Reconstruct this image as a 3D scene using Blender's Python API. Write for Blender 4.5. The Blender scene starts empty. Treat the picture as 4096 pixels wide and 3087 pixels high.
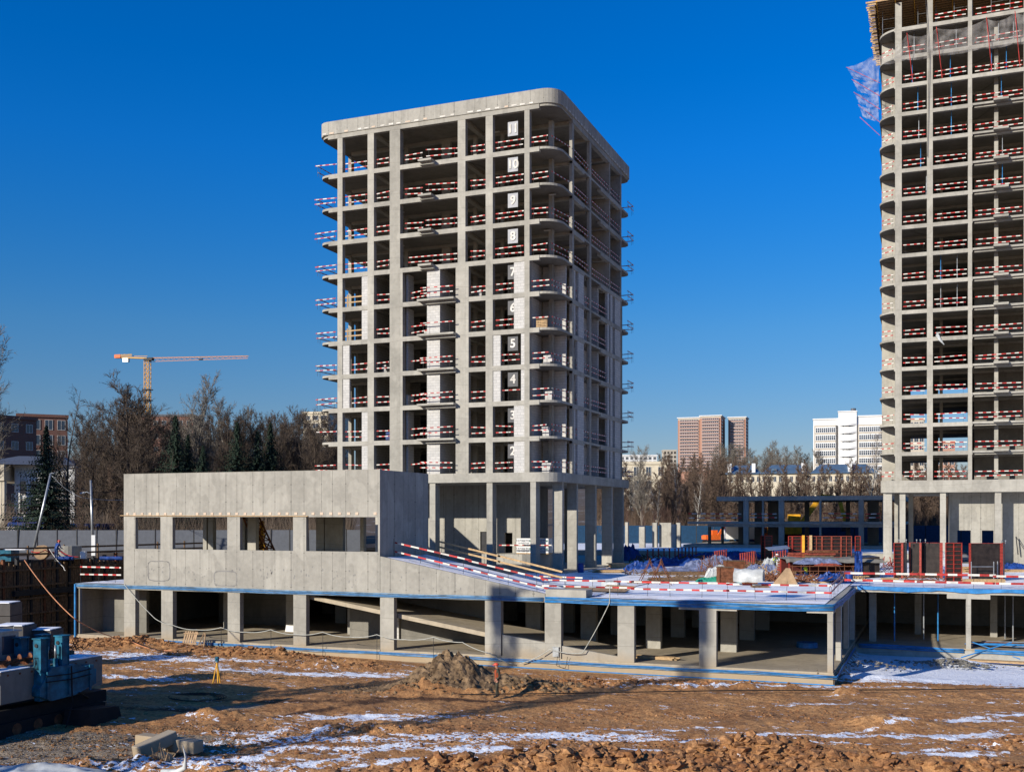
import bpy, bmesh, math, random
import numpy as np
from mathutils import Vector, Matrix
R = math.radians
random.seed(7)
rng = np.random.default_rng(5)
scene = bpy.context.scene
COL = scene.collection
# ------------------------------------------------------------------ camera
F = 4272.; CX = 2048.; HY = 2069.; H = 9.75
TH = math.atan((3740-2048)/F)
FW = (-math.sin(TH), math.cos(TH)); RT = (math.cos(TH), math.sin(TH))
cam_d = bpy.data.cameras.new('camera'); cam = bpy.data.objects.new('camera', cam_d); COL.objects.link(cam)
cam.location = (0, 0, H); cam.rotation_euler = (R(90), 0, TH)
cam_d.sensor_width = 36; cam_d.lens = 36*F/4096; cam_d.shift_y = (HY-3087/2)/4096
cam_d.clip_start = .5; cam_d.clip_end = 6000
scene.camera = cam
# ------------------------------------------------------------------ sun, sky, exposure
KU, KZ = .50, .405                       # the sun's rays drift by KU in x and fall by KZ per metre of y
SUN_EL = math.atan(KZ/math.hypot(1, KU)); 
sun_d = bpy.data.lights.new('sun', 'SUN'); sun = bpy.data.objects.new('sun', sun_d); COL.objects.link(sun)
sun.rotation_euler = Vector((-KU, -1, KZ)).to_track_quat('Z', 'Y').to_euler()
sun_d.energy = 5.0; sun_d.angle = R(.53); sun_d.color = (1, .93, .82)
world = bpy.data.worlds.new("World"); scene.world = world; world.use_nodes = True
nt = world.node_tree; bg = nt.nodes['Background']
sky = nt.nodes.new('ShaderNodeTexSky'); sky.sky_type = 'NISHITA'; sky.sun_disc = False
sky.sun_elevation = SUN_EL; sky.sun_rotation = math.atan2(-KU, -1)
sky.altitude = 200; sky.air_density = 1.0; sky.dust_density = .25; sky.ozone_density = 4.5
hs = nt.nodes.new('ShaderNodeHueSaturation'); hs.inputs['Saturation'].default_value = 1.33; hs.inputs['Value'].default_value = 1.0
tcw = nt.nodes.new('ShaderNodeTexCoord'); spw = nt.nodes.new('ShaderNodeSeparateXYZ'); nt.links.new(tcw.outputs['Generated'], spw.inputs[0])
rw = nt.nodes.new('ShaderNodeValToRGB'); nt.links.new(spw.outputs[2], rw.inputs[0]); ew = rw.color_ramp.elements      # the deep polarised zenith
ew[0].position = 0.0; ew[0].color = (.46, .37, .42, 1); ew[1].position = .48; ew[1].color = (.5, .74, 1.0, 1); e_ = ew.new(.17); e_.color = (.70, .62, .68, 1); e_ = ew.new(.32); e_.color = (.44, .73, .97, 1)
mw = nt.nodes.new('ShaderNodeMixRGB'); mw.blend_type = 'MULTIPLY'; mw.inputs[0].default_value = 1
nt.links.new(sky.outputs[0], hs.inputs['Color']); nt.links.new(hs.outputs[0], mw.inputs[1]); nt.links.new(rw.outputs[0], mw.inputs[2]); nt.links.new(mw.outputs[0], bg.inputs[0])
bg.inputs[1].default_value = .127
scene.view_settings.view_transform = 'Standard'; scene.view_settings.look = 'None'
scene.view_settings.exposure = 0.32; scene.view_settings.gamma = 1
scene.render.engine = 'CYCLES'
scene.cycles.max_bounces = 6; scene.cycles.diffuse_bounces = 3

def at(x, y, z):
    a = (x-CX)/F; b = (HY-y)/F; t = (z-H)/b
    return Vector(((FW[0]+a*RT[0])*t, (FW[1]+a*RT[1])*t, z))
def atd(x, d, z=0.):
    a = (x-CX)/F
    return Vector(((FW[0]+a*RT[0])*d, (FW[1]+a*RT[1])*d, z))
def zat(y, d): return H+(HY-y)/F*d
def uat(x, v):
    a = (x-CX)/F
    return (FW[0]+a*RT[0])/(FW[1]+a*RT[1])*v
def vat(x, u):
    a = (x-CX)/F
    return (FW[1]+a*RT[1])/(FW[0]+a*RT[0])*u

# ------------------------------------------------------------------ materials
class NT:
    def __init__(s, name):
        s.m = bpy.data.materials.new(name); s.m.use_nodes = True; s.t = s.m.node_tree
        s.b = s.t.nodes['Principled BSDF']; s.b.inputs['Specular IOR Level'].default_value = .25
    def n(s, kind, **k):
        nd = s.t.nodes.new('ShaderNode'+kind)
        for a, v in k.items():
            if hasattr(nd, a): setattr(nd, a, v)
            else: nd.inputs[a.replace('_', ' ')].default_value = v
        return nd
    def l(s, a, b): s.t.links.new(a, b)
    def ramp(s, src, a, b, ca=(0,0,0,1), cb=(1,1,1,1)):
        r = s.n('ValToRGB'); e = r.color_ramp.elements
        e[0].position = a; e[1].position = b; e[0].color = ca; e[1].color = cb
        s.l(src, r.inputs[0]); return r.outputs[0]
    def math(s, op, a, b=None):
        m = s.n('Math', operation=op)
        for i, v in enumerate((a, b)):
            if v is None: continue
            if hasattr(v, 'links'): s.l(v, m.inputs[i])
            else: m.inputs[i].default_value = v
        return m.outputs[0]
    def mix(s, f, a, b, mode='MIX'):
        m = s.n('MixRGB', blend_type=mode)
        for i, v in enumerate((f, a, b)):
            if hasattr(v, 'links'): s.l(v, m.inputs[i])
            else: m.inputs[i].default_value = v if i == 0 else (*v, 1)[:4]
        return m.outputs[0]
    def coord(s, scale=(1,1,1), rz=0):
        tc = s.n('TexCoord'); mp = s.n('Mapping')
        mp.inputs['Scale'].default_value = scale; mp.inputs['Rotation'].default_value = (0,0,rz)
        s.l(tc.outputs['Object'], mp.inputs[0]); return mp.outputs[0]
    def noise(s, vec, scale, detail=3, rough=.6):
        nd = s.n('TexNoise'); nd.inputs['Scale'].default_value = scale; nd.inputs['Detail'].default_value = detail
        nd.inputs['Roughness'].default_value = rough; s.l(vec, nd.inputs['Vector']); return nd.outputs[0]
    def bump(s, h, st=.3, d=.05):
        b = s.n('Bump'); b.inputs['Strength'].default_value = st; b.inputs['Distance'].default_value = d
        s.l(h, b.inputs['Height']); s.l(b.outputs[0], s.b.inputs['Normal'])
    def col(s, c):
        if hasattr(c, 'links'): s.l(c, s.b.inputs['Base Color'])
        else: s.b.inputs['Base Color'].default_value = (*c, 1)[:4]
        return s
def plain(name, c, rough=.7, metal=0., var=.25, sc=3., bump=0.):
    c = tuple(x*.85 for x in c)
    t = NT(name); v = t.coord(); n = t.noise(v, sc, 4)
    f = t.ramp(n, .35, .7)
    t.col(t.mix(f, tuple(x*(1-var) for x in c), tuple(min(1, x*(1+var*.5)) for x in c)))
    t.b.inputs['Roughness'].default_value = rough; t.b.inputs['Metallic'].default_value = metal
    if bump: t.bump(n, .5, bump)
    return t.m
def concrete(name, c, lines=0., stain=.35, mud=False):
    c = tuple(x*.83 for x in c)
    t = NT(name); v = t.coord()
    big = t.ramp(t.noise(v, .35, 5), .35, .68); sm = t.noise(v, 3.2, 5)
    strk = t.ramp(t.noise(t.coord((1.9, 1.9, .09)), 1.1, 5), .49, .62)
    c2 = tuple(x*(1-stain) for x in c)
    a = t.mix(big, c2, c); a = t.mix(t.math('MULTIPLY', strk, .75 if lines else .55), a, tuple(x*.62 for x in c))
    a = t.mix(.35, a, t.mix(t.ramp(sm, .3, .7), tuple(x*.7 for x in c), tuple(min(1, x*1.12) for x in c)))
    blot = t.ramp(t.noise(v, 1.3, 3), .70, .74)
    a = t.mix(t.math('MULTIPLY', blot, .35), a, tuple(x*.5 for x in c))
    oi = t.n('ObjectInfo'); tn = t.math('ADD', t.math('MULTIPLY', oi.outputs['Random'], .20), .88); cbn = t.n('CombineXYZ')
    for q_ in range(3): t.l(tn, cbn.inputs[q_])
    a = t.mix(1., a, cbn.outputs[0], 'MULTIPLY')
    pt = t.ramp(t.noise(t.coord((.8, .8, .5)), .9, 2, .4), .55, .57); a = t.mix(t.math('MULTIPLY', pt, .16), a, tuple(min(1, x*1.35) for x in c))
    tc = t.n('TexCoord'); sp = t.n('SeparateXYZ'); t.l(tc.outputs['Object'], sp.inputs[0])
    uv = t.math('ADD', sp.outputs[0], sp.outputs[1])
    if lines:
        wob = t.math('MULTIPLY', t.noise(t.coord((.9,.9,.0)), .6, 0), 1.6)
        fr = t.math('FRACT', t.math('DIVIDE', t.math('ADD', uv, wob), lines))
        ln = t.math('GREATER_THAN', t.math('ABSOLUTE', t.math('SUBTRACT', fr, .5)), .478)
        hz = t.math('FRACT', t.math('DIVIDE', sp.outputs[2], lines*1.05))
        ln2 = t.math('GREATER_THAN', t.math('ABSOLUTE', t.math('SUBTRACT', hz, .5)), .47)
        dots = t.math('MULTIPLY', t.math('GREATER_THAN', t.math('ABSOLUTE', t.math('SUBTRACT', fr, .5)), .455), ln2)
        a = t.mix(t.math('MULTIPLY', ln, .8), a, tuple(x*.45 for x in c)); a = t.mix(t.math('MULTIPLY', dots, .7), a, tuple(x*.28 for x in c))
    else:
        fr = t.math('FRACT', t.math('DIVIDE', t.math('ADD', sp.outputs[2], t.math('MULTIPLY', t.noise(v, .05, 0), 3.)), 1.55))
        ln = t.math('GREATER_THAN', t.math('ABSOLUTE', t.math('SUBTRACT', fr, .5)), .491)
        a = t.mix(t.math('MULTIPLY', ln, .65), a, tuple(x*.45 for x in c))
    if mud:
        z = t.math('ADD', sp.outputs[2], t.math('MULTIPLY', t.noise(v, .8, 3), -1.2))
        f = t.n('MapRange'); f.inputs[1].default_value = .9; f.inputs[2].default_value = -.35; t.l(z, f.inputs[0])
        a = t.mix(t.math('MULTIPLY', f.outputs[0], .75), a, (.34, .24, .13))
    t.col(a); t.b.inputs['Roughness'].default_value = .85
    t.bump(sm, .35, .03); return t.m
def brick(name, c, c2, mortar, w, h, ms=.012, rough=.8):
    c, c2, mortar = (tuple(x*.84 for x in q) for q in (c, c2, mortar))
    t = NT(name); tc = t.n('TexCoord'); sp = t.n('SeparateXYZ'); t.l(tc.outputs['Object'], sp.inputs[0])
    cb = t.n('CombineXYZ'); t.l(t.math('ADD', sp.outputs[0], sp.outputs[1]), cb.inputs[0]); t.l(sp.outputs[2], cb.inputs[1])
    b = t.n('TexBrick'); t.l(cb.outputs[0], b.inputs['Vector'])
    for k, v in (('Color1', c), ('Color2', c2), ('Mortar', mortar)): b.inputs[k].default_value = (*v, 1)
    b.inputs['Scale'].default_value = 1; b.inputs['Mortar Size'].default_value = ms; b.inputs['Brick Width'].default_value = w; b.inputs['Row Height'].default_value = h
    n = t.noise(t.coord(), 2.5, 4)
    t.col(t.mix(.3, b.outputs[0], t.mix(t.ramp(n, .3, .7), tuple(x*.6 for x in c), c))); t.b.inputs['Roughness'].default_value = rough; t.bump(b.outputs[1], -.3, .02)
    return t.m
CON = (.47, .445, .38)
M = {}
M['con'] = concrete('concrete', CON, stain=.42)
M['conwall'] = concrete('formwork_concrete', (.47, .447, .385), lines=1.15, stain=.38)
M['conmud'] = concrete('muddy_concrete', (.45, .425, .36), mud=True)
M['darkcon'] = concrete('shade_toned_stack_concrete', (.13, .12, .11), stain=.5)  # very dark tone stands in for the shade on the weight stacks
M['soffit'] = concrete('shade_toned_dusty_soffit', (.27, .25, .215), stain=.4)  # dusty slab faces, with the interior shade toned into the colour
M['condark'] = concrete('shade_toned_dark_concrete', (.25, .235, .20), stain=.45)  # toned down for shade on inner walls and weights; also used for rubble
M['floor'] = concrete('dusty_concrete', (.50, .42, .30), stain=.3)
M['block'] = brick('aerated_block', (.64, .62, .58), (.52, .51, .48), (.25, .24, .22), .6, .26)
M['greyblock'] = brick('rough_block', (.42, .40, .36), (.34, .33, .30), (.14, .13, .12), .6, .26, .02)
M['red'] = plain('red_paint', (.55, .045, .04), .6, var=.5, sc=1.2)
M['white'] = plain('white_paint', (.74, .70, .62), .6, var=.3, sc=1.5)
M['redform'] = plain('formwork_red', (.36, .045, .03), .55, var=.45, sc=5)
M['yellow'] = plain('yellow_paint', (.72, .36, .02), .5, var=.25)
M['orange'] = plain('orange_paint', (.80, .16, .03), .5, var=.2)
M['steel'] = plain('rusty_rebar', (.10, .05, .035), .8, var=.4)
M['dsteel'] = plain('dark_steel', (.035, .035, .038), .6, .3)
M['galv'] = plain('galvanised_steel', (.42, .44, .45), .4, .6)
M['rust'] = plain('rusted_iron', (.22, .085, .04), .85, .1, var=.5, sc=4)
M['wood'] = plain('raw_timber', (.55, .37, .19), .8, var=.3, sc=6)
M['oldwood'] = plain('weathered_timber', (.20, .125, .07), .9, var=.5, sc=5)
M['palewood'] = plain('pale_timber', (.72, .56, .42), .8, var=.2)
M['ply'] = plain('black_plywood', (.035, .026, .022), .45, var=.5, sc=2.5)
M['plyb'] = plain('brown_plywood', (.42, .28, .16), .8, var=.3, sc=2)
M['bluepipe'] = plain('blue_plastic', (.04, .24, .56), .35, var=.35, sc=2)
M['bluegrey'] = plain('faded_blue_plastic', (.16, .30, .46), .45, var=.5, sc=1.5)
M['bluemach'] = plain('blue_machine_paint', (.01, .15, .24), .5, var=.55, sc=2.2)
M['darkred'] = plain('dark_red_canvas', (.07, .012, .01), .9)
M['rustform'] = plain('rusty_red_steel', (.33, .075, .045), .7, var=.5, sc=5)
M['craneorange'] = plain('crane_orange', (.70, .30, .08), .6)
M['tarp'] = plain('blue_tarpaulin', (.02, .065, .27), .4, var=.5, sc=2.5, bump=.06)
M['tarpl'] = plain('faded_blue_tarpaulin', (.20, .235, .37), .5, var=.5, sc=2.5, bump=.06)
M['tarpw'] = plain('white_tarpaulin', (.56, .58, .57), .45, var=.35, sc=1.5, bump=.05)
M['green'] = plain('green_mesh', (.03, .30, .20), .7)
M['grey'] = plain('grey_panel', (.14, .15, .17), .5, var=.12)
M['bluefence'] = plain('shade_toned_blue_panel', (.012, .055, .12), .6)  # blue darkened in place of the shadow lying over this fence
M['glass'] = plain('window_glass', (.05, .07, .10), .12, var=.3, sc=.4)
M['glass'].node_tree.nodes['Principled BSDF'].inputs['Specular IOR Level'].default_value = .8
M['dark'] = plain('dark_rubber', (.018, .017, .017), .8)
M['skin'] = plain('skin', (.45, .22, .15), .6)
M['navy'] = plain('navy_workwear', (.02, .05, .14), .9)
M['olive'] = plain('olive_workwear', (.07, .065, .045), .9, var=.4, sc=8)
M['orangevest'] = plain('orange_vest', (.36, .07, .025), .8)
M['helmet'] = plain('orange_helmet', (.75, .10, .05), .35, var=.1)
M['lime'] = plain('lime_vest', (.60, .75, .03), .7)
M['gunmetal'] = plain('charcoal_sign', (.075, .075, .08), .5, var=.15)
M['lightsign'] = plain('pale_sign', (.36, .365, .38), .5, var=.1)
M['bark'] = plain('brown_bark', (.115, .086, .064), .9, var=.35, sc=4)
M['barkg'] = plain('grey_bark', (.24, .21, .17), .9, var=.35, sc=4)
M['birch'] = plain('birch_bark', (.60, .57, .50), .8, var=.6, sc=5)
M['redtwig'] = plain('reddish_twigs', (.175, .12, .085), .9, var=.3)
M['spruce'] = plain('spruce_needles', (.022, .040, .024), .9, var=.5, sc=3)
M['cream'] = plain('cream_plaster', (.68, .60, .45), .85, var=.12, sc=1)
M['whitew'] = plain('white_plaster', (.80, .80, .78), .8, var=.08, sc=1)
M['beige'] = plain('beige_panel', (.55, .49, .40), .85, var=.12, sc=1)
M['redbrick'] = brick('red_brick', (.22, .09, .06), (.17, .07, .05), (.28, .20, .16), .25, .08)
M['salmon'] = brick('salmon_brick', (.47, .23, .15), (.42, .20, .13), (.48, .36, .30), .3, .1)
M['roofblue'] = plain('blue_grey_roof', (.13, .21, .30), .35, .3, var=.25, sc=.6)
M['roofgrey'] = plain('grey_roof', (.12, .13, .15), .6)
M['bluesign'] = plain('sales_office_blue', (.01, .05, .22), .35)
# snow
t = NT('snow'); v = t.coord(); n1 = t.noise(v, .5, 5); n2 = t.noise(v, 4, 4)
hole = t.ramp(t.noise(t.coord((.5, 1.6, 1)), .9, 6, .65), .55, .63)
t.col(t.mix(hole, t.mix(t.ramp(n2, .3, .7), (.84, .86, .90), (.92, .92, .93)), (.46, .43, .39)))
t.b.inputs['Roughness'].default_value = .6; t.bump(t.math('ADD', n1, t.math('MULTIPLY', n2, .25)), .45, .10); M['snow'] = t.m
# excavated soil: attribute 'mix' r = snow, g = grey gravel, b = dark wet soil
t = NT('excavated_soil'); v = t.coord(); at_ = t.n('Attribute', attribute_name='mix'); sp = t.n('SeparateColor'); t.l(at_.outputs['Color'], sp.inputs[0])
nA = t.noise(v, .35, 6, .65); nB = t.noise(v, 2.4, 7, .7); nC = t.noise(v, 11, 4, .7)
st = t.noise(t.coord((.32, 1.5, 1), -TH), 1.1, 7, .68)
c = t.mix(t.ramp(nB, .32, .66), (.17, .075, .028), (.57, .285, .11))
c = t.mix(t.ramp(nA, .40, .62), c, t.mix(t.ramp(nC, .3, .7), (.40, .205, .078), (.68, .36, .145)))
c = t.mix(t.math('MULTIPLY', t.ramp(t.noise(v, .16, 4), .50, .64), .38), c, (.20, .105, .05))
c = t.mix(t.math('MULTIPLY', t.ramp(t.noise(v, 5, 5), .48, .60), .65), c, (.20, .085, .030))
gr = t.mix(t.ramp(nC, .35, .68), (.11, .085, .058), (.42, .34, .25))
c = t.mix(t.ramp(t.math('ADD', sp.outputs[1], t.math('MULTIPLY', t.math('SUBTRACT', nB, .5), .9)), .4, .6), c, gr)
c = t.mix(t.ramp(t.math('ADD', sp.outputs[2], t.math('MULTIPLY', t.math('SUBTRACT', nB, .5), 1.3)), .35, .65), c, t.mix(t.ramp(nC, .3, .7), (.035, .018, .010), (.13, .062, .030)))
s1 = t.math('ADD', sp.outputs[0], t.math('MULTIPLY', t.math('SUBTRACT', st, .5), 3.6))
s1 = t.math('ADD', s1, t.math('ADD', t.math('MULTIPLY', t.math('SUBTRACT', nC, .5), 1.6), t.math('MULTIPLY', t.math('SUBTRACT', nB, .5), -2.6)))
sn = t.ramp(s1, .50, .58)
c = t.mix(sn, c, t.mix(t.ramp(nC, .3, .7), (.70, .75, .84), (.88, .90, .94)))
t.col(c); t.b.inputs['Roughness'].default_value = .9
hh = t.math('ADD', t.math('MULTIPLY', nB, 1.), t.math('MULTIPLY', nC, .5))
t.bump(hh, .9, .14); M['soil'] = t.m
t = NT('soil_clod'); v = t.coord(); c = t.mix(t.ramp(t.noise(v, .5, 4), .4, .6), (.42, .22, .095), (.26, .115, .045))
c = t.mix(t.ramp(t.noise(v, 6, 3), .4, .65), c, (.12, .055, .025)); t.col(c); t.b.inputs['Roughness'].default_value = .95; t.bump(t.noise(v, 14, 3), .6, .03); M['clod'] = t.m
t = NT('grey_clay'); v = t.coord(); c = t.mix(t.ramp(t.noise(v, 2.2, 6, .7), .38, .62), (.075, .047, .025), (.25, .165, .09)); t.col(c); t.b.inputs['Roughness'].default_value = .95; t.bump(t.noise(v, 7, 4), .8, .08); M['clay'] = t.m
t = NT('winter_ground'); v = t.coord(); c = t.mix(t.ramp(t.noise(v, .12, 6), .55, .7), (.10, .07, .05), (.36, .36, .38)); t.col(t.mix(t.ramp(t.noise(v, 1.5, 5), .4, .6), c, (.09, .07, .045))); t.b.inputs['Roughness'].default_value = .95; M['earth'] = t.m

# ------------------------------------------------------------------ mesh builder
class MB:
    def __init__(s): s.v = []; s.f = []; s.i = []; s.m = 0
    def face(s, *idx): s.f.append(idx); s.i.append(s.m)
    def box(s, x0, y0, z0, x1, y1, z1):
        x0, x1 = min(x0, x1), max(x0, x1); y0, y1 = min(y0, y1), max(y0, y1); z0, z1 = min(z0, z1), max(z0, z1)
        n = len(s.v); s.v += [(x, y, z) for z in (z0, z1) for x, y in ((x0, y0), (x1, y0), (x1, y1), (x0, y1))]
        for q in ((3,2,1,0), (4,5,6,7), (0,1,5,4), (1,2,6,5), (2,3,7,6), (3,0,4,7)): s.face(*[n+k for k in q])
        return s
    def hexa(s, pts):      # eight points, bottom ring then top ring, counter-clockwise seen from above
        n = len(s.v); s.v += [tuple(p) for p in pts]
        for q in ((3,2,1,0), (4,5,6,7), (0,1,5,4), (1,2,6,5), (2,3,7,6), (3,0,4,7)): s.face(*[n+k for k in q])
        return s
    def bar(s, p, q, w, h=None, up=(0,0,1)):
        p, q = Vector(p), Vector(q); h = h or w; d = (q-p).normalized(); up = Vector(up)
        if abs(d.dot(up)) > .98: up = Vector((0, 1, 0))
        a = d.cross(up).normalized()*w/2; b = a.cross(d).normalized()*h/2
        n = len(s.v); s.v += [tuple(c+k) for c in (p, q) for k in (-a-b, a-b, a+b, -a+b)]
        for r in ((3,2,1,0), (4,5,6,7), (0,1,5,4), (1,2,6,5), (2,3,7,6), (3,0,4,7)): s.face(*[n+k for k in r])
        return s
    def tube(s, pts, r, n=6, cap=True):
        pts = [Vector(p) for p in pts]; rs = r if isinstance(r, (list, tuple)) else [r]*len(pts)
        base = len(s.v); ref = Vector((0, 0, 1))
        for k, p in enumerate(pts):
            d = (pts[min(k+1, len(pts)-1)]-pts[max(k-1, 0)]).normalized()
            if abs(d.dot(ref)) > .95: rf = Vector((0, 1, 0))
            else: rf = ref
            a = d.cross(rf).normalized(); b = a.cross(d).normalized()
            for j in range(n):
                t = 2*math.pi*j/n; s.v.append(tuple(p+(a*math.cos(t)+b*math.sin(t))*rs[k]))
        for k in range(len(pts)-1):
            for j in range(n):
                j2 = (j+1) % n; s.face(base+k*n+j, base+k*n+j2, base+(k+1)*n+j2, base+(k+1)*n+j)
        if cap:
            s.face(*[base+j for j in reversed(range(n))]); e = base+(len(pts)-1)*n; s.face(*[e+j for j in range(n)])
        return s
    def plate(s, poly, z0, z1, flat=1):
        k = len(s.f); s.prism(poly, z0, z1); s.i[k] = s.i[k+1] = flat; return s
    def prism(s, poly, z0, z1):
        n = len(s.v); k = len(poly)
        s.v += [(x, y, z0) for x, y in poly]+[(x, y, z1) for x, y in poly]
        s.face(*[n+j for j in reversed(range(k))]); s.face(*[n+k+j for j in range(k)])
        for j in range(k): s.face(n+j, n+(j+1) % k, n+k+(j+1) % k, n+k+j)
        return s
    def wall(s, poly, th, z0, z1, closed=True):      # upright wall of thickness th inside a counter-clockwise outline
        k = len(poly); inn = []
        for j in range(k):
            a, b, c = (Vector(poly[(j+d) % k]) for d in (-1, 0, 1))
            d1 = (b-a).normalized(); d2 = (c-b).normalized(); n1 = Vector((-d1.y, d1.x)); n2 = Vector((-d2.y, d2.x))
            m = (n1+n2).normalized(); inn.append(tuple(b+m*th/max(.3, m.dot(n1))))
        n = len(s.v)
        for ring, z in ((poly, z0), (poly, z1), (inn, z0), (inn, z1)): s.v += [(p[0], p[1], z) for p in ring]
        for j in range(k if closed else k-1):
            q = (j+1) % k; s.face(n+j, n+q, n+k+q, n+k+j); s.face(n+2*k+q, n+2*k+j, n+3*k+j, n+3*k+q)
            s.face(n+k+j, n+k+q, n+3*k+q, n+3*k+j); s.face(n+q, n+j, n+2*k+j, n+2*k+q)
        return s
    def stripe(s, p, q, w=.025, h=.12, seg=.36, off=0., mats=(0, 1)):
        p, q = Vector(p), Vector(q); L = (q-p).length; d = (q-p)/L; t = -off*seg; k = 0
        while t < L-.02:
            a = max(0, t); b = min(L, t+seg*(.85+.3*random.random()))
            if b > a+.01: s.m = mats[k % 2]; s.bar(p+d*a, p+d*b, w, h)
            t = b; k += 1
        s.m = 0
        return s
    def build(s, name, mat, parent=None, loc=None, smooth=False):
        me = bpy.data.meshes.new(name); me.from_pydata(s.v, [], s.f)
        for m in (mat if isinstance(mat, (list, tuple)) else [mat]): me.materials.append(M[m] if isinstance(m, str) else m)
        if any(s.i): me.polygons.foreach_set('material_index', s.i)
        if smooth: me.polygons.foreach_set('use_smooth', [True]*len(s.f))
        o = bpy.data.objects.new(name, me); COL.objects.link(o)
        return place(o, parent)
def each(mb, name, mat, parent):
    for i in range(0, len(mb.v), 8):
        b = MB(); b.v = mb.v[i:i+8]; b.f = [tuple(j-i for j in q) for q in mb.f[i//8*6:i//8*6+6]]; b.i = mb.i[i//8*6:i//8*6+6]; b.build(name, mat, parent)
def place(o, parent):
    if parent is not None:
        o.parent = parent
        p = parent
        while p is not None and p.type != 'EMPTY': p = p.parent
        if parent.type == 'EMPTY' and parent.get('world_mesh'): o.location = -parent.location
    return o
def tag(o, label=None, cat=None, group=None, kind=None):
    if label: o['label'] = label
    if cat: o['category'] = cat
    if group: o['group'] = group
    if kind: o['kind'] = kind
    return o
def thing(name, label, cat, loc=(0,0,0), group=None, rz=0, local=False):
    o = bpy.data.objects.new(name, None); COL.objects.link(o); o.location = loc; o.rotation_euler = (0,0,rz); o.empty_display_size = .2
    if not local: o['world_mesh'] = 1
    return tag(o, label, cat, group)
def kids(o): return [c for c in bpy.data.objects if c.parent == o]
def dup(src, loc, rz=0, label=None, scale=None):
    r = src.copy(); COL.objects.link(r); r.location = loc; r.rotation_euler = (0,0,rz)
    if scale: r.scale = scale if isinstance(scale, (tuple, list)) else (scale,)*3
    if label: r['label'] = label
    for c in src.children:
        d = c.copy(); COL.objects.link(d); d.parent = r
        for g in c.children:
            e = g.copy(); COL.objects.link(e); e.parent = d
    return r
def rounded(x0, y0, x1, y1, r):       # r = radii of corners (x0y0, x1y0, x1y1, x0y1), counter-clockwise
    out = []
    for (cx, cy, a0), rr in zip(((x0, y0, 180), (x1, y0, 270), (x1, y1, 0), (x0, y1, 90)), r):
        sx = 1 if cx == x0 else -1; sy = 1 if cy == y0 else -1
        if rr <= 0: out.append((cx, cy)); continue
        for k in range(9):
            a = R(a0+90*k/8); out.append((cx+sx*rr+rr*math.cos(a), cy+sy*rr+rr*math.sin(a)))
    return out
def text_mesh(name, body, size, mat, loc, rot, parent=None, ext=.02, align='CENTER', mirror=False):
    cu = bpy.data.curves.new(name, 'FONT'); cu.body = body; cu.size = size; cu.extrude = ext; cu.align_x = align; cu.align_y = 'CENTER'
    cu.offset = size*.025
    tmp = bpy.data.objects.new(name+'_tmp', cu); COL.objects.link(tmp)
    bpy.context.view_layer.update(); me = bpy.data.meshes.new_from_object(tmp.evaluated_get(bpy.context.evaluated_depsgraph_get()))
    bpy.data.objects.remove(tmp)
    mt = Matrix.Translation(loc) @ rot.to_matrix().to_4x4() @ (Matrix.Scale(-1, 4, (1,0,0)) if mirror else Matrix.Identity(4))
    me.transform(mt)
    if mirror: me.flip_normals()
    me.materials.clear(); me.materials.append(M[mat])
    o = bpy.data.objects.new(name, me); COL.objects.link(o); return place(o, parent)
from mathutils import Euler
FRONT = Euler((R(90), 0, 0))
FACECAM = Euler((R(90), 0, TH))

# value noise for terrain and cloth
_lat = rng.random((256, 256))
def vnoise(x, y):
    xi = np.floor(x).astype(int); yi = np.floor(y).astype(int); fx = x-xi; fy = y-yi
    fx = fx*fx*(3-2*fx); fy = fy*fy*(3-2*fy)
    g = lambda a, b: _lat[a & 255, b & 255]
    return (g(xi, yi)*(1-fx)+g(xi+1, yi)*fx)*(1-fy)+(g(xi, yi+1)*(1-fx)+g(xi+1, yi+1)*fx)*fy
def fbm(x, y, o=4, ga=.5):
    s = 0; a = 1; t = 0
    for k in range(o): s = s+a*vnoise(x*2**k+17*k, y*2**k+31*k); t += a; a *= ga
    return s/t
def sheet(name, X, Y, Z, mat, attr=None, smooth=True):
    ny, nx = X.shape; me = bpy.data.meshes.new(name)
    co = np.stack([X, Y, Z], -1).reshape(-1, 3).astype(np.float32)
    idx = np.arange(nx*ny).reshape(ny, nx)
    q = np.stack([idx[:-1, :-1], idx[:-1, 1:], idx[1:, 1:], idx[1:, :-1]], -1).reshape(-1, 4)
    me.vertices.add(len(co)); me.vertices.foreach_set('co', co.ravel())
    me.loops.add(q.size); me.loops.foreach_set('vertex_index', q.ravel().astype(np.int32))
    me.polygons.add(len(q)); me.polygons.foreach_set('loop_start', np.arange(0, q.size, 4, dtype=np.int32))
    me.update(calc_edges=True); me.validate()
    if smooth: me.polygons.foreach_set('use_smooth', [True]*len(q))
    else: me.shade_flat()
    if attr is not None:
        ca = me.color_attributes.new('mix', 'FLOAT_COLOR', 'POINT')
        ca.data.foreach_set('color', np.concatenate([attr.reshape(-1, 3), np.ones((len(co), 1))], 1).astype(np.float32).ravel())
    me.materials.append(M[mat]); o = bpy.data.objects.new(name, me); COL.objects.link(o); return o
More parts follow.
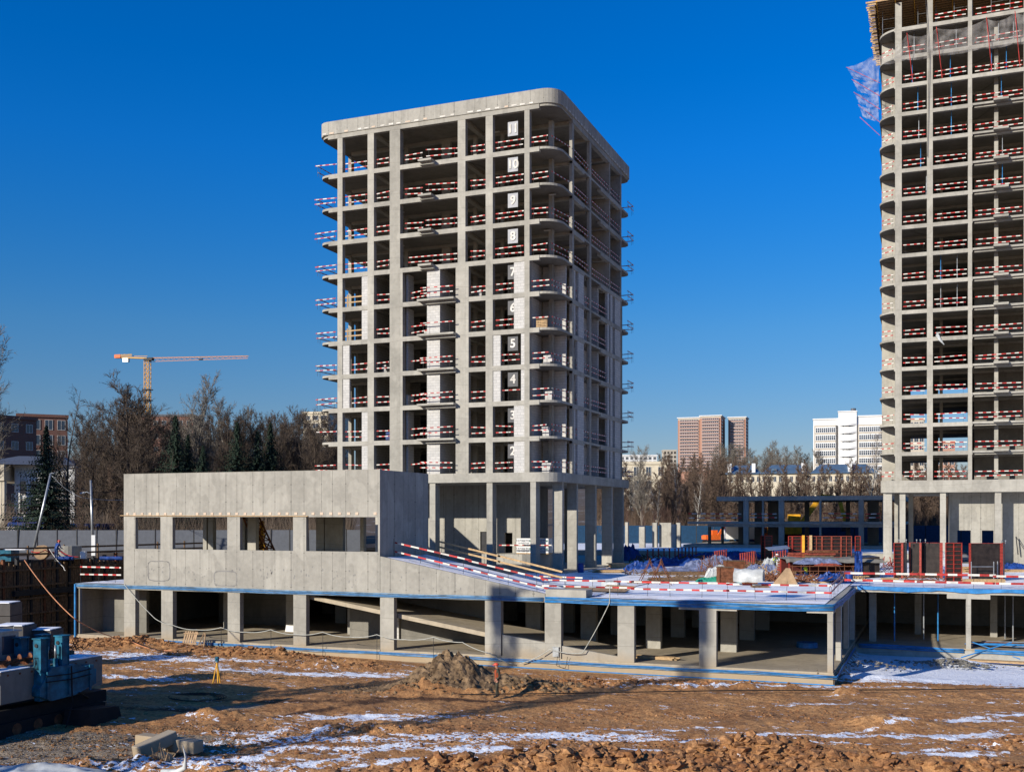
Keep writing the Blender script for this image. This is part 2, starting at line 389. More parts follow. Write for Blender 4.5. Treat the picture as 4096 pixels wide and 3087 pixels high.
# ================================================================== MAIN TOWER
PITCH = 3.333
def mz(k): return 13.92+PITCH*(k-2)          # slab top of storey k
V0 = 92.4
TX0, TX1, TY1 = -57.55, -32.1, 117.4
tw = thing('unfinished_tower', 'bare eleven-storey concrete tower with rounded corners, standing behind the low block', 'building', (-45, 105, 4.65))
CW = {'A': (-55.27, -54.71), 'B': (-51.87, -51.17), 'C': (-49.42, -48.29), 'D': (-42.14, -41.35), 'E': (-39.26, -38.54), 'F': (-35.36, -34.86)}
def rail(mb, p, q, heights=(.50, 1.0), jitter=.06, post=True, seg=.34, h=.09):
    p, q = Vector(p), Vector(q); d = (q-p); L = d.length; d = d/L
    for hh in heights:
        if hh == heights[0] and L > 1.2 and random.random() < .07: continue
        a = p+d*random.uniform(0, .12)+Vector((0, 0, hh+random.uniform(-jitter, jitter)*1.3)); b = q-d*random.uniform(0, .15)+Vector((0, 0, hh+random.uniform(-jitter, jitter)))
        mb.stripe(a, b, .03, h, seg*random.uniform(.85, 1.2), random.random())
    if post:
        mb.m = 2; n = max(2, int(L/2.4)+1)
        for k in range(n):
            c = p+d*(L*(k+.15)/(n-.7)); mb.bar(c, c+Vector((0, 0, heights[-1]+.12)), .022)
        mb.m = 0
    return mb
# floor plates
for k in range(3, 12):
    z = mz(k); mb = MB()
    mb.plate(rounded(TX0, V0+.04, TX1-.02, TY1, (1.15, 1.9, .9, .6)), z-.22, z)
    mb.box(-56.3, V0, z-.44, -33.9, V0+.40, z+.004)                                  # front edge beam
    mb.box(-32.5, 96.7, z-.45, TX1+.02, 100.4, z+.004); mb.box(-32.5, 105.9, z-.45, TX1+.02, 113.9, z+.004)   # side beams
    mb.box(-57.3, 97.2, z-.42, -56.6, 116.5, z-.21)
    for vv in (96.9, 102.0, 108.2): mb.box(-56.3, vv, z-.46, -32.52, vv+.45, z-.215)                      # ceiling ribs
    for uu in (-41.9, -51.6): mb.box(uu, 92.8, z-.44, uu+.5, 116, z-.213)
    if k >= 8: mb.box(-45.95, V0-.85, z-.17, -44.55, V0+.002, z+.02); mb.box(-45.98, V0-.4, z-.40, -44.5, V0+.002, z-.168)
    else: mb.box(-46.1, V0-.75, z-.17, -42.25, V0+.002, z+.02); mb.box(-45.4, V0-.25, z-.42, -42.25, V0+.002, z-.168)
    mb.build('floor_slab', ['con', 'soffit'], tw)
mb = MB(); z = mz(2); mb.prism(rounded(-58.2, V0-.15, TX1+.05, TY1+.3, (1.0, 2.2, 1.2, .6)), z-.87, z); mb.build('podium_slab', 'con', tw)
# roof
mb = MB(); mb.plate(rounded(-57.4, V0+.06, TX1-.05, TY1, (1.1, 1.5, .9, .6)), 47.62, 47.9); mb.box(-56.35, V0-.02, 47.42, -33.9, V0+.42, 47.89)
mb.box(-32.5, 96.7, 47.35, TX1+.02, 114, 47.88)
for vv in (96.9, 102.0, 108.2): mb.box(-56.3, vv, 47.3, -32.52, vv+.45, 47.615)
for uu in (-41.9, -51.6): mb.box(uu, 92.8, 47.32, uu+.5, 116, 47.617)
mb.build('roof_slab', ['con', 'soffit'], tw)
mb = MB(); mb.wall(rounded(-57.55, V0-.1, TX1+.1, TY1+.15, (1.15, 1.7, 1.0, .6)), .22, 47.86, 49.17); mb.build('roof_parapet', 'conwall', tw)
mb = MB(); u = -56.9
while u < -34.2:
    w = random.uniform(.35, .62); mb.m = random.choice((0, 0, 1)); 
    if random.random() < .8: mb.box(u, V0-.125, 47.93+random.uniform(-.02, .02), u+w, V0+.0, 48.06+random.uniform(-.02, .03))
    u += w+random.uniform(.3, .6)
mb.m = 0
for v in np.arange(94.5, 116, .9): mb.box(TX1, v, 47.93, TX1+.125, v+.4, 48.05)
mb.build('seam_blocks', ['white', 'palewood'], tw)['kind'] = 'stuff'
# columns, full height
cols = []
for n, (a, b) in CW.items():
    cols.append((a, V0-.003, b, V0+.55 if n != 'C' else V0+.7))
for (a, b, c, d) in cols: MB().box(a, b, mz(2), c, d, 47.43).build('column', 'con', tw)
mb = MB().box(-48.30, V0+.012, mz(2), -48.02, V0+.6, mz(8)-.3); mb.box(-42.36, V0+.005, mz(2), -42.13, V0+.5, mz(8)-.3); mb.box(-41.36, V0+.005, mz(2), -41.02, V0+.5, mz(8)-.3); mb.build('column_casing', 'con', tw)
for (a, b, c, d) in ((-34.05, 95.4, -33.68, 95.95), (-32.42, 96.7, TX1-.03, 97.25), (-32.42, 102.2, TX1-.03, 102.8), (-34.9, 109.2, TX1-.03, 109.5), (-34.7, 113.5, TX1-.03, 113.9),
                     (-42.45, 96.8, -42.1, 97.15), (-39.55, 96.8, -39.25, 97.1), (-50.2, 97.0, -49.8, 97.5), (-46, 97, -45.1, 97.5),
                     (-56.9, 97.3, -56.55, 97.9), (-56.9, 102, -56.55, 102.6), (-56.9, 107, -56.55, 107.8), (-56.9, 116, -56.5, 116.5), (-47, 116, -46.5, 116.5), (-39, 116, -38.5, 116.5), (-54.6, 101.9, -53.6, 102.3)):
    MB().box(a, b, mz(2), c, d, 47.32).build('column', 'con', tw)
mb = MB()                                                             # lift and stair core
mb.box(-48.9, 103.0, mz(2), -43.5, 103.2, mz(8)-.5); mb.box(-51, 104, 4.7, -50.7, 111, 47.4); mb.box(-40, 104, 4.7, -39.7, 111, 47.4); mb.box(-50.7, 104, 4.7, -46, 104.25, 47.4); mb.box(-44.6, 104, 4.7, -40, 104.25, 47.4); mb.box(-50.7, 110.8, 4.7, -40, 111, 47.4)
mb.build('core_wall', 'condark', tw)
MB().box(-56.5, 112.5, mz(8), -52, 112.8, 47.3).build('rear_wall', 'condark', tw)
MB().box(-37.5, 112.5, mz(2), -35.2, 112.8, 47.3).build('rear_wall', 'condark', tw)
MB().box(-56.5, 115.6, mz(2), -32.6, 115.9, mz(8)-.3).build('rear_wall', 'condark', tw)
# block infill walls, storey by storey
for k in range(2, 8):
    z0, z1 = mz(k)+.005, mz(k+1)-.445
    f = MB(); yb = V0+.06
    def pier(a, b, dy=0., d=.3): f.box(a, yb+dy, z0, b, yb+dy+d, z1)
    if k in (2, 3, 6, 7): pier(-52.55, -51.88); pier(-36.42, -35.37)
    if k in (4, 5): pier(-54.7, -53.95); pier(-38.53, -37.78); pier(-35.72, -35.37)
    pier(-45.42, -44.05, .02, .28); f.box(-44.36, yb+.3, z0, -44.06, yb+4.2, z1+.2)
    if k != 4: f.box(-48.0, V0+.75, z0, -47.8, V0+2.0, z1)
    else: f.box(-48.0, V0+.75, z0, -47.8, V0+2.0, z0+1.1)
    f.box(-34.9, 96.2, z0, -32.62, 96.5, z1+.2); f.box(-35.3, 93, z0, -35.05, 96.2, z1+.2)
    each(f, 'block_infill', 'block', tw)
    g = MB(); g.box(-56.5, 99.3, z0, -53.2, 99.6, z1+.2); g.box(-52.2, 99.3, z0, -49.6, 99.6, z1+.2); g.box(-48.7, 99.3, z0, -45.2, 99.6, z1+.2); g.box(-44.0, 98.6, z0, -40.3, 98.9, z1+.2); g.box(-39.4, 98.3, z0, -35.6, 98.6, z1+.2)
    g.box(-51.95, 93, z0, -51.75, 99.3, z1+.2); each(g, 'partition', 'greyblock', tw)
    each(MB().box(-56.45, 98.0, z0, -56.2, 101.9, z1+.2).box(-56.45, 102.7, z0, -56.2, 115.5, z1+.2), 'left_infill', 'greyblock', tw)
    s = MB()                                                          # right flank
    if k in (2, 3, 6, 7): s.box(-32.40, 97.27, z0, TX1-.1, 97.9, z1)
    s.box(-32.42, 98.6 if k > 5 else 98.3, z0, TX1-.02, 100.3, z1)
    s.box(-33.9, 100.5, z0, -33.7, 103.8, z1+.2); s.box(-33.9, 105.0, z0, -33.7, 106.2, z1+.2); s.box(-34.2, 106.2, z0, -32.5, 106.45, z1+.2)
    s.box(-32.42, 108.5, z0, TX1-.03, 110.4, z1); s.box(-32.42, 111.4, z0, TX1-.05, 113.5, z1)
    each(s, 'flank_infill', 'block', tw)
# guard rails, storey by storey
def rl(segs, h=(.50, 1.0), post=True):
    mb = MB()
    for p, q in segs: rail(mb, p, q, h, post=post)
    return mb.build('guard_rail', ['red', 'white', 'dsteel'], tw)
for k in range(2, 12):
    z = mz(k); y = V0+.3
    rl([((TX0-.45+.2*random.random(), V0+.05, z), (-55.35, V0+.05, z)), ((TX0-.1, V0+.1, z), (TX0-.1, 96.8, z))])
    if k in (6, 7): 
        mb = MB(); mb.bar((-54.6, y, z+1.0), (-52.6, y, z+1.04), .03, .13); mb.bar((-54.6, y, z+.5), (-52.6, y, z+.52), .03, .13); mb.bar((-54.3, y, z), (-54.3, y, z+1.25), .1); mb.build('timber_guard', 'wood', tw)
    else: rl([((-54.6 if k not in (4, 5) else -53.9, y, z), (-51.95 if k not in (2, 3) else -52.6, y, z))])
    rl([((-51.1, y, z), (-49.5, y, z))])
    if k >= 9: rl([((-48.0, y, z), (-45.9, y, z)), ((-45.5, y-.5, z), (-42.2, y, z))])
    elif k == 8: rl([((-47.6, y, z), (-42.2, y, z))])
    else: rl([((-47.7, V0+1.0, z), (-45.3, V0+.1, z)), ((-45.9, V0-.6, z), (-42.3, V0-.6, z))], h=(.55, 1.05))
    rl([((-41.0, y, z), (-39.35, y, z))]); rl([((-38.4 if k not in (4, 5) else -37.7, y-.12, z), (-35.45 if k >= 8 else (-36.45 if k not in (4, 5) else -35.75), y-.12, z))])
    rl([((-34.75, V0+.2, z), (-32.9+random.uniform(-.3, 0), V0+.2, z)), ((-32.8, V0+.3, z), (TX1-.15, 96.6, z))])
    if k >= 8: rl([((TX1-.1, 97.4, z), (TX1-.1, 102.1, z))]); rl([((TX1-.1, 102.9, z), (TX1-.1, 113.4, z))])
    else: rl([((TX1-.1, 97.9, z), (TX1-.1, 98.4, z)), ((TX1-.1, 100.5, z), (TX1-.1, 108.3, z))])
    rl([((TX1+.3, 115.1, z), (TX1+.35, 117.6, z)), ((TX1+.3, 117.6, z), (TX1-1.6, 117.6, z))])
# open ground storey
for (a, b, c, d) in ((-45.1, V0, -44.5, V0+1.0), (-39.16, V0, -38.57, V0+1.0), (-34.74, V0-.1, -34.19, V0+1.0), (-33.3, 94.4, -32.35, 94.85), (-33.3, 98.7, -32.35, 99.15),
                     (-33.4, 104.7, -32.3, 105.2), (-33.4, 110.6, -32.3, 111.1), (-33.4, 115.0, -32.3, 115.5), (-56.5, V0, -55.9, V0+1), (-51, V0, -50.4, V0+1), (-39.5, 116, -38.6, 116.5), (-46.5, 116, -45.6, 116.5)):
    MB().box(a, b, 4.4, c, d, 13.06).build('ground_column', 'con', tw)
mb = MB(); zt = 13.055
for a, b in ((-50.5, -43.35), (-42.3, -40.65), (-39.8, -38.9)): mb.box(a, 100.6, 4.7, b, 100.9, zt)
mb.box(-43.35, 100.6, 8.3, -42.3, 100.9, zt); mb.box(-40.65, 100.6, 8.2, -39.8, 100.9, zt); mb.box(-39.2, 100.9, 4.7, -38.9, 104.5, zt)
mb.build('ground_wall', 'conwall', tw)
MB().box(-43.33, 100.75, 6.2, -42.32, 100.85, 8.29).build('door', 'dsteel', tw)
mb = MB(); pl = [(-50.5, 97.6), (-37.6, 97.6), (-36.2, 98.5), (-35.6, 100.0), (-35.6, 103), (-50.5, 103)]; mb.prism(pl, 4.4, 6.15)
mb.build('loading_platform', 'con', tw)
mb = MB()
for k in range(3, 12):                                                # small ceiling lamps left in some bays
    pass
# hanging storey numbers
NUM = dict(zip(range(2, 19), 'two three four five six seven eight nine ten eleven twelve thirteen fourteen fifteen sixteen seventeen eighteen'.split()))
for k in range(2, 12):
    pale = k >= 8; z = mz(k); zc = z+2.0; u0, u1 = -37.05, -36.05
    t = thing('storey_sign', f'hanging {"pale grey" if pale else "charcoal"} board with the white number {NUM[k]} on the middle tower', 'sign', ((u0+u1)/2, V0+.1, zc), 'storey number boards hung on the middle tower')
    pn = MB().box(u0, V0+.10, zc-.66, u1, V0+.13, zc+.66).build('panel', 'lightsign' if pale else 'gunmetal', t)
    if pale: text_mesh('numeral_shade', str(k), 1.12, 'gunmetal', Vector(((u0+u1)/2+.05, V0+.095, zc-.05)), FRONT, pn, .004)
    text_mesh('numeral', str(k), 1.12, 'white', Vector(((u0+u1)/2, V0+.085, zc)), FRONT, pn, .006)
    mb = MB()
    for u in (u0+.03, u1-.03): mb.bar((u, V0+.14, z+.02), (u, V0+.14, z+2.87), .014)
    mb.build('wire', 'dsteel', t)
# ================================================================== RIGHT TOWER
RV = 128.2; RP = 3.19
def rz_(k): return 13.9 if k == 2 else 17.12+RP*(k-3)
rt = thing('unfinished_tower', 'taller bare concrete tower cut by the right edge, netting on its upper corner', 'building', (2, 138, 4.65))
RX0, RX1, RY1 = -5.95, 22., 150.
for k in range(3, 19):
    z = rz_(k); mb = MB()
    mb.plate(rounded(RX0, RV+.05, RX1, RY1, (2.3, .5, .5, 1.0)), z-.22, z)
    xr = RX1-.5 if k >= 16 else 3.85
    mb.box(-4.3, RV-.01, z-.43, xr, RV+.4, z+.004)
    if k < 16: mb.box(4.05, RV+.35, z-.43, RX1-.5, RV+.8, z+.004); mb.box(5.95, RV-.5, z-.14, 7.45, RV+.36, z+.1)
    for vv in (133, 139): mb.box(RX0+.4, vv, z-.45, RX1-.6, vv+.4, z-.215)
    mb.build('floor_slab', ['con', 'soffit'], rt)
mb = MB(); mb.prism(rounded(RX0+.2, RV-.3, RX1, RY1, (.6, .5, .5, .6)), 12.55, 13.9); mb.build('podium_slab', 'con', rt)
ztop = rz_(18)+2.9
for (a, c, d) in ((-4.19, -3.49, .6), (-.84, -.23, .6), (3.39, 3.8, 1.1), (8.97, 9.5, .6), (14.5, 15.1, .6)):
    MB().box(a, RV-.015, 13.9, c, RV+d, ztop+ (0 if c < 3 else .1)).build('column', 'con', rt)
for (a, b, c, d) in ((-5.75, 131.3, -4.3, 131.7), (6.1, 129.6, 6.5, 130.0), (.5, 134.5, .85, 134.85), (-5.7, 138, -5.3, 138.6), (-5.7, 144, -5.3, 144.6), (5.2, 140, 5.6, 140.5)):
    MB().box(a, b, 13.9, c, d, rz_(18)-.2).build('column', 'con', rt)
mb = MB()
for a, b in ((-5.7, -2.9), (-.9, .4), (4.2, 5.4)): mb.box(a, 146, 13.9, b, 146.3, rz_(18)-.2)
mb.box(4.2, 133.5, 13.9, 21, 133.8, rz_(18)-.2); mb.box(7, 134, 13.9, 7.3, 146, rz_(18)-.2)
mb.box(-5.7, 146, 27, 5.4, 146.25, rz_(18)-.2)
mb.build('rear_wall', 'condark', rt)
for (a, b, c, d) in ((-5.46, RV+.1, -4.54, RV+.9), (-3.72, RV-.1+.3, -3.11, RV+1.0), (.52, RV, 1.13, RV+1), (6.1, RV, 6.73, RV+1), (12.5, RV, 13.2, RV+1), (-4.4, 132, -3.9, 133), (-2.9, 134, -2.4, 136)):
    MB().box(a, b, 4.4, c, d, 12.56).build('ground_column', 'con', rt)
mb = MB(); y = 131.0
mb.box(1.5, y, 4.6, 2.35, y+.3, 12.56); mb.box(2.35, y, 8.3, 3.75, y+.3, 12.56); mb.box(3.75, y, 4.6, 4.9, y+.3, 12.56); mb.box(4.9, y, 8.3, 6.1, y+.3, 12.56); mb.box(6.1, y, 4.6, 21, y+.3, 12.56); mb.box(1.5, y+.3, 4.6, 1.8, y+9, 12.56)
mb.build('ground_wall', 'conwall', rt)
def rr(segs, k):
    mb = MB()
    for p, q in segs: rail(mb, p, q, (.5, 1.0), h=.10, seg=.42)
    mb.build('guard_rail', ['red', 'white', 'dsteel'], rt)
for k in range(2, 19):
    z = rz_(k); y = RV+.25
    if k < 18: rr([((-5.7, RV+1.1, z), (-4.3, RV+.2, z))], k)
    if k < 18: rr([((-3.4, y, z), (-.95, y, z))], k)
    rr([((-.1, y, z), (3.3, y, z))], k); rr([((4.1, y+.3, z), (8.9, y+.3, z))], k)
# steel props standing in some bays
prop_src = None
def prop(x, y, z0, z1, mat='bluepipe', lab=None, grp=None, r=.035):
    t = thing('steel_prop', lab, 'prop', (x, y, z0), grp)
    h = z1-z0; MB().tube([(x, y, z0), (x, y, z0+h*.55)], r*1.35, 6).build('outer_tube', mat, t); MB().tube([(x, y, z0+h*.55), (x, y, z1)], r, 6).build('inner_tube', 'galv' if mat != 'bluepipe' else mat, t)
    MB().box(x-.07, y-.07, z0, x+.07, y+.07, z0+.012).box(x-.07, y-.07, z1-.012, x+.07, y+.07, z1).build('plate', mat, t)
for k, xs in ((17, (-2.2, 2.2, 6.5, 8)), (16, (-2.4, 1.6, 5.8, 7.3)), (15, (-1.8, 1.7, 6.8)), (14, (-1.7, 1.7)), (13, (-1.5, 6.9)), (12, (-.9, 6.9)), (9, (.6, 2.3)), (8, (.6, 2.3))):
    for i, x in enumerate(xs):
        prop(x, RV+1.0, rz_(k), rz_(k+1)-.22, random.choice(('bluepipe', 'galv', 'bluepipe')), f'{("first","second","third","fourth")[i]} thin prop from the left on storey {NUM[k]} of the right tower', 'steel props in the right tower')
# top-storey deck formwork
fw = thing('slab_formwork', 'timber beams and dark plywood deck on props at the very top of the right tower', 'formwork', (2, 135, rz_(18)))
zf = ztop+.05
MB().box(-6.3, RV-.5, zf+.32, 12, 146, zf+.36).build('plywood_deck', 'ply', fw)
for i in range(30): 
    y = RV-.6+i*.62; mb = MB(); mb.box(-6.9-random.random()*.5, y, zf+.12, 12, y+.08, zf+.31); mb.build('timber_beam', 'wood', fw)
for i in range(9):
    x = -6.2+i*2.0; mb = MB(); mb.box(x, RV-1.0, zf-.08, x+.09, 146, zf+.11); mb.build('main_beam', 'yellow', fw)
for i in range(9):
    for j in range(3):
        x = -5.6+i*1.9; y = RV+1.6+j*3; mb = MB()
        mb.tube([(x, y, rz_(18)), (x, y, zf-.08)], .03, 5); 
        if i % 2 == 0:
            for hh in (.8, 1.9): mb.tube([(x, y, rz_(18)+hh), (x+1.9, y, rz_(18)+hh)], .02, 4)
        mb.build('prop', 'oldwood' if j else 'galv', fw)
mb = MB()
for i in range(34):
    y = RV+i*.45; mb.box(-7.1-random.random()*.2, y, zf+.37-i*0, -5.9, y+.12, zf+.44)
mb.build('edge_board', 'wood', fw)
MB().box(-6.4, RV+.2, zf-.9, -6.3, 146, zf+.3).build('edge_shutter', 'oldwood', fw)
# safety net
t_ = NT('safety_net'); v = t_.coord((1, 1, 1)); vo = t_.n('TexNoise'); vo.inputs['Scale'].default_value = 1.2; vo.inputs['Detail'].default_value = 2; t_.l(v, vo.inputs[0])
t_.col((.46, .44, .42)); al = t_.ramp(vo.outputs[0], .3, .75, (.10,)*3+(1,), (.46,)*3+(1,)); t_.l(al, t_.b.inputs['Alpha']); M['net'] = t_.m
def net(name, P0, P1, P2, P3, sag, parent, n=26, m=12, mat='net', ns=.15):
    s = np.linspace(0, 1, n)[None, :]; t = np.linspace(0, 1, m)[:, None]
    P = [np.array(p, float) for p in (P0, P1, P2, P3)]
    out = []
    for a in range(3): out.append((P[0][a]*(1-s)+P[1][a]*s)*(1-t)+(P[3][a]*(1-s)+P[2][a]*s)*t)
    X, Y, Z = out; nz = fbm(s*9+P[0][0]+0*t, t*6+P[0][2]+0*s, 3)-.5
    Z = Z-sag*4*s*(1-s)*(.4+.6*(1-t))+nz*ns; Y = Y+nz*ns*2
    o = sheet(name, X, Y, Z, mat); place(o, parent); return o
nn = thing('safety_net', 'torn grey safety net on red brackets wrapped round the upper storeys of the right tower', 'net', (-6, RV, 50))
za = rz_(17)
xs = [-5.9, -2.9, .15, 5.2, 8.0, 10.5]; tz = [za+.3, za+1.75, za+1.9, za+2.1, za+2.3, za+2.5]
for i in range(len(xs)-1):
    net('net_sheet', (xs[i], RV-1.4 if i else RV-.2, tz[i]), (xs[i+1], RV-1.4, tz[i+1]), (xs[i+1], RV-.1, za-.5), (xs[i], RV-.1, za-.6), .55, nn)
for i, x in enumerate(xs[1:5]): MB().bar((x, RV-1.5, tz[i+1]+.1), (x+.6, RV+.1, za-3.1), .06).build('bracket', 'red', nn)
for i in range(5):
    l = (3.5, 2.9, 2.7, 2.2, 2.0)[i]; zo = 61.9-1.5*i; x0 = RX0-.1
    if i < 4: net('net_sheet', (x0-l, RV+1.2, zo), (x0, RV+.5, zo+(1.0 if i == 0 else -.6)), (x0+.1, RV+.8, zo-2.4), (x0-l*.78, RV+1.4, zo-1.35), .35, nn, ns=.9, n=18, m=8)
    MB().bar((x0-l, RV+1.2, zo), (x0+.2, RV+.6, zo-2.6), .045).build('bracket', 'red', nn)
mb = MB(); mb.tube([(.2, RV-.1, rz_(10)+.1), (.5, RV-.12, rz_(10)-.2), (.9, RV-.14, rz_(10)-.9)], [.16, .12, .03], 6)

# ================================================================== PARKING DECK (basement with deck on top)
DV = 64.6; DZ = 4.65; FZ = .72
dk = thing('parking_deck', 'open concrete basement level with wide pillars and a snowy roof deck', 'building', (-30, 75, 0))
mb = MB(); mb.box(-62, DV, 4.3, -5.55, 124, 4.64); mb.build('deck_slab', 'con', dk)
mb = MB(); mb.box(-5.546, 82.3, 4.3, 60, 160, 4.638); mb.box(-62, 124.004, 4.3, -5.55, 160, 4.636); mb.build('deck_slab', 'con', dk)
MB().box(-62, DV+.03, -.3, -5.5, 100, FZ).build('floor_slab', 'floor', dk)
mb = MB(); mb.box(-62.2, DV-.05, -.5, -5.45, DV+.03, FZ-.11); mb.box(-62.2, DV-.32, -.6, -5.3, DV-.053, .02); mb.box(-5.5, DV-.05, -.5, -5.44, 82.2, FZ-.15); mb.build('foundation_edge', 'conmud', dk)
mb = MB(); mb.box(-5.4, 82.3, -.6, 60, 100, .46); mb.build('floor_slab', 'floor', dk)
mb = MB(); mb.box(-5.44, 82.22, -.7, 60, 82.3, .30); mb.build('foundation_edge', 'con', dk)
CU = [(-57.29, -56.24), (-53.8, -52.75), (-47.83, -46.77), (-42.24, -41.19), (-35.29, -34.23), (-27.5, -26.37), (-23.32, -22.22), (-18.48, -17.41), (-13.35, -12.3)]
for a, b in CU: MB().box(a, DV+.004, FZ, b, DV+.45, 4.3).build('pillar', 'conmud', dk)
MB().box(-5.83, DV+.004, FZ, -5.52, DV+.85, 4.3).build('pillar', 'conmud', dk)
for v in (70.4, 76.6, 82.4): MB().box(-5.85, v, FZ, -5.53, v+.9, 4.3).build('pillar', 'con', dk)
for a, b in CU[1:-2]+[(-18.6, -17.57), (-13.44, -12.38)]:
    for v in (72.1, 79.6, 87.2): MB().box(a, v, FZ, b, v+.5, 4.3).build('pillar', 'con', dk)
mb = MB()
for a, b, z in ((-19.4, -16.5, 4.32), (-14.6, -11.06, 4.15), (-7.0, -5.5, 4.18)): mb.box(a, DV-.005, z-.02, b, DV+1.6, 4.299)
for v in (69.6, 75.8, 81.6): mb.box(-6.5, v, 4.05, -5.5, v+2.2, 4.299)
mb.build('drop_panel', 'con', dk)
mb = MB(); mb.box(-62, 95, 0, -5.4, 95.3, 4.29); mb.box(-62, DV+.3, FZ, -61.7, 95, 4.29); mb.box(-41.1, 70.5, FZ, -38.4, 70.8, 4.29); mb.box(-36.9, 70.5, FZ, -29.5, 70.8, 4.29); mb.box(-38.4, 70.5, 3.3, -36.9, 70.8, 4.29); mb.box(-5.5, 100, -.3, 60, 100.3, 4.29); mb.box(-57.2, 76, FZ, -50, 76.3, 4.29)
mb.box(-61.98, DV+2.6, FZ, -57.4, DV+2.9, 4.29)
mb.build('basement_wall', 'condark', dk)
MB().box(-37.0, 70.3, FZ, -36.85, 70.45, 2.6).build('door_jamb', 'block', dk)
mb = MB(); mb.hexa([(-41.5, 65.2, 4.0), (-19.4, 65.2, .55), (-19.4, 70.4, .55), (-41.5, 70.4, 4.0), (-41.5, 65.2, 4.28), (-19.4, 65.2, .85), (-19.4, 70.4, .85), (-41.5, 70.4, 4.28)])
mb.build('lower_ramp', 'floor', dk)
mb = MB(); mb.hexa([(-26.3, DV+.1, FZ), (-18.5, DV+.1, FZ), (-18.5, DV+.35, FZ), (-26.3, DV+.35, FZ), (-26.3, DV+.1, 2.1), (-18.5, DV+.1, 1.05), (-18.5, DV+.35, 1.05), (-26.3, DV+.35, 2.1)]); mb.build('ramp_kerb', 'conmud', dk)
for a, b in ((.79, 3.62), (9.2, 12.0)):
    MB().box(a, 82.29, 3.98, b, 83.9, 4.299).build('drop_panel', 'con', dk)
for a in (2.05, 10.4): MB().box(a, 82.31, .46, a+.32, 83.3, 3.98).build('pillar', 'con', dk)
for a, v in ((-4.6, 84.5), (-1.5, 91), (4, 91), (9, 91)): MB().box(a, v, .46, a+.5, v+.6, 4.3).build('pillar', 'con', dk)
# upper ramp, its parapet and the kerb block
rp = lambda u: 4.66+max(0, (-23.6-u))*.205
mb = MB(); mb.hexa([(-35.3, DV+.2, 4.64), (-23.6, DV+.2, 4.64), (-23.6, 71.5, 4.64), (-35.3, 71.5, 4.64), (-35.3, DV+.2, rp(-35.3)-.03), (-23.6, DV+.2, 4.65), (-23.6, 71.5, 4.65), (-35.3, 71.5, rp(-35.3)-.03)]); mb.build('upper_ramp', 'con', dk)
mb = MB(); mb.hexa([(-35.27, DV-.02, 4.642), (-23.3, DV-.02, 4.642), (-23.3, DV+.2, 4.642), (-35.27, DV+.2, 4.642), (-35.27, DV-.02, rp(-35.3)+.04), (-23.3, DV-.02, 4.85), (-23.3, DV+.2, 4.85), (-35.27, DV+.2, rp(-35.3)+.04)]); mb.build('ramp_parapet', 'conwall', dk)
mb = MB(); mb.box(-23.28, DV+.02, 4.642, -20.55, DV+1.3, 5.14); mb.build('kerb_block', 'con', dk)
# ================================================================== LOW BLOCK
lb = thing('low_concrete_block', 'long low concrete block with four open windows and a tall streaked parapet', 'building', (-46, 68, 4.65))
z0, zs, zl, zp = 4.643, 7.39, 9.78, 13.02; a0, a1 = -57.3, -35.3
mb = MB(); mb.box(a0, DV-.02, z0, a1, DV+.28, zs); mb.build('sill_wall', 'conwall', lb)
for a, b in ((a0, -56.21), (-53.86, -52.75), (-47.85, -46.75), (-42.25, -41.17), (-35.45, a1)): MB().box(a, DV-.018, zs, b, DV+.3, zl).build('pier', 'conwall', lb)
mb = MB(); mb.box(a0, DV-.02, zl, a1, DV+.28, zp); mb.box(a1-.28, DV+.28, z0, a1, 72.1, zp); mb.box(a0, DV+.28, zl, a0+.28, 90, zp); mb.box(-38.5, 71.8, zl, a1-.28, 72.1, zp); mb.box(-38.8, 72.1, zl, -38.5, 78.2, zp); mb.box(-51.5, 77.9, zl, -38.8, 78.2, zp); mb.box(-51.8, 77.9, zl, -51.5, 90, zp)
mb.build('parapet', 'conwall', lb)
mb = MB(); mb.box(a0+.28, DV+.28, zl, -38.52, 77.9, zl+.25); mb.box(-38.5, DV+.28, zl, a1-.28, 71.8, zl+.25); mb.box(a0+.28, 77.9, zl, -51.8, 90, zl+.25); mb.build('roof_slab', 'con', lb)
mb = MB(); mb.box(-35.6, DV+.3, 6.95, -56, 71.7, 7.1); mb.build('inner_floor', 'con', lb)
for (u, v, w) in ((-55.2, 71.3, .35), (-54.7, 71.3, .5), (-51.6, 71.5, .3), (-51.0, 71.5, .8), (-49.6, 69.5, .75), (-45.0, 72, .7), (-44.2, 72, 1.6), (-40.5, 71, .3), (-39.8, 75, 1.5), (-38.3, 70.5, .5), (-36.7, 71.3, 1.1)):
    MB().box(u, v, 4.65, u+w, v+.4, zl).build('inner_column', 'con', lb)
mb = MB()
for i in range(31):
    u = a0+.25+i*.71+random.uniform(-.06, .06)
    if random.random() < .92: mb.box(u, DV-.05, 9.93+random.uniform(-.01, .01), u+.23, DV-.018, 10.11)
mb.build('wood_spacer', 'palewood', lb)
mb = MB(); mb.bar((-57.6, DV-.07, 9.9), (-41.0, DV-.07, 9.84), .08, .05); mb.build('lath', 'wood', lb)
mb = MB(); mb.box(a0-.02, DV-.03, zp, a1+.02, DV+.3, zp+.03); mb.build('parapet_capping', 'con', lb)
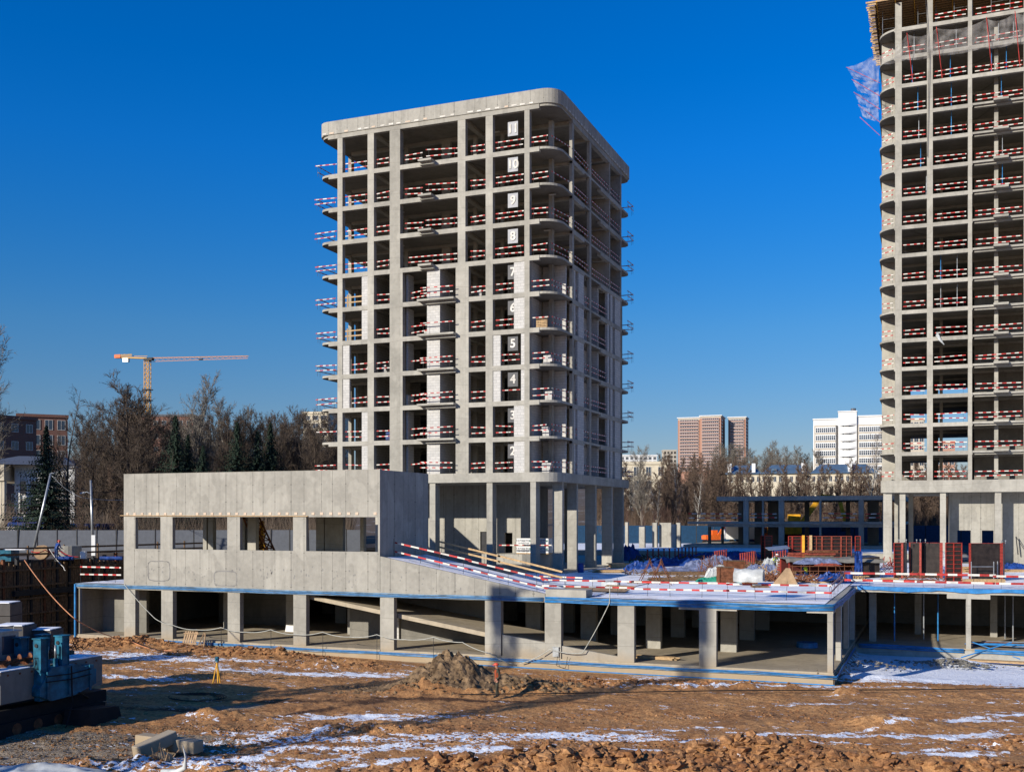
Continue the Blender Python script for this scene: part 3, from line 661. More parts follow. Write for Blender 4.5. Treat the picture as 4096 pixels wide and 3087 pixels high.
# patched openings outlined in darker mortar
t_ = concrete('fresh_mortar', (.30, .29, .27)); M['mortar'] = t_
for (xc, zc, w, h) in ((-54.0, 5.75, 2.0, 1.45), (-48.0, 5.3, 1.95, 1.05)):
    mb = MB(); n = 46; pts = []
    for i in range(n):
        a = 2*math.pi*i/n; cx = math.copysign(abs(math.cos(a))**.35, math.cos(a)); sz = math.copysign(abs(math.sin(a))**.35, math.sin(a))
        pts.append((xc+cx*w/2+random.uniform(-.03, .03), DV-.021, zc+sz*h/2+random.uniform(-.03, .03)))
    pts.append(pts[0])
    for p, q in zip(pts, pts[1:]): mb.bar(p, q, .008, random.uniform(.05, .11), up=(0, 0, 1) if abs(p[0]-q[0]) > abs(p[2]-q[2]) else (1, 0, 0))
    mb.build('mortar_patch', 'mortar', lb)
mb = MB()
for i in range(110):
    x = random.uniform(-56.5, -24.5); z = random.gauss(5.6, .45)
    if z < 4.8 or z > 7 or z > rp(x)+.0+ (3 if x < -35.3 else -.2): continue
    r = random.uniform(.02, .07); n = 7; mb.face(*[len(mb.v)+j for j in range(n)]); mb.v += [(x+r*random.uniform(.6, 1.1)*math.cos(6.283*j/n), DV-.024-(.0), z+1.6*r*random.uniform(.6, 1.1)*math.sin(6.283*j/n)) for j in range(n)]
mb.build('mortar_stains', 'mortar', lb)['kind'] = 'stuff'
# ================================================================== TERRAIN
def sstep(x, a, b):
    t = np.clip((x-a)/(b-a), 0, 1); return t*t*(3-2*t)
BL = []      # blobs: pixel x, pixel y, half length (m), half width (m), height, angle
def blob(X, Y, p, la, wa, ang=TH):
    c, s = math.cos(ang), math.sin(ang); dx = X-p.x; dy = Y-p.y
    a = (dx*c+dy*s)/la; b = (-dx*s+dy*c)/wa
    return np.exp(-(a*a+b*b))
def pit_h(X, Y, fine=True):
    Z = .55*sstep(-X, 28, 58)+0*Y
    Z = Z+(fbm(X*.12+3, Y*.12, 3)-.5)*.30
    rough = .18+.0*X
    for (x, y, la, wa, h, r) in ((1810, 2745, 2.2, 1.4, 1.35, .6), (1700, 2760, 2.2, 1.0, .5, .6), (2090, 2750, 1.8, .9, .6, .6), (2230, 2745, 1.6, .9, .3, .5), (2850, 2735, 5, .8, .22, .5), (2350, 2720, 3.5, .7, .22, .4),
                               (700, 2590, 7, .9, .50, .6), (1050, 2625, 5, .8, .42, .6), (480, 2600, 5, 1.1, .35, .6), (1300, 2660, 2.5, .6, .38, .6), (1450, 2640, 2, .5, .2, .5),
                               (3480, 2690, 2.2, .9, .55, .1), (3800, 2700, 5, .6, .35, .15), (4060, 2690, 2.5, .7, .4, .2), (3560, 2885, 2.2, 1.0, .55, .12), (3380, 2760, .9, .45, .3, .4),
                               (2300, 3060, 3.5, .7, .75, 1.3), (3000, 3030, 3.6, .75, .95, 1.4), (1850, 3085, 3, .5, .5, .9), (3350, 3070, 3, .7, .6, .9), (2500, 3085, 5, .6, .55, .9), (3900, 3080, 3, .6, .45, .8), (4090, 2960, 1.5, .6, .3, .7),
                               (850, 2860, 1.6, .7, .45, .5), (1500, 2905, 3.5, .6, .18, .6), (500, 3040, 3.5, .8, .3, .7), (900, 3060, 2.5, .5, .25, .8), (330, 2720, 3, 1, .2, .3)):
        b = blob(X, Y, at(x, y, .2), la, wa); Z = Z+h*b; rough = rough+r*b*.7
    n1 = fbm(X*.9, Y*.9, 4, .6)-.5; n2 = fbm(X*2.6+9, Y*2.6, 3, .6)-.5
    Z = Z+rough*(1.0*n1+.8*n2)
    Z = Z+rough*.35*np.abs(fbm(X*4.5, Y*4.5, 2)-.5)
    # wheel and track ruts across the foreground
    c, s = math.cos(TH+.12), math.sin(TH+.12); q = -X*s+Y*c
    m = sstep(-Y+X*.39, -54, -46)
    Z = Z+m*.05*np.sin(q*4.2+2.5*fbm(X*.1, Y*.1, 2))
    # right bay sits lower, next to the basement slab
    bay = sstep(X, -6.5, -4.5)*sstep(Y, 66.5, 72.0); Z = Z*(1-bay)+bay*(-.28+.12*(fbm(X*.4, Y*.4, 3)-.5)+.5*blob(X, Y, at(3800, 2655, -.2), 2.2, 1.0)*(1+.8*n2)+.22*blob(X, Y, at(3450, 2665, -.2), 1.6, .6))
    edge = sstep(Y, 62.0, 64.0)*(X < -5.2); Z = Z*(1-edge)+edge*(.0+.45*sstep(-X, 30, 58))
    return Z
X, Y = np.meshgrid(np.arange(-84, 22, .14), np.arange(30, 66.5, .14))
def region_attr(X, Y):
    Z0 = .1; S = np.full_like(X, -.12); G = np.full_like(X, -.3); B = np.full_like(X, -.35)
    def add(A, lst):
        for (x, y, la, wa, h) in lst: A += h*blob(X, Y, at(x, y, Z0), la, wa)
    add(S, ((1400, 2960, 16, 4.5, .13), (900, 2680, 14, 2.0, .18), (2200, 2950, 9, 2, .12), (750, 2655, 9, .8, .95), (1150, 2690, 7, .8, .75), (450, 2640, 5, 1.4, .9), (560, 2725, 5, .7, .8), (1450, 2690, 3, .9, .7), (1650, 2745, 1.6, .5, 1.0), (2010, 2745, 1.5, .4, .7),
            (1500, 2860, 6, .7, .75), (1150, 2950, 6, .6, .5), (1400, 2980, 6, .4, .6), (900, 3020, 6, .6, .6), (1900, 2945, 7, .45, .7), (2250, 2930, 6, .4, .5), (700, 3060, 5, .5, .8), (1250, 3060, 7, .5, .75), (1000, 2920, 4, .5, .5),
            (1900, 2990, 4, .35, .75), (2350, 2935, 3.0, .4, .7), (2600, 2910, 4, .35, .5),
            (2550, 2705, 4, .8, .75), (3050, 2738, 7, .55, 1.5), (2850, 2730, 4, .5, .6), (2250, 2715, 3, .6, .6),
            (3350, 2808, 5, .22, .9), (3050, 2815, 1.5, .2, .6), (3850, 2875, 4, .35, 1.2), (4080, 2850, 2, .25, 1.0), (3600, 2935, 5, .35, 1.1), (3500, 2960, 5, .25, .8), (3900, 2925, 4, .25, .9), (3750, 3000, 4, .3, .9), (3550, 3020, 3, .3, .6), (4080, 2960, 2, .4, .8), (3950, 2840, 3, .2, .6), (2700, 2950, 5, .3, .6), (2500, 2990, 3, .25, .5),
            (3350, 2775, 1.3, .25, .7), (3100, 2720, 5, .4, .5), (3950, 2790, 3, .12, .5), (3800, 2705, 8, .9, 1.0), (3500, 2712, 3, .7, .8), (4050, 2720, 5, .5, .7)))
    add(G, ((400, 2960, 6, 1.9, 1.6), (150, 3000, 6, 3, 1.4), (700, 2950, 4, .8, .7), (900, 2700, 6, .6, .9), (500, 2780, 5, 1.0, .9), (1850, 2700, 4.5, 3.0, 1.5), (700, 2830, 8, 1.2, .8), (1250, 2770, 6, .8, .5), (2500, 2690, 3, .7, .5)))
    def streak(A, lst):
        for (xa, ya, xb, yb, w, h) in lst:
            p, q = at(xa, ya, Z0), at(xb, yb, Z0); A += h*blob(X, Y, (p+q)/2, (q-p).length/1.7, w, math.atan2(q.y-p.y, q.x-p.x))
    streak(S, ((800, 3080, 1480, 2850, .45, .75), (1000, 3085, 1700, 2950, .40, .75), (900, 2990, 1250, 2870, .45, .6), (1300, 3060, 2000, 2990, .28, .8), (1500, 2985, 2150, 2930, .25, .8), (1150, 2870, 1650, 2845, .3, .7), (1900, 2975, 2500, 2900, .22, .7), (600, 3075, 1000, 3010, .4, .6),
               (3250, 2940, 3700, 2890, .22, .8), (3650, 2880, 4096, 2850, .3, .9), (3400, 3010, 3900, 2965, .2, .7), (3850, 3000, 4096, 2940, .25, .7), (2700, 2960, 3200, 2925, .2, .6), (3750, 2945, 4090, 2900, .2, .6), (430, 2690, 900, 2650, .5, .5)))
    streak(B, ((500, 2960, 1500, 2800, .5, .6), (1100, 3000, 2100, 2890, .35, .6), (1500, 3060, 2600, 2960, .3, .5), (2500, 2900, 4000, 2840, .3, .5), (2900, 2790, 3900, 2775, .35, .4), (1200, 2780, 2400, 2800, .4, .6), (2200, 2850, 3000, 2880, .3, .5)))
    streak(G, ((600, 2870, 1300, 2780, .7, .6), (1000, 2920, 1600, 2830, .3, .5)))
    add(B, ((700, 2800, 16, 3.0, .55), (1500, 2850, 12, 2.5, .35), (900, 2940, 8, 2, .3), (2000, 2790, 6, .8, .3), (3000, 2850, 9, .8, .2), (600, 2560, 9, 1.6, 1.0), (900, 2600, 8, 1.1, .9), (1300, 2650, 5, 1.0, .75), (2500, 2720, 5, .8, .8), (3000, 2712, 3, .4, .6), (2800, 2820, 2, .3, .5), (3400, 2810, 1, .25, .8), (3700, 2705, 1.2, .25, .9), (1200, 2800, 7, .8, .5), (700, 2840, 5, .7, .7), (2400, 2800, 5, .35, .4), (3000, 2805, 1, .2, .7)))
    S += .25*sstep(X, -6.5, -4)*sstep(Y, 67, 70)*6
    S -= 1.3*blob(X, Y, at(1850, 2735, .5), 3.2, 1.6)+1.2*blob(X, Y, at(2300, 3070, .5), 4, .8)+1.2*blob(X, Y, at(3050, 3050, .5), 4.5, .9)
    return np.stack([S, G, B], -1)
g = sheet('pit_ground', X, Y, pit_h(X, Y), 'soil', region_attr(X, Y)); tag(g, kind='structure')
X, Y = np.meshgrid(np.arange(-6.4, 40, .2), np.arange(66.3, 82.5, .2)); 
Zb = pit_h(X, Y)
g = sheet('bay_ground', X, Y, Zb+.01, 'soil', region_attr(X, Y)); tag(g, kind='structure')
# the whole site ground and the rising land behind
def hill(X, Y):
    d = Y+.1*X
    return 4.3+sstep(d, 150, 190)*.8+sstep(d, 200, 330)*9+sstep(d, 330, 560)*9+sstep(d, 560, 1100)*22+(fbm(X*.02, Y*.02, 3)-.5)*2*sstep(d, 180, 300)
X, Y = np.meshgrid(np.concatenate([np.arange(-900, -120, 26), np.arange(-120, 160, 7), np.arange(160, 1200, 26)]), np.concatenate([np.arange(125, 400, 5), np.arange(400, 2400, 40)]))
g = sheet('hillside', X, Y, hill(X, Y), 'earth'); tag(g, kind='structure')
mb = MB(); mb.box(-1200, -700, -2, 900, 3000, -.7); g = mb.build('ground', 'soil'); tag(g, kind='structure')
# upper ground left of the pit behind the shoring wall
mb = MB(); mb.box(-900, -300, -1, -70.6, 124.9, 6.15); mb.box(-70.6, 96.2, -1, -62.3, 124.9, 6.15); g = mb.build('upper_ground', 'earth'); tag(g, kind='structure')
# raised slab right of the tower
mb = MB(); mb.prism([(-60, 138), (-28, 139), (2, 141), (2, 184), (-60, 184)], 4.4, 5.25); o = mb.build('raised_slab', 'con'); tag(o, 'low raised concrete slab carrying lone pillars between the two towers', 'slab')
# snow on the deck
def snow_sheet(name, x0, x1, y0, y1, z, st=.3):
    X, Y = np.meshgrid(np.arange(x0, x1+.01, st), np.arange(y0, y1+.01, st))
    Z = z+.012+.035*fbm(X*.7, Y*.9, 4)
    o = sheet(name, X, Y, Z, 'snow'); return tag(o, kind='stuff')
snow_sheet('deck_snow', -20.4, -5.9, DV+.3, 96, DZ); snow_sheet('deck_snow', -35.0, -20.4, DV+1.4, 91.5, DZ); snow_sheet('deck_snow', -5.9, 40, 82.9, 127, DZ); snow_sheet('deck_snow', -20.4, -5.9, 96, 123, DZ, .5); snow_sheet('deck_snow', -31, -20.4, 91.8, 117, DZ)
snow_sheet('deck_snow', -61.8, -57.4, DV+.2, 80, DZ); snow_sheet('slab_snow', -59, 1.8, 141, 183, 5.25, .8)
X, Y = np.meshgrid(np.arange(-35.0, -23.3, .3), np.arange(DV+.25, 71.4, .3)); Z = 4.66+np.maximum(0, (-23.6-X))*.205+.03*fbm(X, Y, 3)
tag(sheet('ramp_snow', X, Y, Z, 'snow'), kind='stuff')
# clods
def ico():
    bm = bmesh.new(); bmesh.ops.create_icosphere(bm, subdivisions=1, radius=1); v = np.array([x.co[:] for x in bm.verts]); f = np.array([[a.index for a in x.verts] for x in bm.faces]); bm.free(); return v, f
IV, IF = ico()
def clods(name, pts, sizes, mat, kind=True, flat=.75):
    n = len(pts); jit = rng.uniform(.40, 1.35, (n, len(IV), 1)); sc = sizes[:, None, None]*np.stack([rng.uniform(.7, 1.3, n), rng.uniform(.7, 1.3, n), rng.uniform(.5, 1., n)*flat], -1)[:, None, :]
    a = rng.uniform(0, 6.28, n); ca, sa = np.cos(a), np.sin(a); Rm = np.zeros((n, 3, 3)); Rm[:, 0, 0] = ca; Rm[:, 0, 1] = -sa; Rm[:, 1, 0] = sa; Rm[:, 1, 1] = ca; Rm[:, 2, 2] = 1
    V = np.einsum('nij,nkj->nki', Rm, IV[None]*jit*sc)+pts[:, None, :]
    Fc = IF[None]+(np.arange(n)*len(IV))[:, None, None]
    me = bpy.data.meshes.new(name); V = V.reshape(-1, 3).astype(np.float32); Fc = Fc.reshape(-1, 3)
    me.vertices.add(len(V)); me.vertices.foreach_set('co', V.ravel()); me.loops.add(Fc.size); me.loops.foreach_set('vertex_index', Fc.ravel().astype(np.int32))
    me.polygons.add(len(Fc)); me.polygons.foreach_set('loop_start', np.arange(0, Fc.size, 3, dtype=np.int32)); me.update(calc_edges=True); me.shade_flat()
    me.materials.append(M[mat]); o = bpy.data.objects.new(name, me); COL.objects.link(o)
    if kind: tag(o, kind='stuff')
    return o
def scatter(name, zones, mat, smin, smax, pw=2.5, hf=pit_h, up=-.05):
    P = []; S = []
    for (x, y, la, wa, n) in zones:
        c = at(x, y, .2); a = rng.normal(0, .62, (n, 2)); dx = a[:, 0]*la; dy = a[:, 1]*wa; cs, sn = math.cos(TH), math.sin(TH)
        px = c.x+dx*cs-dy*sn; py = c.y+dx*sn+dy*cs; k = ~((py > 64.1) & (px < -5.3)); px, py = px[k], py[k]
        s = smin+(smax-smin)*rng.random(len(px))**pw; P.append(np.stack([px, py, hf(px, py)+s*up], -1)); S.append(s)
    return clods(name, np.concatenate(P), np.concatenate(S), mat)
scatter('soil_clods', ((2300, 3060, 5, 1.0, 1500), (3000, 3035, 5.5, 1.1, 2200), (1850, 3080, 4, .8, 900), (3350, 3060, 4, 1, 900), (2600, 3080, 7, .7, 1300), (3950, 3070, 4, .9, 700), (4080, 2960, 2, .8, 250)), 'clod', .02, .30, 4.0)
scatter('soil_clods', ((1000, 2960, 9, 2.2, 2500), (1500, 2900, 9, 1.5, 1700), (600, 3040, 7, 1, 1300), (2400, 2950, 10, 1.2, 2000), (3300, 2960, 9, 1.2, 900), (2600, 2850, 14, 1.6, 1200), (3500, 2860, 7, 2, 500), (3700, 2720, 7, 1.2, 350)), 'clod', .015, .12, 3)
scatter('soil_clods', ((700, 2595, 8, 1.2, 1100), (1050, 2625, 6, 1.0, 900), (480, 2600, 5, 1.4, 600), (1300, 2655, 3.5, .8, 600), (2700, 2722, 8, .8, 1100), (2350, 2715, 4, .9, 500)), 'clod', .04, .24, 2.6)
scatter('gravel', ((350, 2950, 6, 1.6, 3500), (200, 3010, 6, 2, 1500), (900, 2700, 6, .7, 900), (650, 2900, 5, 1, 900)), 'clay', .02, .07, 2)
scatter('grey_clods', ((1810, 2735, 2.6, 1.4, 3000), (1700, 2750, 3.2, 1.2, 1200), (2090, 2745, 2.4, 1.2, 1500), (1550, 2735, 2, .7, 300)), 'clay', .03, .22, 2.6)
# the big soil heap as a countable thing stands on its own mesh
c0 = at(1805, 2742, .15); X, Y = np.meshgrid(np.arange(c0.x-6, c0.x+6, .12), np.arange(c0.y-3.4, c0.y+3.6, .12))
hb = 2.45*blob(X, Y, Vector((c0.x+.1, c0.y, 0)), 2.1, 1.6)+.7*blob(X, Y, Vector((c0.x-2.6, c0.y-.8, 0)), 2.4, 1.2)+.75*blob(X, Y, Vector((c0.x+3.0, c0.y+1.0, 0)), 1.9, 1.1)
Z = hb*(.82+.5*(fbm(X*1.6, Y*1.6, 4, .65)-.5))+.35*hb*np.abs(fbm(X*3.3, Y*3.3, 3, .7)-.5)+pit_h(X, Y)-.45*(hb < .25)-.05-hb*.55
o = sheet('soil_heap', X, Y, Z, 'clay', smooth=False); tag(o, 'tall lumpy heap of grey clay between the worker and the basement edge', 'soil heap')
# ================================================================== SHORING WALL
sw = thing('shoring_wall', 'timber lagging wall with dark steel soldier piles holding the left side of the pit', 'retaining wall', (-70.2, 75, 0))
for i in range(48):
    v = 40+i*1.42-.5; top = 6.2+random.uniform(-.05, .35)
    if v > 97: break
    MB().box(-70.25, v, -.6, -69.98, v+.22, top).build('soldier_pile', 'dsteel' if i % 3 else 'rust', sw)
    mb = MB()
    for j in range(5):
        vv = v+.24+j*.235; mb.box(-70.2+random.uniform(0, .05), vv, -.6, -70.12+random.uniform(0, .07), vv+.2, 5.75+random.uniform(-.1, .35))
    mb.build('lagging', 'oldwood', sw)
for z in (5.5, 4.1, 3.0, 1.8, .8):
    for k in range(7):
        v = 40+k*8; mb = MB(); mb.bar((-69.93, v, z+random.uniform(-.08, .08)), (-69.93, v+7.7, z+random.uniform(-.08, .08)), .08, .16); mb.build('waler', 'oldwood', sw)
MB().box(-70.0, 66, 3.3, -69.7, 96, 3.75).build('steel_waler', 'dsteel', sw)
mb = MB(); mb.box(-70.2, 96.0, -.5, -62.2, 96.2, 6.1); mb.build('lagging', 'oldwood', sw)
mb = MB(); mb.bar((-70.4, 60, 7.2), (-70.4, 96, 7.1), .05, .16); mb.bar((-70.4, 60, 6.7), (-70.4, 96, 6.6), .05, .16)
for v in range(60, 97, 4): mb.bar((-70.4, v, 6.1), (-70.4, v, 7.4), .12)
tag(mb.build('timber_handrail', 'oldwood'), 'weathered timber handrail along the top of the shoring wall', 'railing')
# ================================================================== TREES
def tree_mesh(name, seed, h, wood, twig, spread=.42, first=.18, nb=16, up=.9, n3=9, n4=4, lean=0., twr=.014, trunk_r=.017):
    """trunk, limbs and fine twigs; returns (trunk+limb mesh, twig mesh)"""
    rd = random.Random(seed); A = MB(); B = MB()
    def vdir(d, ang, az):
        d = d.normalized(); a = d.orthogonal().normalized(); b = d.cross(a)
        return (d*math.cos(ang)+(a*math.cos(az)+b*math.sin(az))*math.sin(ang)).normalized()
    pts = []; p = Vector((0, 0, 0)); d = Vector((lean, 0, 1)).normalized(); k = 9
    for i in range(k+1):
        pts.append(p.copy()); p = p+d*h/k; d = (d+Vector((rd.gauss(0, .05), rd.gauss(0, .05), .06))).normalized()
    r0 = h*trunk_r; A.tube(pts, [r0*(1-.92*i/k) for i in range(k+1)], 6)
    def on(t):
        x = t*k; i = min(int(x), k-1); return pts[i].lerp(pts[i+1], x-i)
    def path(p, d, L, n, curl, grav):
        out = [p]; 
        for i in range(n): d = (d+Vector((rd.gauss(0, curl), rd.gauss(0, curl), rd.gauss(0, curl)+grav))).normalized(); p = p+d*L/n; out.append(p)
        return out
    def tri(mb, a, b, w):
        d = (b-a).normalized(); s = d.cross(Vector((rd.uniform(-1, 1), rd.uniform(-1, 1), rd.uniform(-1, 1)))).normalized()*w; u = d.cross(s).normalized()*w
        n = len(mb.v); mb.v += [tuple(a+s), tuple(a-s*.5+u*.87), tuple(a-s*.5-u*.87), tuple(b)]
        mb.face(n, n+1, n+3); mb.face(n+1, n+2, n+3); mb.face(n+2, n, n+3)
    for i in range(nb):
        t = first+(1-first)*(i+rd.random())/nb; L1 = h*spread*(1-.62*t)*rd.uniform(.7, 1.15)
        b1 = path(on(min(t, .98)), vdir(Vector((0, 0, 1)), rd.uniform(.5, 1.0)*up, i*2.4+rd.random()), L1, 5, .12, .10)
        r1 = r0*(1-t)*.42+.012; A.tube(b1, [r1*(1-.75*j/5) for j in range(6)], 4, False)
        for j in range(n3):
            x = (.18+.82*(j+rd.random())/n3)*5; q = b1[min(int(x), 4)].lerp(b1[min(int(x), 4)+1], x-int(min(x, 4))) if x < 5 else b1[5]
            dd = (b1[-1]-b1[0]).normalized(); b2 = path(q, vdir(dd, rd.uniform(.35, .9), rd.uniform(0, 6.28)), L1*rd.uniform(.25, .5), 3, .16, .12)
            A.tube(b2, [r1*.38, r1*.3, r1*.22, r1*.12], 3, False)
            for m in range(n4):
                y = rd.uniform(.2, 3)*.999; s = b2[int(y)].lerp(b2[int(y)+1], y-int(y)); d2 = vdir((b2[-1]-b2[0]).normalized(), rd.uniform(.3, .9), rd.uniform(0, 6.28))
                L = L1*rd.uniform(.10, .24); e = s+(d2+Vector((0, 0, .2)))*L; tri(B, s, e, twr)
                for w in range(3):
                    z = s.lerp(e, rd.uniform(.2, .95)); tri(B, z, z+vdir(d2, rd.uniform(.4, .9), rd.uniform(0, 6.28))*L*rd.uniform(.35, .7), twr*.7)
    ma = bpy.data.meshes.new(name+'_trunk'); ma.from_pydata(A.v, [], A.f); ma.materials.append(M[wood]); ma.polygons.foreach_set('use_smooth', [True]*len(A.f))
    mb_ = bpy.data.meshes.new(name+'_crown'); mb_.from_pydata(B.v, [], B.f); mb_.materials.append(M[twig])
    return ma, mb_
def spruce_mesh(name, seed, h):
    rd = random.Random(seed); A = MB().tube([(0, 0, 0), (0, 0, h*.97)], [h*.016, .02], 6); B = MB(); n = int(h*5.2)
    for i in range(n):
        t = (i+.5)/n; z = h*(.07+.93*t); L = (h*.40*(1-t)**1.0+.05)*rd.uniform(.8, 1.1)*(.70+.45*(1-((t*n/9.) % 1))); m = 9 if t < .8 else 6; off = rd.random()*6
        for j in range(m):
            a = off+6.283*j/m+rd.uniform(-.2, .2); LL = L*rd.uniform(.7, 1.1); droop = rd.uniform(.18, .42)*(1-t*.6)
            ns = max(3, int(LL/.28))
            for s in range(ns):
                f0 = s/ns; r = LL*(f0+.1); zz = z-droop*r*(1.25-f0)+rd.uniform(-.06, .06); w = (.13+.22*(1-f0))*(.45+.55*(1-t))
                for sd in (-1, 1):
                    b = a+sd*rd.uniform(.5, 1.0); cx, cy = r*math.cos(a), r*math.sin(a); k = len(B.v); ww = w*rd.uniform(.8, 1.5)
                    B.v += [(cx, cy, zz+.04), (cx+ww*math.cos(b), cy+ww*math.sin(b), zz-.13), (cx+.6*ww*math.cos(a), cy+.6*ww*math.sin(a), zz-.20*rd.random()-.10)]; B.face(k, k+1, k+2)
    ma = bpy.data.meshes.new(name+'_trunk'); ma.from_pydata(A.v, [], A.f); ma.materials.append(M['bark'])
    mb_ = bpy.data.meshes.new(name+'_crown'); mb_.from_pydata(B.v, [], B.f); mb_.materials.append(M['spruce']); return ma, mb_
TM = {}
for i in range(4): TM['dark%d' % i] = tree_mesh('dark_tree', 20+i, 15, 'bark', 'bark', spread=.40, nb=24, n3=12, n4=7, first=.12, twr=.024)
for i in range(3): TM['pale%d' % i] = tree_mesh('pale_tree', 40+i, 15, 'barkg', 'barkg', spread=.36, nb=22, up=.62, n3=11, n4=7, first=.2, twr=.019)
for i in range(2): TM['birch%d' % i] = tree_mesh('birch', 60+i, 15, 'birch', 'redtwig', spread=.24, nb=20, up=.6, n3=8, n4=5, first=.30, twr=.014, trunk_r=.010)
for i in range(4): TM['wood%d' % i] = tree_mesh('wood_tree', 80+i, 15, 'bark', 'redtwig', spread=.24, nb=22, up=.6, n3=10, n4=8, first=.06, twr=.026, trunk_r=.010)
TM['thin0'] = tree_mesh('thin_tree', 99, 15, 'bark', 'bark', spread=.24, nb=9, up=1.1, n3=6, n4=3, first=.30, twr=.014, trunk_r=.011)
for i in range(3): TM['spruce%d' % i] = spruce_mesh('spruce', 120+i, 15)
trng = random.Random(3)
def tree(kind, p, h, label, group, sx=1., cat='tree', name='bare_tree'):
    a, b = TM[kind]; r = thing(name, label, cat, p, group, rz=trng.uniform(0, 6.28), local=True); r.scale = (h/15*sx, h/15*sx, h/15)
    for n, me in (('trunk', a), ('crown', b)):
        o = bpy.data.objects.new(n, me); COL.objects.link(o); o.parent = r
    return r
def tpx(kind, x, ytop, d, zb, label, group, sx=1., **k):
    p = atd(x, d, zb); return tree(kind, p, zat(ytop, d)-zb, label, group, sx, **k)
GL = 'bare trees behind the left fence'
for (kd, x, y, d, sx, lab) in (('pale1', -30, 1400, 118, 1.0, 'pale bare tree reaching in over the left edge of the photo'), ('thin0', 270, 1560, 124, 1.0, 'thin bare tree with a forked top standing in front of the white pillared house'),
    ('dark0', 430, 1640, 150, 1., 'broad dark brown bare tree right of the thin forked tree'), ('dark1', 520, 1590, 146, 1.1, 'dense dark bare tree just left of the distant crane mast'), ('dark2', 620, 1640, 150, 1., 'dark bare tree in front of the crane mast'), ('dark3', 360, 1700, 142, .9, 'dark bare tree with many low limbs behind the right lamp post'),
    ('pale0', 790, 1560, 170, 1.05, 'tallest pale grey poplar above the spruces'), ('pale1', 880, 1640, 175, .9, 'pale grey bare tree right of the tallest poplar'), ('pale2', 970, 1690, 178, .95, 'pale grey bare tree above the middle spruces'), ('pale0', 690, 1700, 172, .8, 'lower pale bare tree between crane and poplar'),
    ('pale2', 1080, 1720, 180, 1., 'pale bare tree behind the right pair of spruces'), ('dark1', 1170, 1740, 160, .9, 'brown bare tree left of the pale distant block'), ('dark2', 1260, 1700, 150, .8, 'brown bare tree touching the left flank of the middle tower'), ('dark0', 1330, 1790, 152, .8, 'low brown bare tree seen through the left bays of the middle tower'), ('dark3', 1210, 1800, 158, .8, 'low brown bare tree beside the lowest balcony of the middle tower'),
    ('wood1', 470, 1880, 122, .9, 'young bare tree in front of the blue pavilion'), ('thin0', 655, 1800, 135, 1., 'slim bare tree left of the low block'), ('dark1', 230, 1800, 128, .7, 'dark bare tree beside the big spruce'), ('dark3', 560, 1760, 138, .9, 'dark bare tree between the lamp post and the low block'), ('wood2', 320, 1930, 118, .9, 'small bare sapling right of the big spruce')):
    tpx(kd, x, y, d, 5.6, lab, GL, sx)
for i in range(80):
    x = trng.uniform(290, 1370); d = trng.uniform(150, 235); tpx('dark%d' % trng.randrange(4), x, trng.uniform(1680, 1840), d, 6, 'bare brown tree in the dense thicket behind the left fence', 'thicket trees behind the left fence', .85)
for i, (x, y, d, lab) in enumerate(((185, 1700, 122, 'largest dark spruce in front of the white pillared house'), (703, 1660, 140, 'tall slender spruce under the tallest poplar'), (752, 1735, 142, 'spruce touching the right side of the slender spruce'), (812, 1780, 138, 'short broad spruce in the gap between two taller ones'),
    (948, 1685, 142, 'dense spruce standing alone above the middle of the low block'), (1030, 1722, 144, 'broad spruce left of the last spruce of the row'), (1082, 1688, 146, 'rightmost spruce of the row above the low block'))):
    tpx('spruce%d' % (i % 3), x, y, d, 5.8, lab, 'spruces behind the low block', 1.25 if i in (0, 3, 5) else 1.05, name='spruce')
GR = 'bare trees in the wood behind the site'
n = 0
for row, (d0, d1, cnt) in enumerate(((196, 210, 66), (215, 235, 70), (245, 275, 70), (285, 320, 46))):
    for i in range(cnt):
        x = 2380+(4250-2380)*(i+trng.random())/cnt; d = trng.uniform(d0, d1); zb = 5.0 if d < 215 else 5+ (d-215)*.07
        if row == 3 and 2900 < x < 3560: continue
        
        if row >= 1 and 2500 < x < 2640 and trng.random() < .75: continue
        top = {0: (1895, 2000), 1: (1850, 1950), 2: (1840, 1930), 3: (1840, 1900)}[row]
        if 2950 < x < 3560: top = (1850, 2010)
        kd = 'wood%d' % trng.randrange(4)
        tpx(kd, x, trng.uniform(*top), d, zb, 'slim brown bare tree in the dense wood behind the site', GR, trng.uniform(1.0, 1.35))
for (x, y, d, lab) in ((2570, 1820, 192, 'pale branching tree in front of the cream house'), (2790, 1900, 190, 'white-stemmed birch left of the unfinished two-storey frame'), (2620, 1930, 194, 'white-stemmed birch above the lone pillars'), (3480, 1745, 200, 'tall pale birch beside the left edge of the right tower'), (2720, 1870, 198, 'birch with a light trunk in the middle of the wood'), (3110, 1930, 196, 'birch behind the unfinished two-storey frame')):
    tpx('birch%d' % (n % 2) if n else 'pale1', x, y, d, 5., lab, 'birches at the edge of the wood', 1.1); n += 1
for i in range(26):
    x = 2860+(3300-2860)*i/25+trng.uniform(-12, 12); d = trng.uniform(430, 480); tpx('pale%d' % trng.randrange(3), x, trng.uniform(1790, 1850), d, 18, 'distant bare tree on the ridge between the brick towers and the white block', 'distant trees on the ridge', 1.4)
for i in range(14):
    x = 2640+(3000-2640)*i/13+trng.uniform(-12, 12); d = trng.uniform(380, 430); tpx('wood%d' % trng.randrange(4), x, trng.uniform(1820, 1860), d, 17, 'distant brown tree in front of the brick towers', 'distant trees below the brick towers', 1.5)
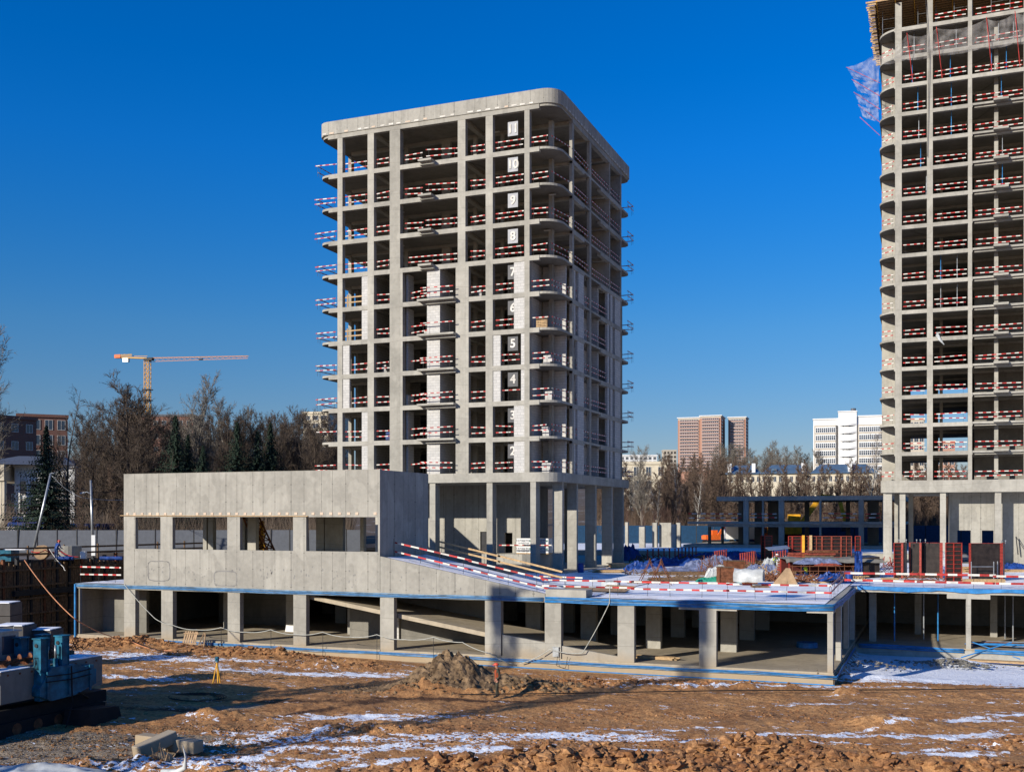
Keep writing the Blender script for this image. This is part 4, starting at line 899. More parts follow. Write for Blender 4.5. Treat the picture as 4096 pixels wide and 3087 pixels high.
# undergrowth that nobody could count
def brush(name, x0, x1, d0, d1, zb, n, hh, mat):
    mb = MB()
    for i in range(n):
        p = atd(trng.uniform(x0, x1), trng.uniform(d0, d1), zb); h = hh*trng.uniform(.4, 1.2)
        for k in range(7):
            a = trng.uniform(0, 6.28); r = h*trng.uniform(.05, .35); q = len(mb.v); w = .02; z1 = h*trng.uniform(.5, 1)
            mb.v += [(p.x-w, p.y, zb), (p.x+w, p.y, zb), (p.x+r*math.cos(a), p.y+r*math.sin(a), zb+z1)]; mb.face(q, q+1, q+2)
    tag(mb.build(name, mat), kind='stuff')
brush('undergrowth', 2380, 4200, 186, 320, 5.2, 9000, 6.5, 'redtwig'); brush('undergrowth', 0, 1400, 120, 220, 6, 5200, 6.5, 'bark')
# ================================================================== FENCES
def fence(name, label, P, Q, h, mat, post, step=2.0, lean=0, base=0):
    P, Q = Vector(P), Vector(Q); L = (Q-P).length; d = (Q-P)/L; t = thing(name, label, 'fence', P); n = int(L/step); s = d.cross(Vector((0, 0, 1)))
    for i in range(n):
        a = P+d*(i*step+.05); b = P+d*((i+1)*step-.05); o = MB()
        o.bar(a+Vector((0, 0, h/2+base)), b+Vector((0, 0, h/2+base)), .04, h-.1); o.build('panel', mat, t)
        MB().bar(P+d*i*step, P+d*i*step+Vector((random.uniform(-1, 1)*lean, 0, h+.08)), .1).build('post', post, t)
    mb = MB(); mb.bar(P+Vector((0, 0, .3))-s*.06, Q+Vector((0, 0, .3))-s*.06, .05, .08); mb.build('bottom_rail', post, t)
    return t
fence('site_fence', 'grey sheet metal fence with dark posts behind the shoring wall', atd(-250, 108, 6.15), atd(1500, 112, 6.15), 2.35, 'grey', 'dsteel', 1.95, .12)
fence('site_fence', 'blue sheet metal fence at the foot of the wood', atd(2300, 186, 5.), atd(4300, 182, 5.), 3.4, 'bluefence', 'dsteel', 3.0)
fence('picket_fence', 'thin black picket fence in front of the blue pavilion', atd(-100, 116, 6.15), atd(700, 118, 6.15), 2.9, 'dsteel', 'dsteel', 1.2) if False else None
# ================================================================== CITY BEHIND
def house(name, label, x, d, zb, W, D, Ht, yaw, wall, roof='roofgrey', floors=8, bays=6, win=(1.5, 1.6), wmat='glass', frame='white', side=0, cat='building', parapet=.8, group=None):
    """local frame: front face looks along -y; window parts set 4 cm proud in frames"""
    t = thing(name, label, cat, atd(x, d, zb), group, rz=yaw, local=True)
    MB().box(-W/2, 0, 0, W/2, D, Ht).build('wall', wall, t); MB().box(-W/2-.3, -.3, Ht+.004, W/2+.3, D+.3, Ht+parapet).build('roof', roof, t)
    fh = Ht/floors; ww, wh = win; proto = MB().box(-ww/2, -.06, 0, ww/2, .02, wh); proto.m = 1
    for (a, b, c, e) in ((-ww/2-.1, -ww/2, -.1, wh+.1), (ww/2, ww/2+.1, -.1, wh+.1), (-ww/2, ww/2, wh, wh+.1), (-ww/2, ww/2, -.1, 0), (-.04, .04, 0, wh)): proto.box(a, -.12, c, b, 0, e)
    src = proto.build('window', [wmat, frame], t); first = True; cnt = 0
    for f in range(floors):
        for b in range(bays):
            if cnt > 96: break
            o = src if first else src.copy(); 
            if not first: COL.objects.link(o); o.parent = t
            first = False; o.location = (-W/2+W*(b+.5)/bays, 0, f*fh+(fh-wh)*.5); cnt += 1
        for b in range(side):
            if cnt > 96: break
            o = src.copy(); COL.objects.link(o); o.parent = t; o.rotation_euler = (0, 0, R(90)); o.location = (W/2, D*(b+.5)/side, f*fh+(fh-wh)*.5); cnt += 1
    return t
# three-part brick towers
def brick_tower(x, d, zb, W, D, Ht, yaw, label, nf=15):
    t = thing('apartment_tower', label, 'building', atd(x, d, zb), 'brick apartment towers on the horizon', rz=yaw, local=True)
    MB().box(-W/2, 0, 0, W/2, D, Ht).build('wall', 'salmon', t); MB().box(-W/2-.8, -.8, Ht+1.6, W/2+.8, D+.8, Ht+2.4).build('roof', 'whitew', t); MB().box(-W/2, 0, Ht+.002, W/2, D, Ht+1.6).build('attic', 'beige', t)
    fh = 3.0; n = int(Ht/fh)
    for f in range(n-nf-1, n):
        z = f*fh+1.0; mb = MB(); mb.box(-W/2+2, -1.1, z+.9, W/2-2, -.02, z+2.0); mb.m = 1; mb.box(-W/2+1.6, -1.25, z-.15, W/2-1.6, -.02, z+.12); mb.m = 2; mb.box(-W/2+2, -1.15, z+.12, W/2-2, -.02, z+.9); mb.m = 1
        for k in range(9): u = -W/2+2+(W-4)*k/8; mb.box(u-.1, -1.14, z+.9, u+.1, -1.0, z+2.0)
        mb.build('loggia_band', ['glass', 'whitew', 'salmon'], t)
        for (b) in (0,): 
            mb = MB(); mb.box(W/2-.02, 2, z+.2, W/2+.1, 5, z+1.7); mb.box(W/2-.02, 9, z+.2, W/2+.1, 12, z+1.7); mb.build('side_window', 'glass', t)
brick_tower(2757, 990, 40, 21, 18, zat(1679, 990)-40, TH-R(17), 'left brick apartment tower with white floor bands on the horizon')
brick_tower(2842, 975, 40, 19, 30, zat(1671, 975)-40, TH-R(18), 'middle and tallest brick apartment tower with white floor bands on the horizon')
brick_tower(2948, 985, 40, 16, 20, zat(1677, 985)-40, TH-R(19), 'right brick apartment tower with white floor bands, partly shaded')
house('grid_block', 'tiny grey grid-like block left of the brick towers', 2680, 900, 38, 11, 10, zat(1802, 900)-38, TH, 'beige', 'beige', 8, 4, (1.7, 1.9), 'dark', 'beige')
# white block with curved central balconies
wb = thing('white_apartment_block', 'large white apartment block with a raised centre of small curved balconies', 'building', atd(3390, 430, 15), rz=TH-R(18), local=True)
ZZ = lambda y: zat(y, 430)-15
k = 430/F
def wx(x): return (x-3390)*k
MB().box(wx(3258), 0, 0, wx(3355), 14, ZZ(1676)).build('left_wing', 'whitew', wb); MB().box(wx(3425), 0, 0, wx(3570), 14, ZZ(1668)).build('right_wing', 'whitew', wb)
MB().box(wx(3355), -1.2, 0, wx(3425), 13, ZZ(1648)).build('central_bay', 'whitew', wb); MB().box(wx(3353), -1.5, ZZ(1648)+.01, wx(3427), 13.2, ZZ(1644)).build('cornice', 'whitew', wb)
MB().box(wx(3256), -.4, ZZ(1676)+.01, wx(3355), 14.2, ZZ(1671)).build('cornice', 'whitew', wb); MB().box(wx(3427), -.4, ZZ(1668)+.01, wx(3572), 14.2, ZZ(1663)).build('cornice', 'whitew', wb)
MB().tube([(wx(3412), 5, ZZ(1644)), (wx(3412), 5, ZZ(1629))], 1.0, 8).build('roof_vent', 'roofgrey', wb)
MB().prism([(wx(3265), -2.0), (wx(3345), -2.0), (wx(3352), -1.0), (wx(3352), 0), (wx(3262), 0)], 0, ZZ(1700)).build('glazed_bay', 'beige', wb)
MB().prism([(wx(3432), -1.5), (wx(3565), -1.5), (wx(3565), 0), (wx(3429), 0)], 0, ZZ(1700)).build('glazed_bay', 'beige', wb)
for f in range(7):
    y = 1711+31*f; z1, z0_ = ZZ(y), ZZ(y+17)
    for (a, b, yy) in ((3268, 3344, -2.06), (3434, 3560, -1.56)):
        mb = MB(); mb.box(wx(a), yy, z0_, wx(b), yy+.1, z1); mb.m = 1; mb.box(wx(a)-.1, yy-.08, z1, wx(b)+.1, yy+.1, z1+.45); mb.box(wx(a)-.1, yy-.06, z0_-.2, wx(b)+.1, yy+.1, z0_)
        n = int((b-a)/7.6)
        for j in range(n+1): u = wx(a)+(wx(b)-wx(a))*j/n; mb.box(u-.09, yy-.05, z0_, u+.09, yy+.05, z1)
        mb.box(wx(a), yy-.04, z0_+.95, wx(b), yy+.05, z0_+1.05); mb.build('window_band', ['glass', 'whitew'], wb)
    for x in (3374, 3399):
        mb = MB(); mb.box(wx(x)-.32, -1.25, ZZ(y-24+20), wx(x)+.32, -1.19, ZZ(y-24+12)); mb.build('window', 'glass', wb)
    pl = [(wx(3356)+(wx(3424)-wx(3356))*j/10, -1.2-1.3*math.sin(math.pi*j/10)) for j in range(11)]
    MB().prism(pl, ZZ(y-8.5), ZZ(y-17)).build('balcony', 'whitew', wb)
house('pink_block', 'pink distant block seen through the lower openings of the right tower', 3770, 420, 14, 9, 12, zat(1770, 420)-14, TH-R(22), 'salmon', 'beige', 8, 4)
house('tan_block', 'tan distant block seen through the openings left of the pink one', 3665, 430, 14, 6, 12, zat(1680, 430)-14, TH-R(20), 'beige', 'cream', 11, 3)
# long low house with blue-grey roof
lh = thing('long_low_house', 'long low pale house with a blue-grey hipped roof behind the bare wood', 'house', atd(3190, 330, 12), rz=TH-R(14), local=True)
k2 = 330/F; hx = lambda x: (x-3190)*k2; hz = lambda y: zat(y, 330)-12
MB().box(hx(2915), 0, 0, hx(3480), 11, hz(1893)).build('wall', 'cream', lh)
for (a, b) in ((2905, 3050), (3051, 3240), (3241, 3495)):
    xa, xb, ze, zr = hx(a), hx(b), hz(1891), hz(1855); n = len([0]); mb = MB(); mb.v = [(xa, -.7, ze), (xb, -.7, ze), (xb, 11.7, ze), (xa, 11.7, ze), (xa+3, 5.5, zr), (xb-3, 5.5, zr), (xa, -.7, ze-.2), (xb, -.7, ze-.2), (xb, 11.7, ze-.2), (xa, 11.7, ze-.2)]
    mb.f = [(0, 1, 5, 4), (1, 2, 5), (2, 3, 4, 5), (3, 0, 4), (9, 8, 7, 6), (0, 6, 7, 1), (1, 7, 8, 2), (2, 8, 9, 3), (3, 9, 6, 0)]; mb.i = [0]*9; mb.build('roof', 'roofblue', lh)
for x in (2923, 3018, 3212, 3390): MB().box(hx(x)-.5, -.5, hz(1888), hx(x)+.6, 4, hz(1851)).build('firewall', 'whitew', lh)
for i in range(26):
    x = 2930+i*21.5; mb = MB().box(hx(x)-.4, -.05, hz(1925), hx(x)+.4, .05, hz(1905)); mb.m = 1; mb.box(hx(x)-.5, -.09, hz(1927), hx(x)+.5, 0, hz(1925)); mb.box(hx(x)-.03, -.08, hz(1925), hx(x)+.03, 0, hz(1905)); mb.build('window', ['glass', 'white'], lh)
for x in (3100, 3310): 
    mb = MB(); mb.box(hx(x)-.7, 0.5, hz(1880), hx(x)+.7, 2, hz(1872)); mb.build('dormer', 'roofblue', lh)
house('cream_house', 'cream plastered house with tall windows right behind the middle tower', 2545, 300, 9, 17, 12, zat(1857, 300)-9, TH-R(7), 'cream', 'cream', 4, 5, (1.3, 2.4))
house('pale_block', 'pale distant apartment block right of the middle tower', 2545, 620, 26, 24, 12, zat(1824, 620)-26, TH, 'whitew', 'whitew', 8, 9, (1.4, 1.5))
house('pale_block', 'cream distant apartment block left of the middle tower', 1262, 380, 10, 9.5, 20, zat(1655, 380)-10, TH-R(12), 'cream', 'cream', 13, 3, (2.0, 1.5), side=4)
house('brick_house', 'dark red brick block with tall white-framed windows, left of the distant crane', 170, 300, 8, 13, 16, zat(1668, 300)-8, TH+R(25), 'redbrick', 'redbrick', 7, 4, (1.9, 2.6), side=5)
house('brick_house', 'low dark brick block at the left edge of the photo', 0, 260, 8, 18, 14, zat(1672, 260)-8, TH+R(50), 'redbrick', 'redbrick', 6, 5, (1.5, 1.9))
house('brick_house', 'dark brick block half hidden behind the crane and bare trees', 640, 420, 8, 26, 14, zat(1665, 420)-8, TH, 'redbrick', 'roofgrey', 8, 8, (1.5, 1.7))
# white house with pilasters
wh_ = thing('pillared_house', 'old white two-storey house with pilasters and a dark hipped roof, behind the big spruce', 'house', atd(110, 160, 6), rz=TH+R(6), local=True)
kk = 160/F; px = lambda x: (x-110)*kk; pz = lambda y: zat(y, 160)-6
MB().box(px(60), 0, 0, px(292), 14, pz(1868)).build('wall', 'whitew', wh_); MB().box(px(-60), -3, pz(1925), px(48), 12, pz(1862)).build('portico', 'cream', wh_)
for x in (-20, 34, 44): MB().tube([(px(x), -2.4, 0), (px(x), -2.4, pz(1926))], .35, 10, True).build('column', 'cream', wh_)
MB().box(px(55), -.35, pz(1868)+.004, px(296), 14.3, pz(1860)).build('cornice', 'whitew', wh_)
mb = MB(); za_, zb_ = pz(1860)+.005, pz(1815); xa, xb = px(-60), px(298); mb.v = [(xa, -3.4, za_), (xb, -.5, za_), (xb, 14.5, za_), (xa, 14.5, za_), (xa+3, 6, zb_), (xb-4, 6, zb_)]; mb.f = [(0, 1, 5, 4), (1, 2, 5), (2, 3, 4, 5), (3, 0, 4), (3, 2, 1, 0)]; mb.i = [0]*5; mb.build('roof', 'roofgrey', wh_)
for x in (95, 135, 178, 222, 262):
    for (y0, y1) in ((1975, 1925), (2050, 2000)):
        mb = MB().box(px(x)-.45, -.05, pz(y0), px(x)+.45, .05, pz(y1)); mb.m = 1; mb.box(px(x)-.55, -.12, pz(y0)-.15, px(x)+.55, .0, pz(y0)); mb.box(px(x)-.6, -.15, pz(y1), px(x)+.6, 0, pz(y1)+.2); mb.build('window', ['glass', 'white'], wh_)
for x in (75, 115, 157, 200, 243, 285): MB().box(px(x)-.3, -.2, 0, px(x)+.3, -.002, pz(1885)).build('pilaster', 'whitew', wh_)
# blue sales pavilion with sign
sp_ = thing('sales_pavilion', 'low blue round-edged pavilion with white lettering behind the grey fence', 'pavilion', atd(130, 128, 6), rz=TH, local=True)
ks = 128/F; sx_ = lambda x: (x-130)*ks; sz_ = lambda y: zat(y, 128)-6
mb = MB(); prof = [(0, 0), (0, sz_(2102))]+[(1.1-1.1*math.cos(a), sz_(2102)+(sz_(2086)-sz_(2102))*math.sin(a)) for a in (R(30), R(60), R(90))]+[(6, sz_(2086)), (6, 0)]
n = len(prof); mb.v = [(sx_(28), p[0], p[1]) for p in prof]+[(sx_(195), p[0], p[1]) for p in prof]; mb.f = [tuple(reversed(range(n))), tuple(range(n, 2*n))]+[(j, (j+1) % n, n+(j+1) % n, n+j) for j in range(n)]
mb.f = [tuple(reversed(q)) for q in mb.f]; mb.i = [0]*len(mb.f); mb.build('body', 'bluesign', sp_, smooth=False)
MB().box(sx_(196), .6, 0, sx_(390), 6, sz_(2108)).box(sx_(192), .1, sz_(2107), sx_(395), 6.2, sz_(2094)).build('annexe', 'bluesign', sp_)
MB().box(sx_(28), -.02, sz_(2107), sx_(188), 0, sz_(2105.5)).build('stripe', 'white', sp_)
text_mesh('lettering', 'ОФИС', .42, 'white', Vector((sx_(45), -.05, sz_(2112))), FRONT, sp_, .02); text_mesh('lettering', 'ПРОДАЖ', .42, 'white', Vector((sx_(53), -.05, sz_(2125))), FRONT, sp_, .02)
mb = MB()
for j in range(10):
    a = R(90+36*j); b = R(126+36*j); r1, r2 = (.32, .14) if j % 2 == 0 else (.14, .32); mb.bar((sx_(175)+r1*math.cos(a), -.04, sz_(2116)+r1*math.sin(a)), (sx_(175)+r2*math.cos(b), -.04, sz_(2116)+r2*math.sin(b)), .04)
mb.build('star_emblem', 'white', sp_)
mb = MB(); mb.box(sx_(36), .9, sz_(2083), sx_(240), 1.0, sz_(2066)); mb.build('sign_board', 'bluesign', sp_)
text_mesh('lettering', 'ЗОПИНАПАРК', .52, 'lightsign', Vector((sx_(138), .86, sz_(2075))), FRONT, sp_, .02, mirror=True)
# distant tower crane
tc = thing('tower_crane', 'orange tower crane far behind the trees with its jib to the right', 'crane', atd(590, 430, 10), rz=TH-R(14), local=True)
kc = 430/F; cz = lambda y: zat(y, 430)-10
def lattice(mb, p, q, w, h, n, r=.09, tri=False):
    p, q = Vector(p), Vector(q); d = (q-p).normalized(); a = d.cross(Vector((0, 1, 0))).normalized() if abs(d.z) < .5 else Vector((1, 0, 0)); b = Vector((0, 1, 0))
    cs = [a*w/2*i+b*h/2*j for i, j in ((-1, -1), (1, -1), (1, 1), (-1, 1))]
    if tri: cs = [a*0+b*h/2, a*0-b*h/2, a*(-w)]
    for c in cs: mb.bar(p+c, q+c*(.6 if tri else 1), r)
    for i in range(n):
        s, e = p.lerp(q, i/n), p.lerp(q, (i+1)/n)
        for j in range(len(cs)):
            f = 1-.4*i/n if tri else 1; mb.bar(s+cs[j]*f, e+cs[(j+1) % len(cs)]*f, r*.6)
            if not tri: mb.bar(s+cs[j], s+cs[(j+1) % len(cs)], r*.6)
mb = MB(); lattice(mb, (0, 0, 0), (0, 0, cz(1438)), 1.9, 1.9, 34, .2); mb.build('mast', 'yellow', tc)
mb = MB(); lattice(mb, (1, 0, cz(1432)), (44.5, 0, cz(1440)), 1.5, 1.3, 18, .13, True); mb.build('jib', 'craneorange', tc)
mb = MB(); mb.bar((0, 0, cz(1433)), (-14.6, 0, cz(1424)), 1.2, .5); mb.bar((0, 0, cz(1424)), (-12, 0, cz(1420)), .15); mb.build('counter_jib', 'yellow', tc); MB().box(-11, -.6, cz(1445), -8.5, .6, cz(1428)).build('counterweight', 'galv', tc); MB().box(-14.6, -.9, cz(1428), -11.8, .9, cz(1414)).build('ballast_box', 'orange', tc)
MB().box(-12, -.8, cz(1424), -6.5, -.7, cz(1414)).build('name_board', 'grey', tc); text_mesh('lettering', 'РОТАНКО', 1.0, 'yellow', Vector((-9.2, -.82, cz(1419))), FRONT, tc, .02)
MB().box(-1.1, -1.1, cz(1444), 1.1, 1.1, cz(1434)).box(1.1, -1.3, cz(1443), 2.8, .3, cz(1432)).build('cab', 'dsteel', tc); MB().box(23, -.5, cz(1447), 24.6, .5, cz(1443)).build('trolley', 'dsteel', tc)
mb = MB(); mb.box(-1.6, -1.6, cz(1560), 1.6, 1.6, cz(1557)); mb.box(-1.6, -1.6, cz(1602), 1.6, 1.6, cz(1599)); mb.build('platform', 'dsteel', tc)
# ================================================================== UNFINISHED TWO-STOREY FRAME AND LONE PILLARS
fv = 160.; FU = lambda x, v=fv: uat(x, v)
def FZ_(y, x=3100, v=fv): a = (x-CX)/F; d = v/(FW[1]+a*RT[1]); return zat(y, d)
ff = thing('unfinished_building', 'low unfinished two-storey concrete frame in shade between the two towers', 'building', (-12, 165, 5))
MB().box(FU(2867), fv-.1, FZ_(2001), FU(3620), 182, FZ_(1984)).build('roof_slab', 'con', ff)
MB().box(FU(2752), fv-.4, FZ_(2096), FU(3620), 182, FZ_(2086)).box(FU(2830), fv, FZ_(2107), FU(3620), fv+.5, FZ_(2097)).build('floor_slab', 'con', ff)
MB().box(FU(2740), fv-1.2, 5.2, FU(3620), 182, 5.7).build('floor_slab', 'con', ff)
for a, b in ((2973, 2994), (3114, 3136), (3434, 3455), (3048, 3055), (3277, 3285), (3530, 3545)):
    MB().box(FU(a), fv+.003, 5.3, FU(b), fv+.8, FZ_(1986)).build('column', 'con', ff)
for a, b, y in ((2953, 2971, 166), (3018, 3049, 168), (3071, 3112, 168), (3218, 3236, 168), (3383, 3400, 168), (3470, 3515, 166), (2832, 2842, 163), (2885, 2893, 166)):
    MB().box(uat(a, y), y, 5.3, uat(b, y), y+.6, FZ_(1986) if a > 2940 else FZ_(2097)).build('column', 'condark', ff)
for i in range(34):
    x = uat(2880+i*21, 164); mb = MB()
    for k in range(4): mb.bar((x+k*.22, 164+random.uniform(-2, 4), FZ_(1984)), (x+k*.22, 164, FZ_(1984)+random.uniform(.8, 2.4)), .04)
    mb.build('rebar', 'steel', ff)
mb = MB(); 
for p, q in (((FU(2752), fv-.2, FZ_(2086)), (FU(2968), fv-.2, FZ_(2086))), ((FU(2996), fv, FZ_(2086)), (FU(3110), fv, FZ_(2086))), ((FU(3288), fv, FZ_(2086)), (FU(3432), fv, FZ_(2086))), ((FU(3458), fv, FZ_(2086)), (FU(3525), fv, FZ_(2086)))): rail(mb, p, q, (.6, 1.15), h=.14, seg=.7)
mb.build('guard_rail', ['red', 'white', 'dsteel'], ff)
for j, (a, b, yt, yb, v, lab) in enumerate(((2500, 2511, 2088, 2185, 157, 'short lone pillar nearest the middle tower'), (2556, 2578, 2106, 2193, 155, 'lone square pillar with a tall sheaf of rusty rebar'), (2609, 2627, 2090, 2190, 157, 'lone pillar left of the wide lone pier'), (2637, 2684, 2090, 2190, 158, 'widest lone concrete pier on the raised slab'), (2685, 2703, 2096, 2192, 156, 'lone pillar standing against the wide pier'), (2705, 2721, 2090, 2188, 159, 'rightmost lone pillar on the raised slab'))):
    t = thing('lone_pillar', lab, 'pillar', (uat(a, v), v, 5.2), 'lone pillars on the raised slab'); zt_ = FZ_(yt, a, v)
    MB().box(uat(a, v), v, 5.1, uat(b, v), v+.7, zt_).build('shaft', 'con', t); w = uat(b, v)-uat(a, v); mb = MB()
    for k in range(max(5, int(w/.16))):
        x = uat(a, v)+w*(k+.5)/max(5, int(w/.16)); mb.bar((x, v+random.uniform(.05, .6), zt_-.1), (x+random.uniform(-.08, .08), v+.3, zt_+random.uniform(2.2, 3.3)*(1 if j == 1 else .8)), .035)
    mb.build('rebar', 'steel', t)
# ================================================================== DECK RAILS
def free_rail(name, label, segs, hs=(.5, .92), post_h=.25, seg=.55, mat=None, ph=.11):
    t = thing(name, label, 'railing', segs[0][0])
    for p, q in segs:
        p, q = Vector(p), Vector(q); L = (q-p).length; d = (q-p)/L; n = max(1, round(L/5.5))
        for hh in hs:
            for k in range(n):
                a = p+d*(L*k/n-.1)+Vector((0, 0, hh+random.uniform(-.04, .04))); b = p+d*(L*(k+1)/n+.1)+Vector((0, 0, hh+random.uniform(-.04, .04)))
                mb = MB()
                if mat: mb.bar(a, b, .04, ph+.02); mb.build('rail_board', mat, t)
                else: mb.stripe(a, b, .035, ph, seg*random.uniform(.9, 1.1), random.random()); mb.build('rail_board', ['red', 'white'], t)
        for k in range(int(L/1.75)+1):
            c = p+d*min(L, k*1.75+random.uniform(-.2, .2)); MB().bar(c-Vector((0, 0, .1)), c+Vector((random.uniform(-.06, .06), 0, hs[-1]+post_h)), .022).build('post', 'dsteel', t)
    return t
free_rail('striped_railing', 'red and white board railing along the front edge of the snowy deck', [((uat(2173, 67.4), 67.4, DZ), (uat(3320, 67.4), 67.4, DZ))])
free_rail('striped_railing', 'dark short railing running back along the corner of the snowy deck', [((uat(3320, 67.4), 67.4, DZ), (-6.3, 82.5, DZ))], seg=.4)
free_rail('striped_railing', 'red and white board railing on the deck below the right tower', [((-6.2, 83.4, DZ), (9, 83.3, DZ)), ((9, 83.3, DZ), (22, 83.3, DZ))], hs=(.42, .95), seg=.75, ph=.15)
free_rail('striped_railing', 'sloping red and white railing beside the snowy ramp', [((-34.9, 66.2, rp(-34.9)), (-23.7, 66.2, DZ))], hs=(.42, 1.02))
free_rail('timber_railing', 'sloping raw timber railing behind the snowy ramp', [((uat(1760, 71.6), 71.6, 6.65), (uat(2244, 71.6), 71.6, DZ))], hs=(.88, 1.3), mat='wood')
free_rail('striped_railing', 'single short red and white board at the foot of the timber railing', [((uat(2162, 72), 72, DZ), (uat(2325, 72), 72, DZ))], hs=(.85,))
free_rail('striped_railing', 'red and white board in front of the white block pallets', [((uat(1997, 97), 97.2, 6.15), (uat(2200, 97), 97.2, 6.15))], hs=(.9,), seg=.4)
free_rail('striped_railing', 'bent red and white boards left of the low block', [((uat(325, 66), 66, DZ), (uat(480, 66), 66, DZ))], hs=(.62, 1.2), seg=.45)
# ================================================================== BLUE PIPES
def pipes(label, pts, n=4, r=.035, mat='bluepipe', dz=-.075, amp=.03, name='pipe_bundle'):
    t = thing(name, label, 'pipes', pts[0])
    for j in range(n):
        out = []
        for k, (p, q) in enumerate(zip(pts, pts[1:])):
            p, q = Vector(p), Vector(q); m = max(2, int((q-p).length/1.1))
            for i in range(m): out.append(p.lerp(q, i/m)+Vector((0, random.uniform(-.02, .02), dz*j+amp*math.sin(i*.9+k+j*.3)*random.random()+random.uniform(-.01, .01))))
        out.append(Vector(pts[-1])+Vector((0, 0, dz*j))); MB().tube(out, r, 5).build('pipe', mat if j != 2 else ('bluegrey' if mat == 'bluepipe' else 'bluepipe'), t, smooth=True)
pipes('bundle of blue plastic pipes along the deck edge under the low block', [(-62, DV-.06, 4.62), (-48, DV-.07, 4.60), (-36, DV-.07, 4.57), (-23.4, DV-.07, 4.60)], 4, mat='bluegrey', r=.03)
pipes('bundle of bright blue pipes along the front deck edge right of the ramp', [(-23.3, DV-.07, 4.63), (-14, DV-.07, 4.6), (-7.5, DV-.07, 4.58), (-5.5, DV-.08, 4.68), (-5.42, 70, 4.62), (-5.42, 82, 4.62)], 5)
pipes('bundle of blue pipes along the foot of the basement pillars', [(-57, DV-.12, .60), (-44, DV-.12, .55), (-30, DV-.12, .57), (-16, DV-.12, .56), (-5.3, DV-.12, .56), (-5.3, 80, .5)], 3, .03)
pipes('blue pipes lying on the kerb of the right basement bay', [(-5.2, 82.12, .50), (1.9, 82.12, .42)], 4, .04); pipes('blue pipes lying in the right basement bay beyond the slim pillar', [(2.6, 82.12, .42), (22, 82.12, .42)], 4, .04)
mb = MB(); X = np.arange(-5.3, 24, .5)
n = len(X); mb.v = []
for i, x in enumerate(X): mb.v += [(x, 82.9, 4.70), (x, 82.2, 4.72+.02*math.sin(i)), (x, 82.17, 4.43+.06*math.sin(i*.7)+random.uniform(-.03, .03))]
for i in range(n-1): mb.face(3*i, 3*i+1, 3*i+4, 3*i+3); mb.face(3*i+1, 3*i+2, 3*i+5, 3*i+4)
tag(mb.build('blue_membrane', 'bluepipe'), 'bright blue waterproofing strip folded over the deck edge below the right tower', 'membrane')
MB().bar((-61.98, DV-.08, .1), (-61.98, DV-.08, 4.6), .12).build('corner_strip', 'bluepipe', dk)
mb = MB(); mb.bar((-30, DV-.36, .10), (-5.4, DV-.36, .06), .04, .06); tag(mb.build('blue_strip', 'bluepipe'), 'thin blue strip along the bottom of the foundation edge', 'strip')
# ================================================================== CABLES
def cable(label, pts, r=.02, mat='galv', sag=0., name='cable', n=14):
    pts = [Vector(p) for p in pts]; out = []
    for p, q in zip(pts, pts[1:]):
        for i in range(n): s = i/n; out.append(p.lerp(q, s)-Vector((0, 0, sag*4*s*(1-s))))
    out.append(pts[-1]); return tag(MB().tube(out, r, 5).build(name, mat, smooth=True), label, 'cable')
M['hose'] = plain('orange_hose', (.62, .27, .13), .6)
M['palecable'] = plain('pale_cable', (.50, .50, .44), .6)
cable('orange hose slanting down from the shoring wall to the pit floor', [at(98, 2240, 7.0)+Vector((0, 0, 0)), at(300, 2475, 3.5), at(520, 2560, 1.0), at(690, 2600, .6)], .035, 'hose', .25, 'hose')
hp = [(u, DV-.25, .8+FZ+(.0 if i % 2 else .25)) for i, u in enumerate(np.linspace(-52.5, -29, 12))]
cable('pale cable looping along the basement edge on thin pins', [(-57.2, DV-.1, 4.7), (-54.2, DV-.2, 2.2)]+hp+[(-27.0, DV-.3, .9), (-25.4, DV-.4, .3)], .028, 'palecable', .10)
for i, (u, v, z) in enumerate(hp): 
    if i % 2 == 0: tag(MB().bar((u, v+.02, .1), (u, v+.02, z), .025).build('cable_pin', 'dsteel'), 'thin steel pin holding up the pale cable at the basement edge', 'pin', 'pins holding the pale cable')
cable('pale cable hanging from the deck railing into the basement', [(uat(2440, DV-.1), DV-.1, 5.5), (uat(2438, DV-.15), DV-.15, 4.4), (uat(2330, DV-.2), DV-.2, 1.2), (uat(2200, DV-.3), DV-.3, 1.35), (uat(2080, DV-.35), DV-.35, .35)], .03, 'palecable', .12)
cable('dark cable across the soil in front of the deck', [at(1650, 2778, .15), at(2200, 2772, .15), at(2900, 2760, .2), at(3600, 2757, .2), at(4200, 2750, .2)], .03, 'dark', .0)
MB().box(0, 0, 0, 1, 1, 1)
tag(MB().box(uat(2219, DV-.1)-.14, DV-.1, .85, uat(2219, DV-.1)+.26, DV-.002, 1.45).box(uat(2219, DV-.1)-.17, DV-.13, 1.45, uat(2219, DV-.1)+.29, DV-.002, 1.48).build('junction_box', 'galv'), 'small grey electrical box fixed to a basement pillar behind the worker', 'box')
cable('black cables dangling from the grey electrical box', [(uat(2230, DV-.12), DV-.12, .9), (uat(2225, DV-.3), DV-.3, .35), (uat(2262, DV-.3), DV-.3, .2), (uat(2270, DV-.12), DV-.12, .9)], .015, 'dark', .05)
# coil of dark hose on the soil
c = at(790, 2792, .12); mb = MB()
for k in range(4): r = 1.0+.12*k; mb.tube([(c.x+r*math.cos(a)*1.2, c.y+r*math.sin(a)*.9, .15+.02*k) for a in np.linspace(0, 6.2, 26)], .018, 5)
tag(mb.build('hose_coil', 'dark'), 'coil of black hose lying in the shade left of the soil heap', 'hose')
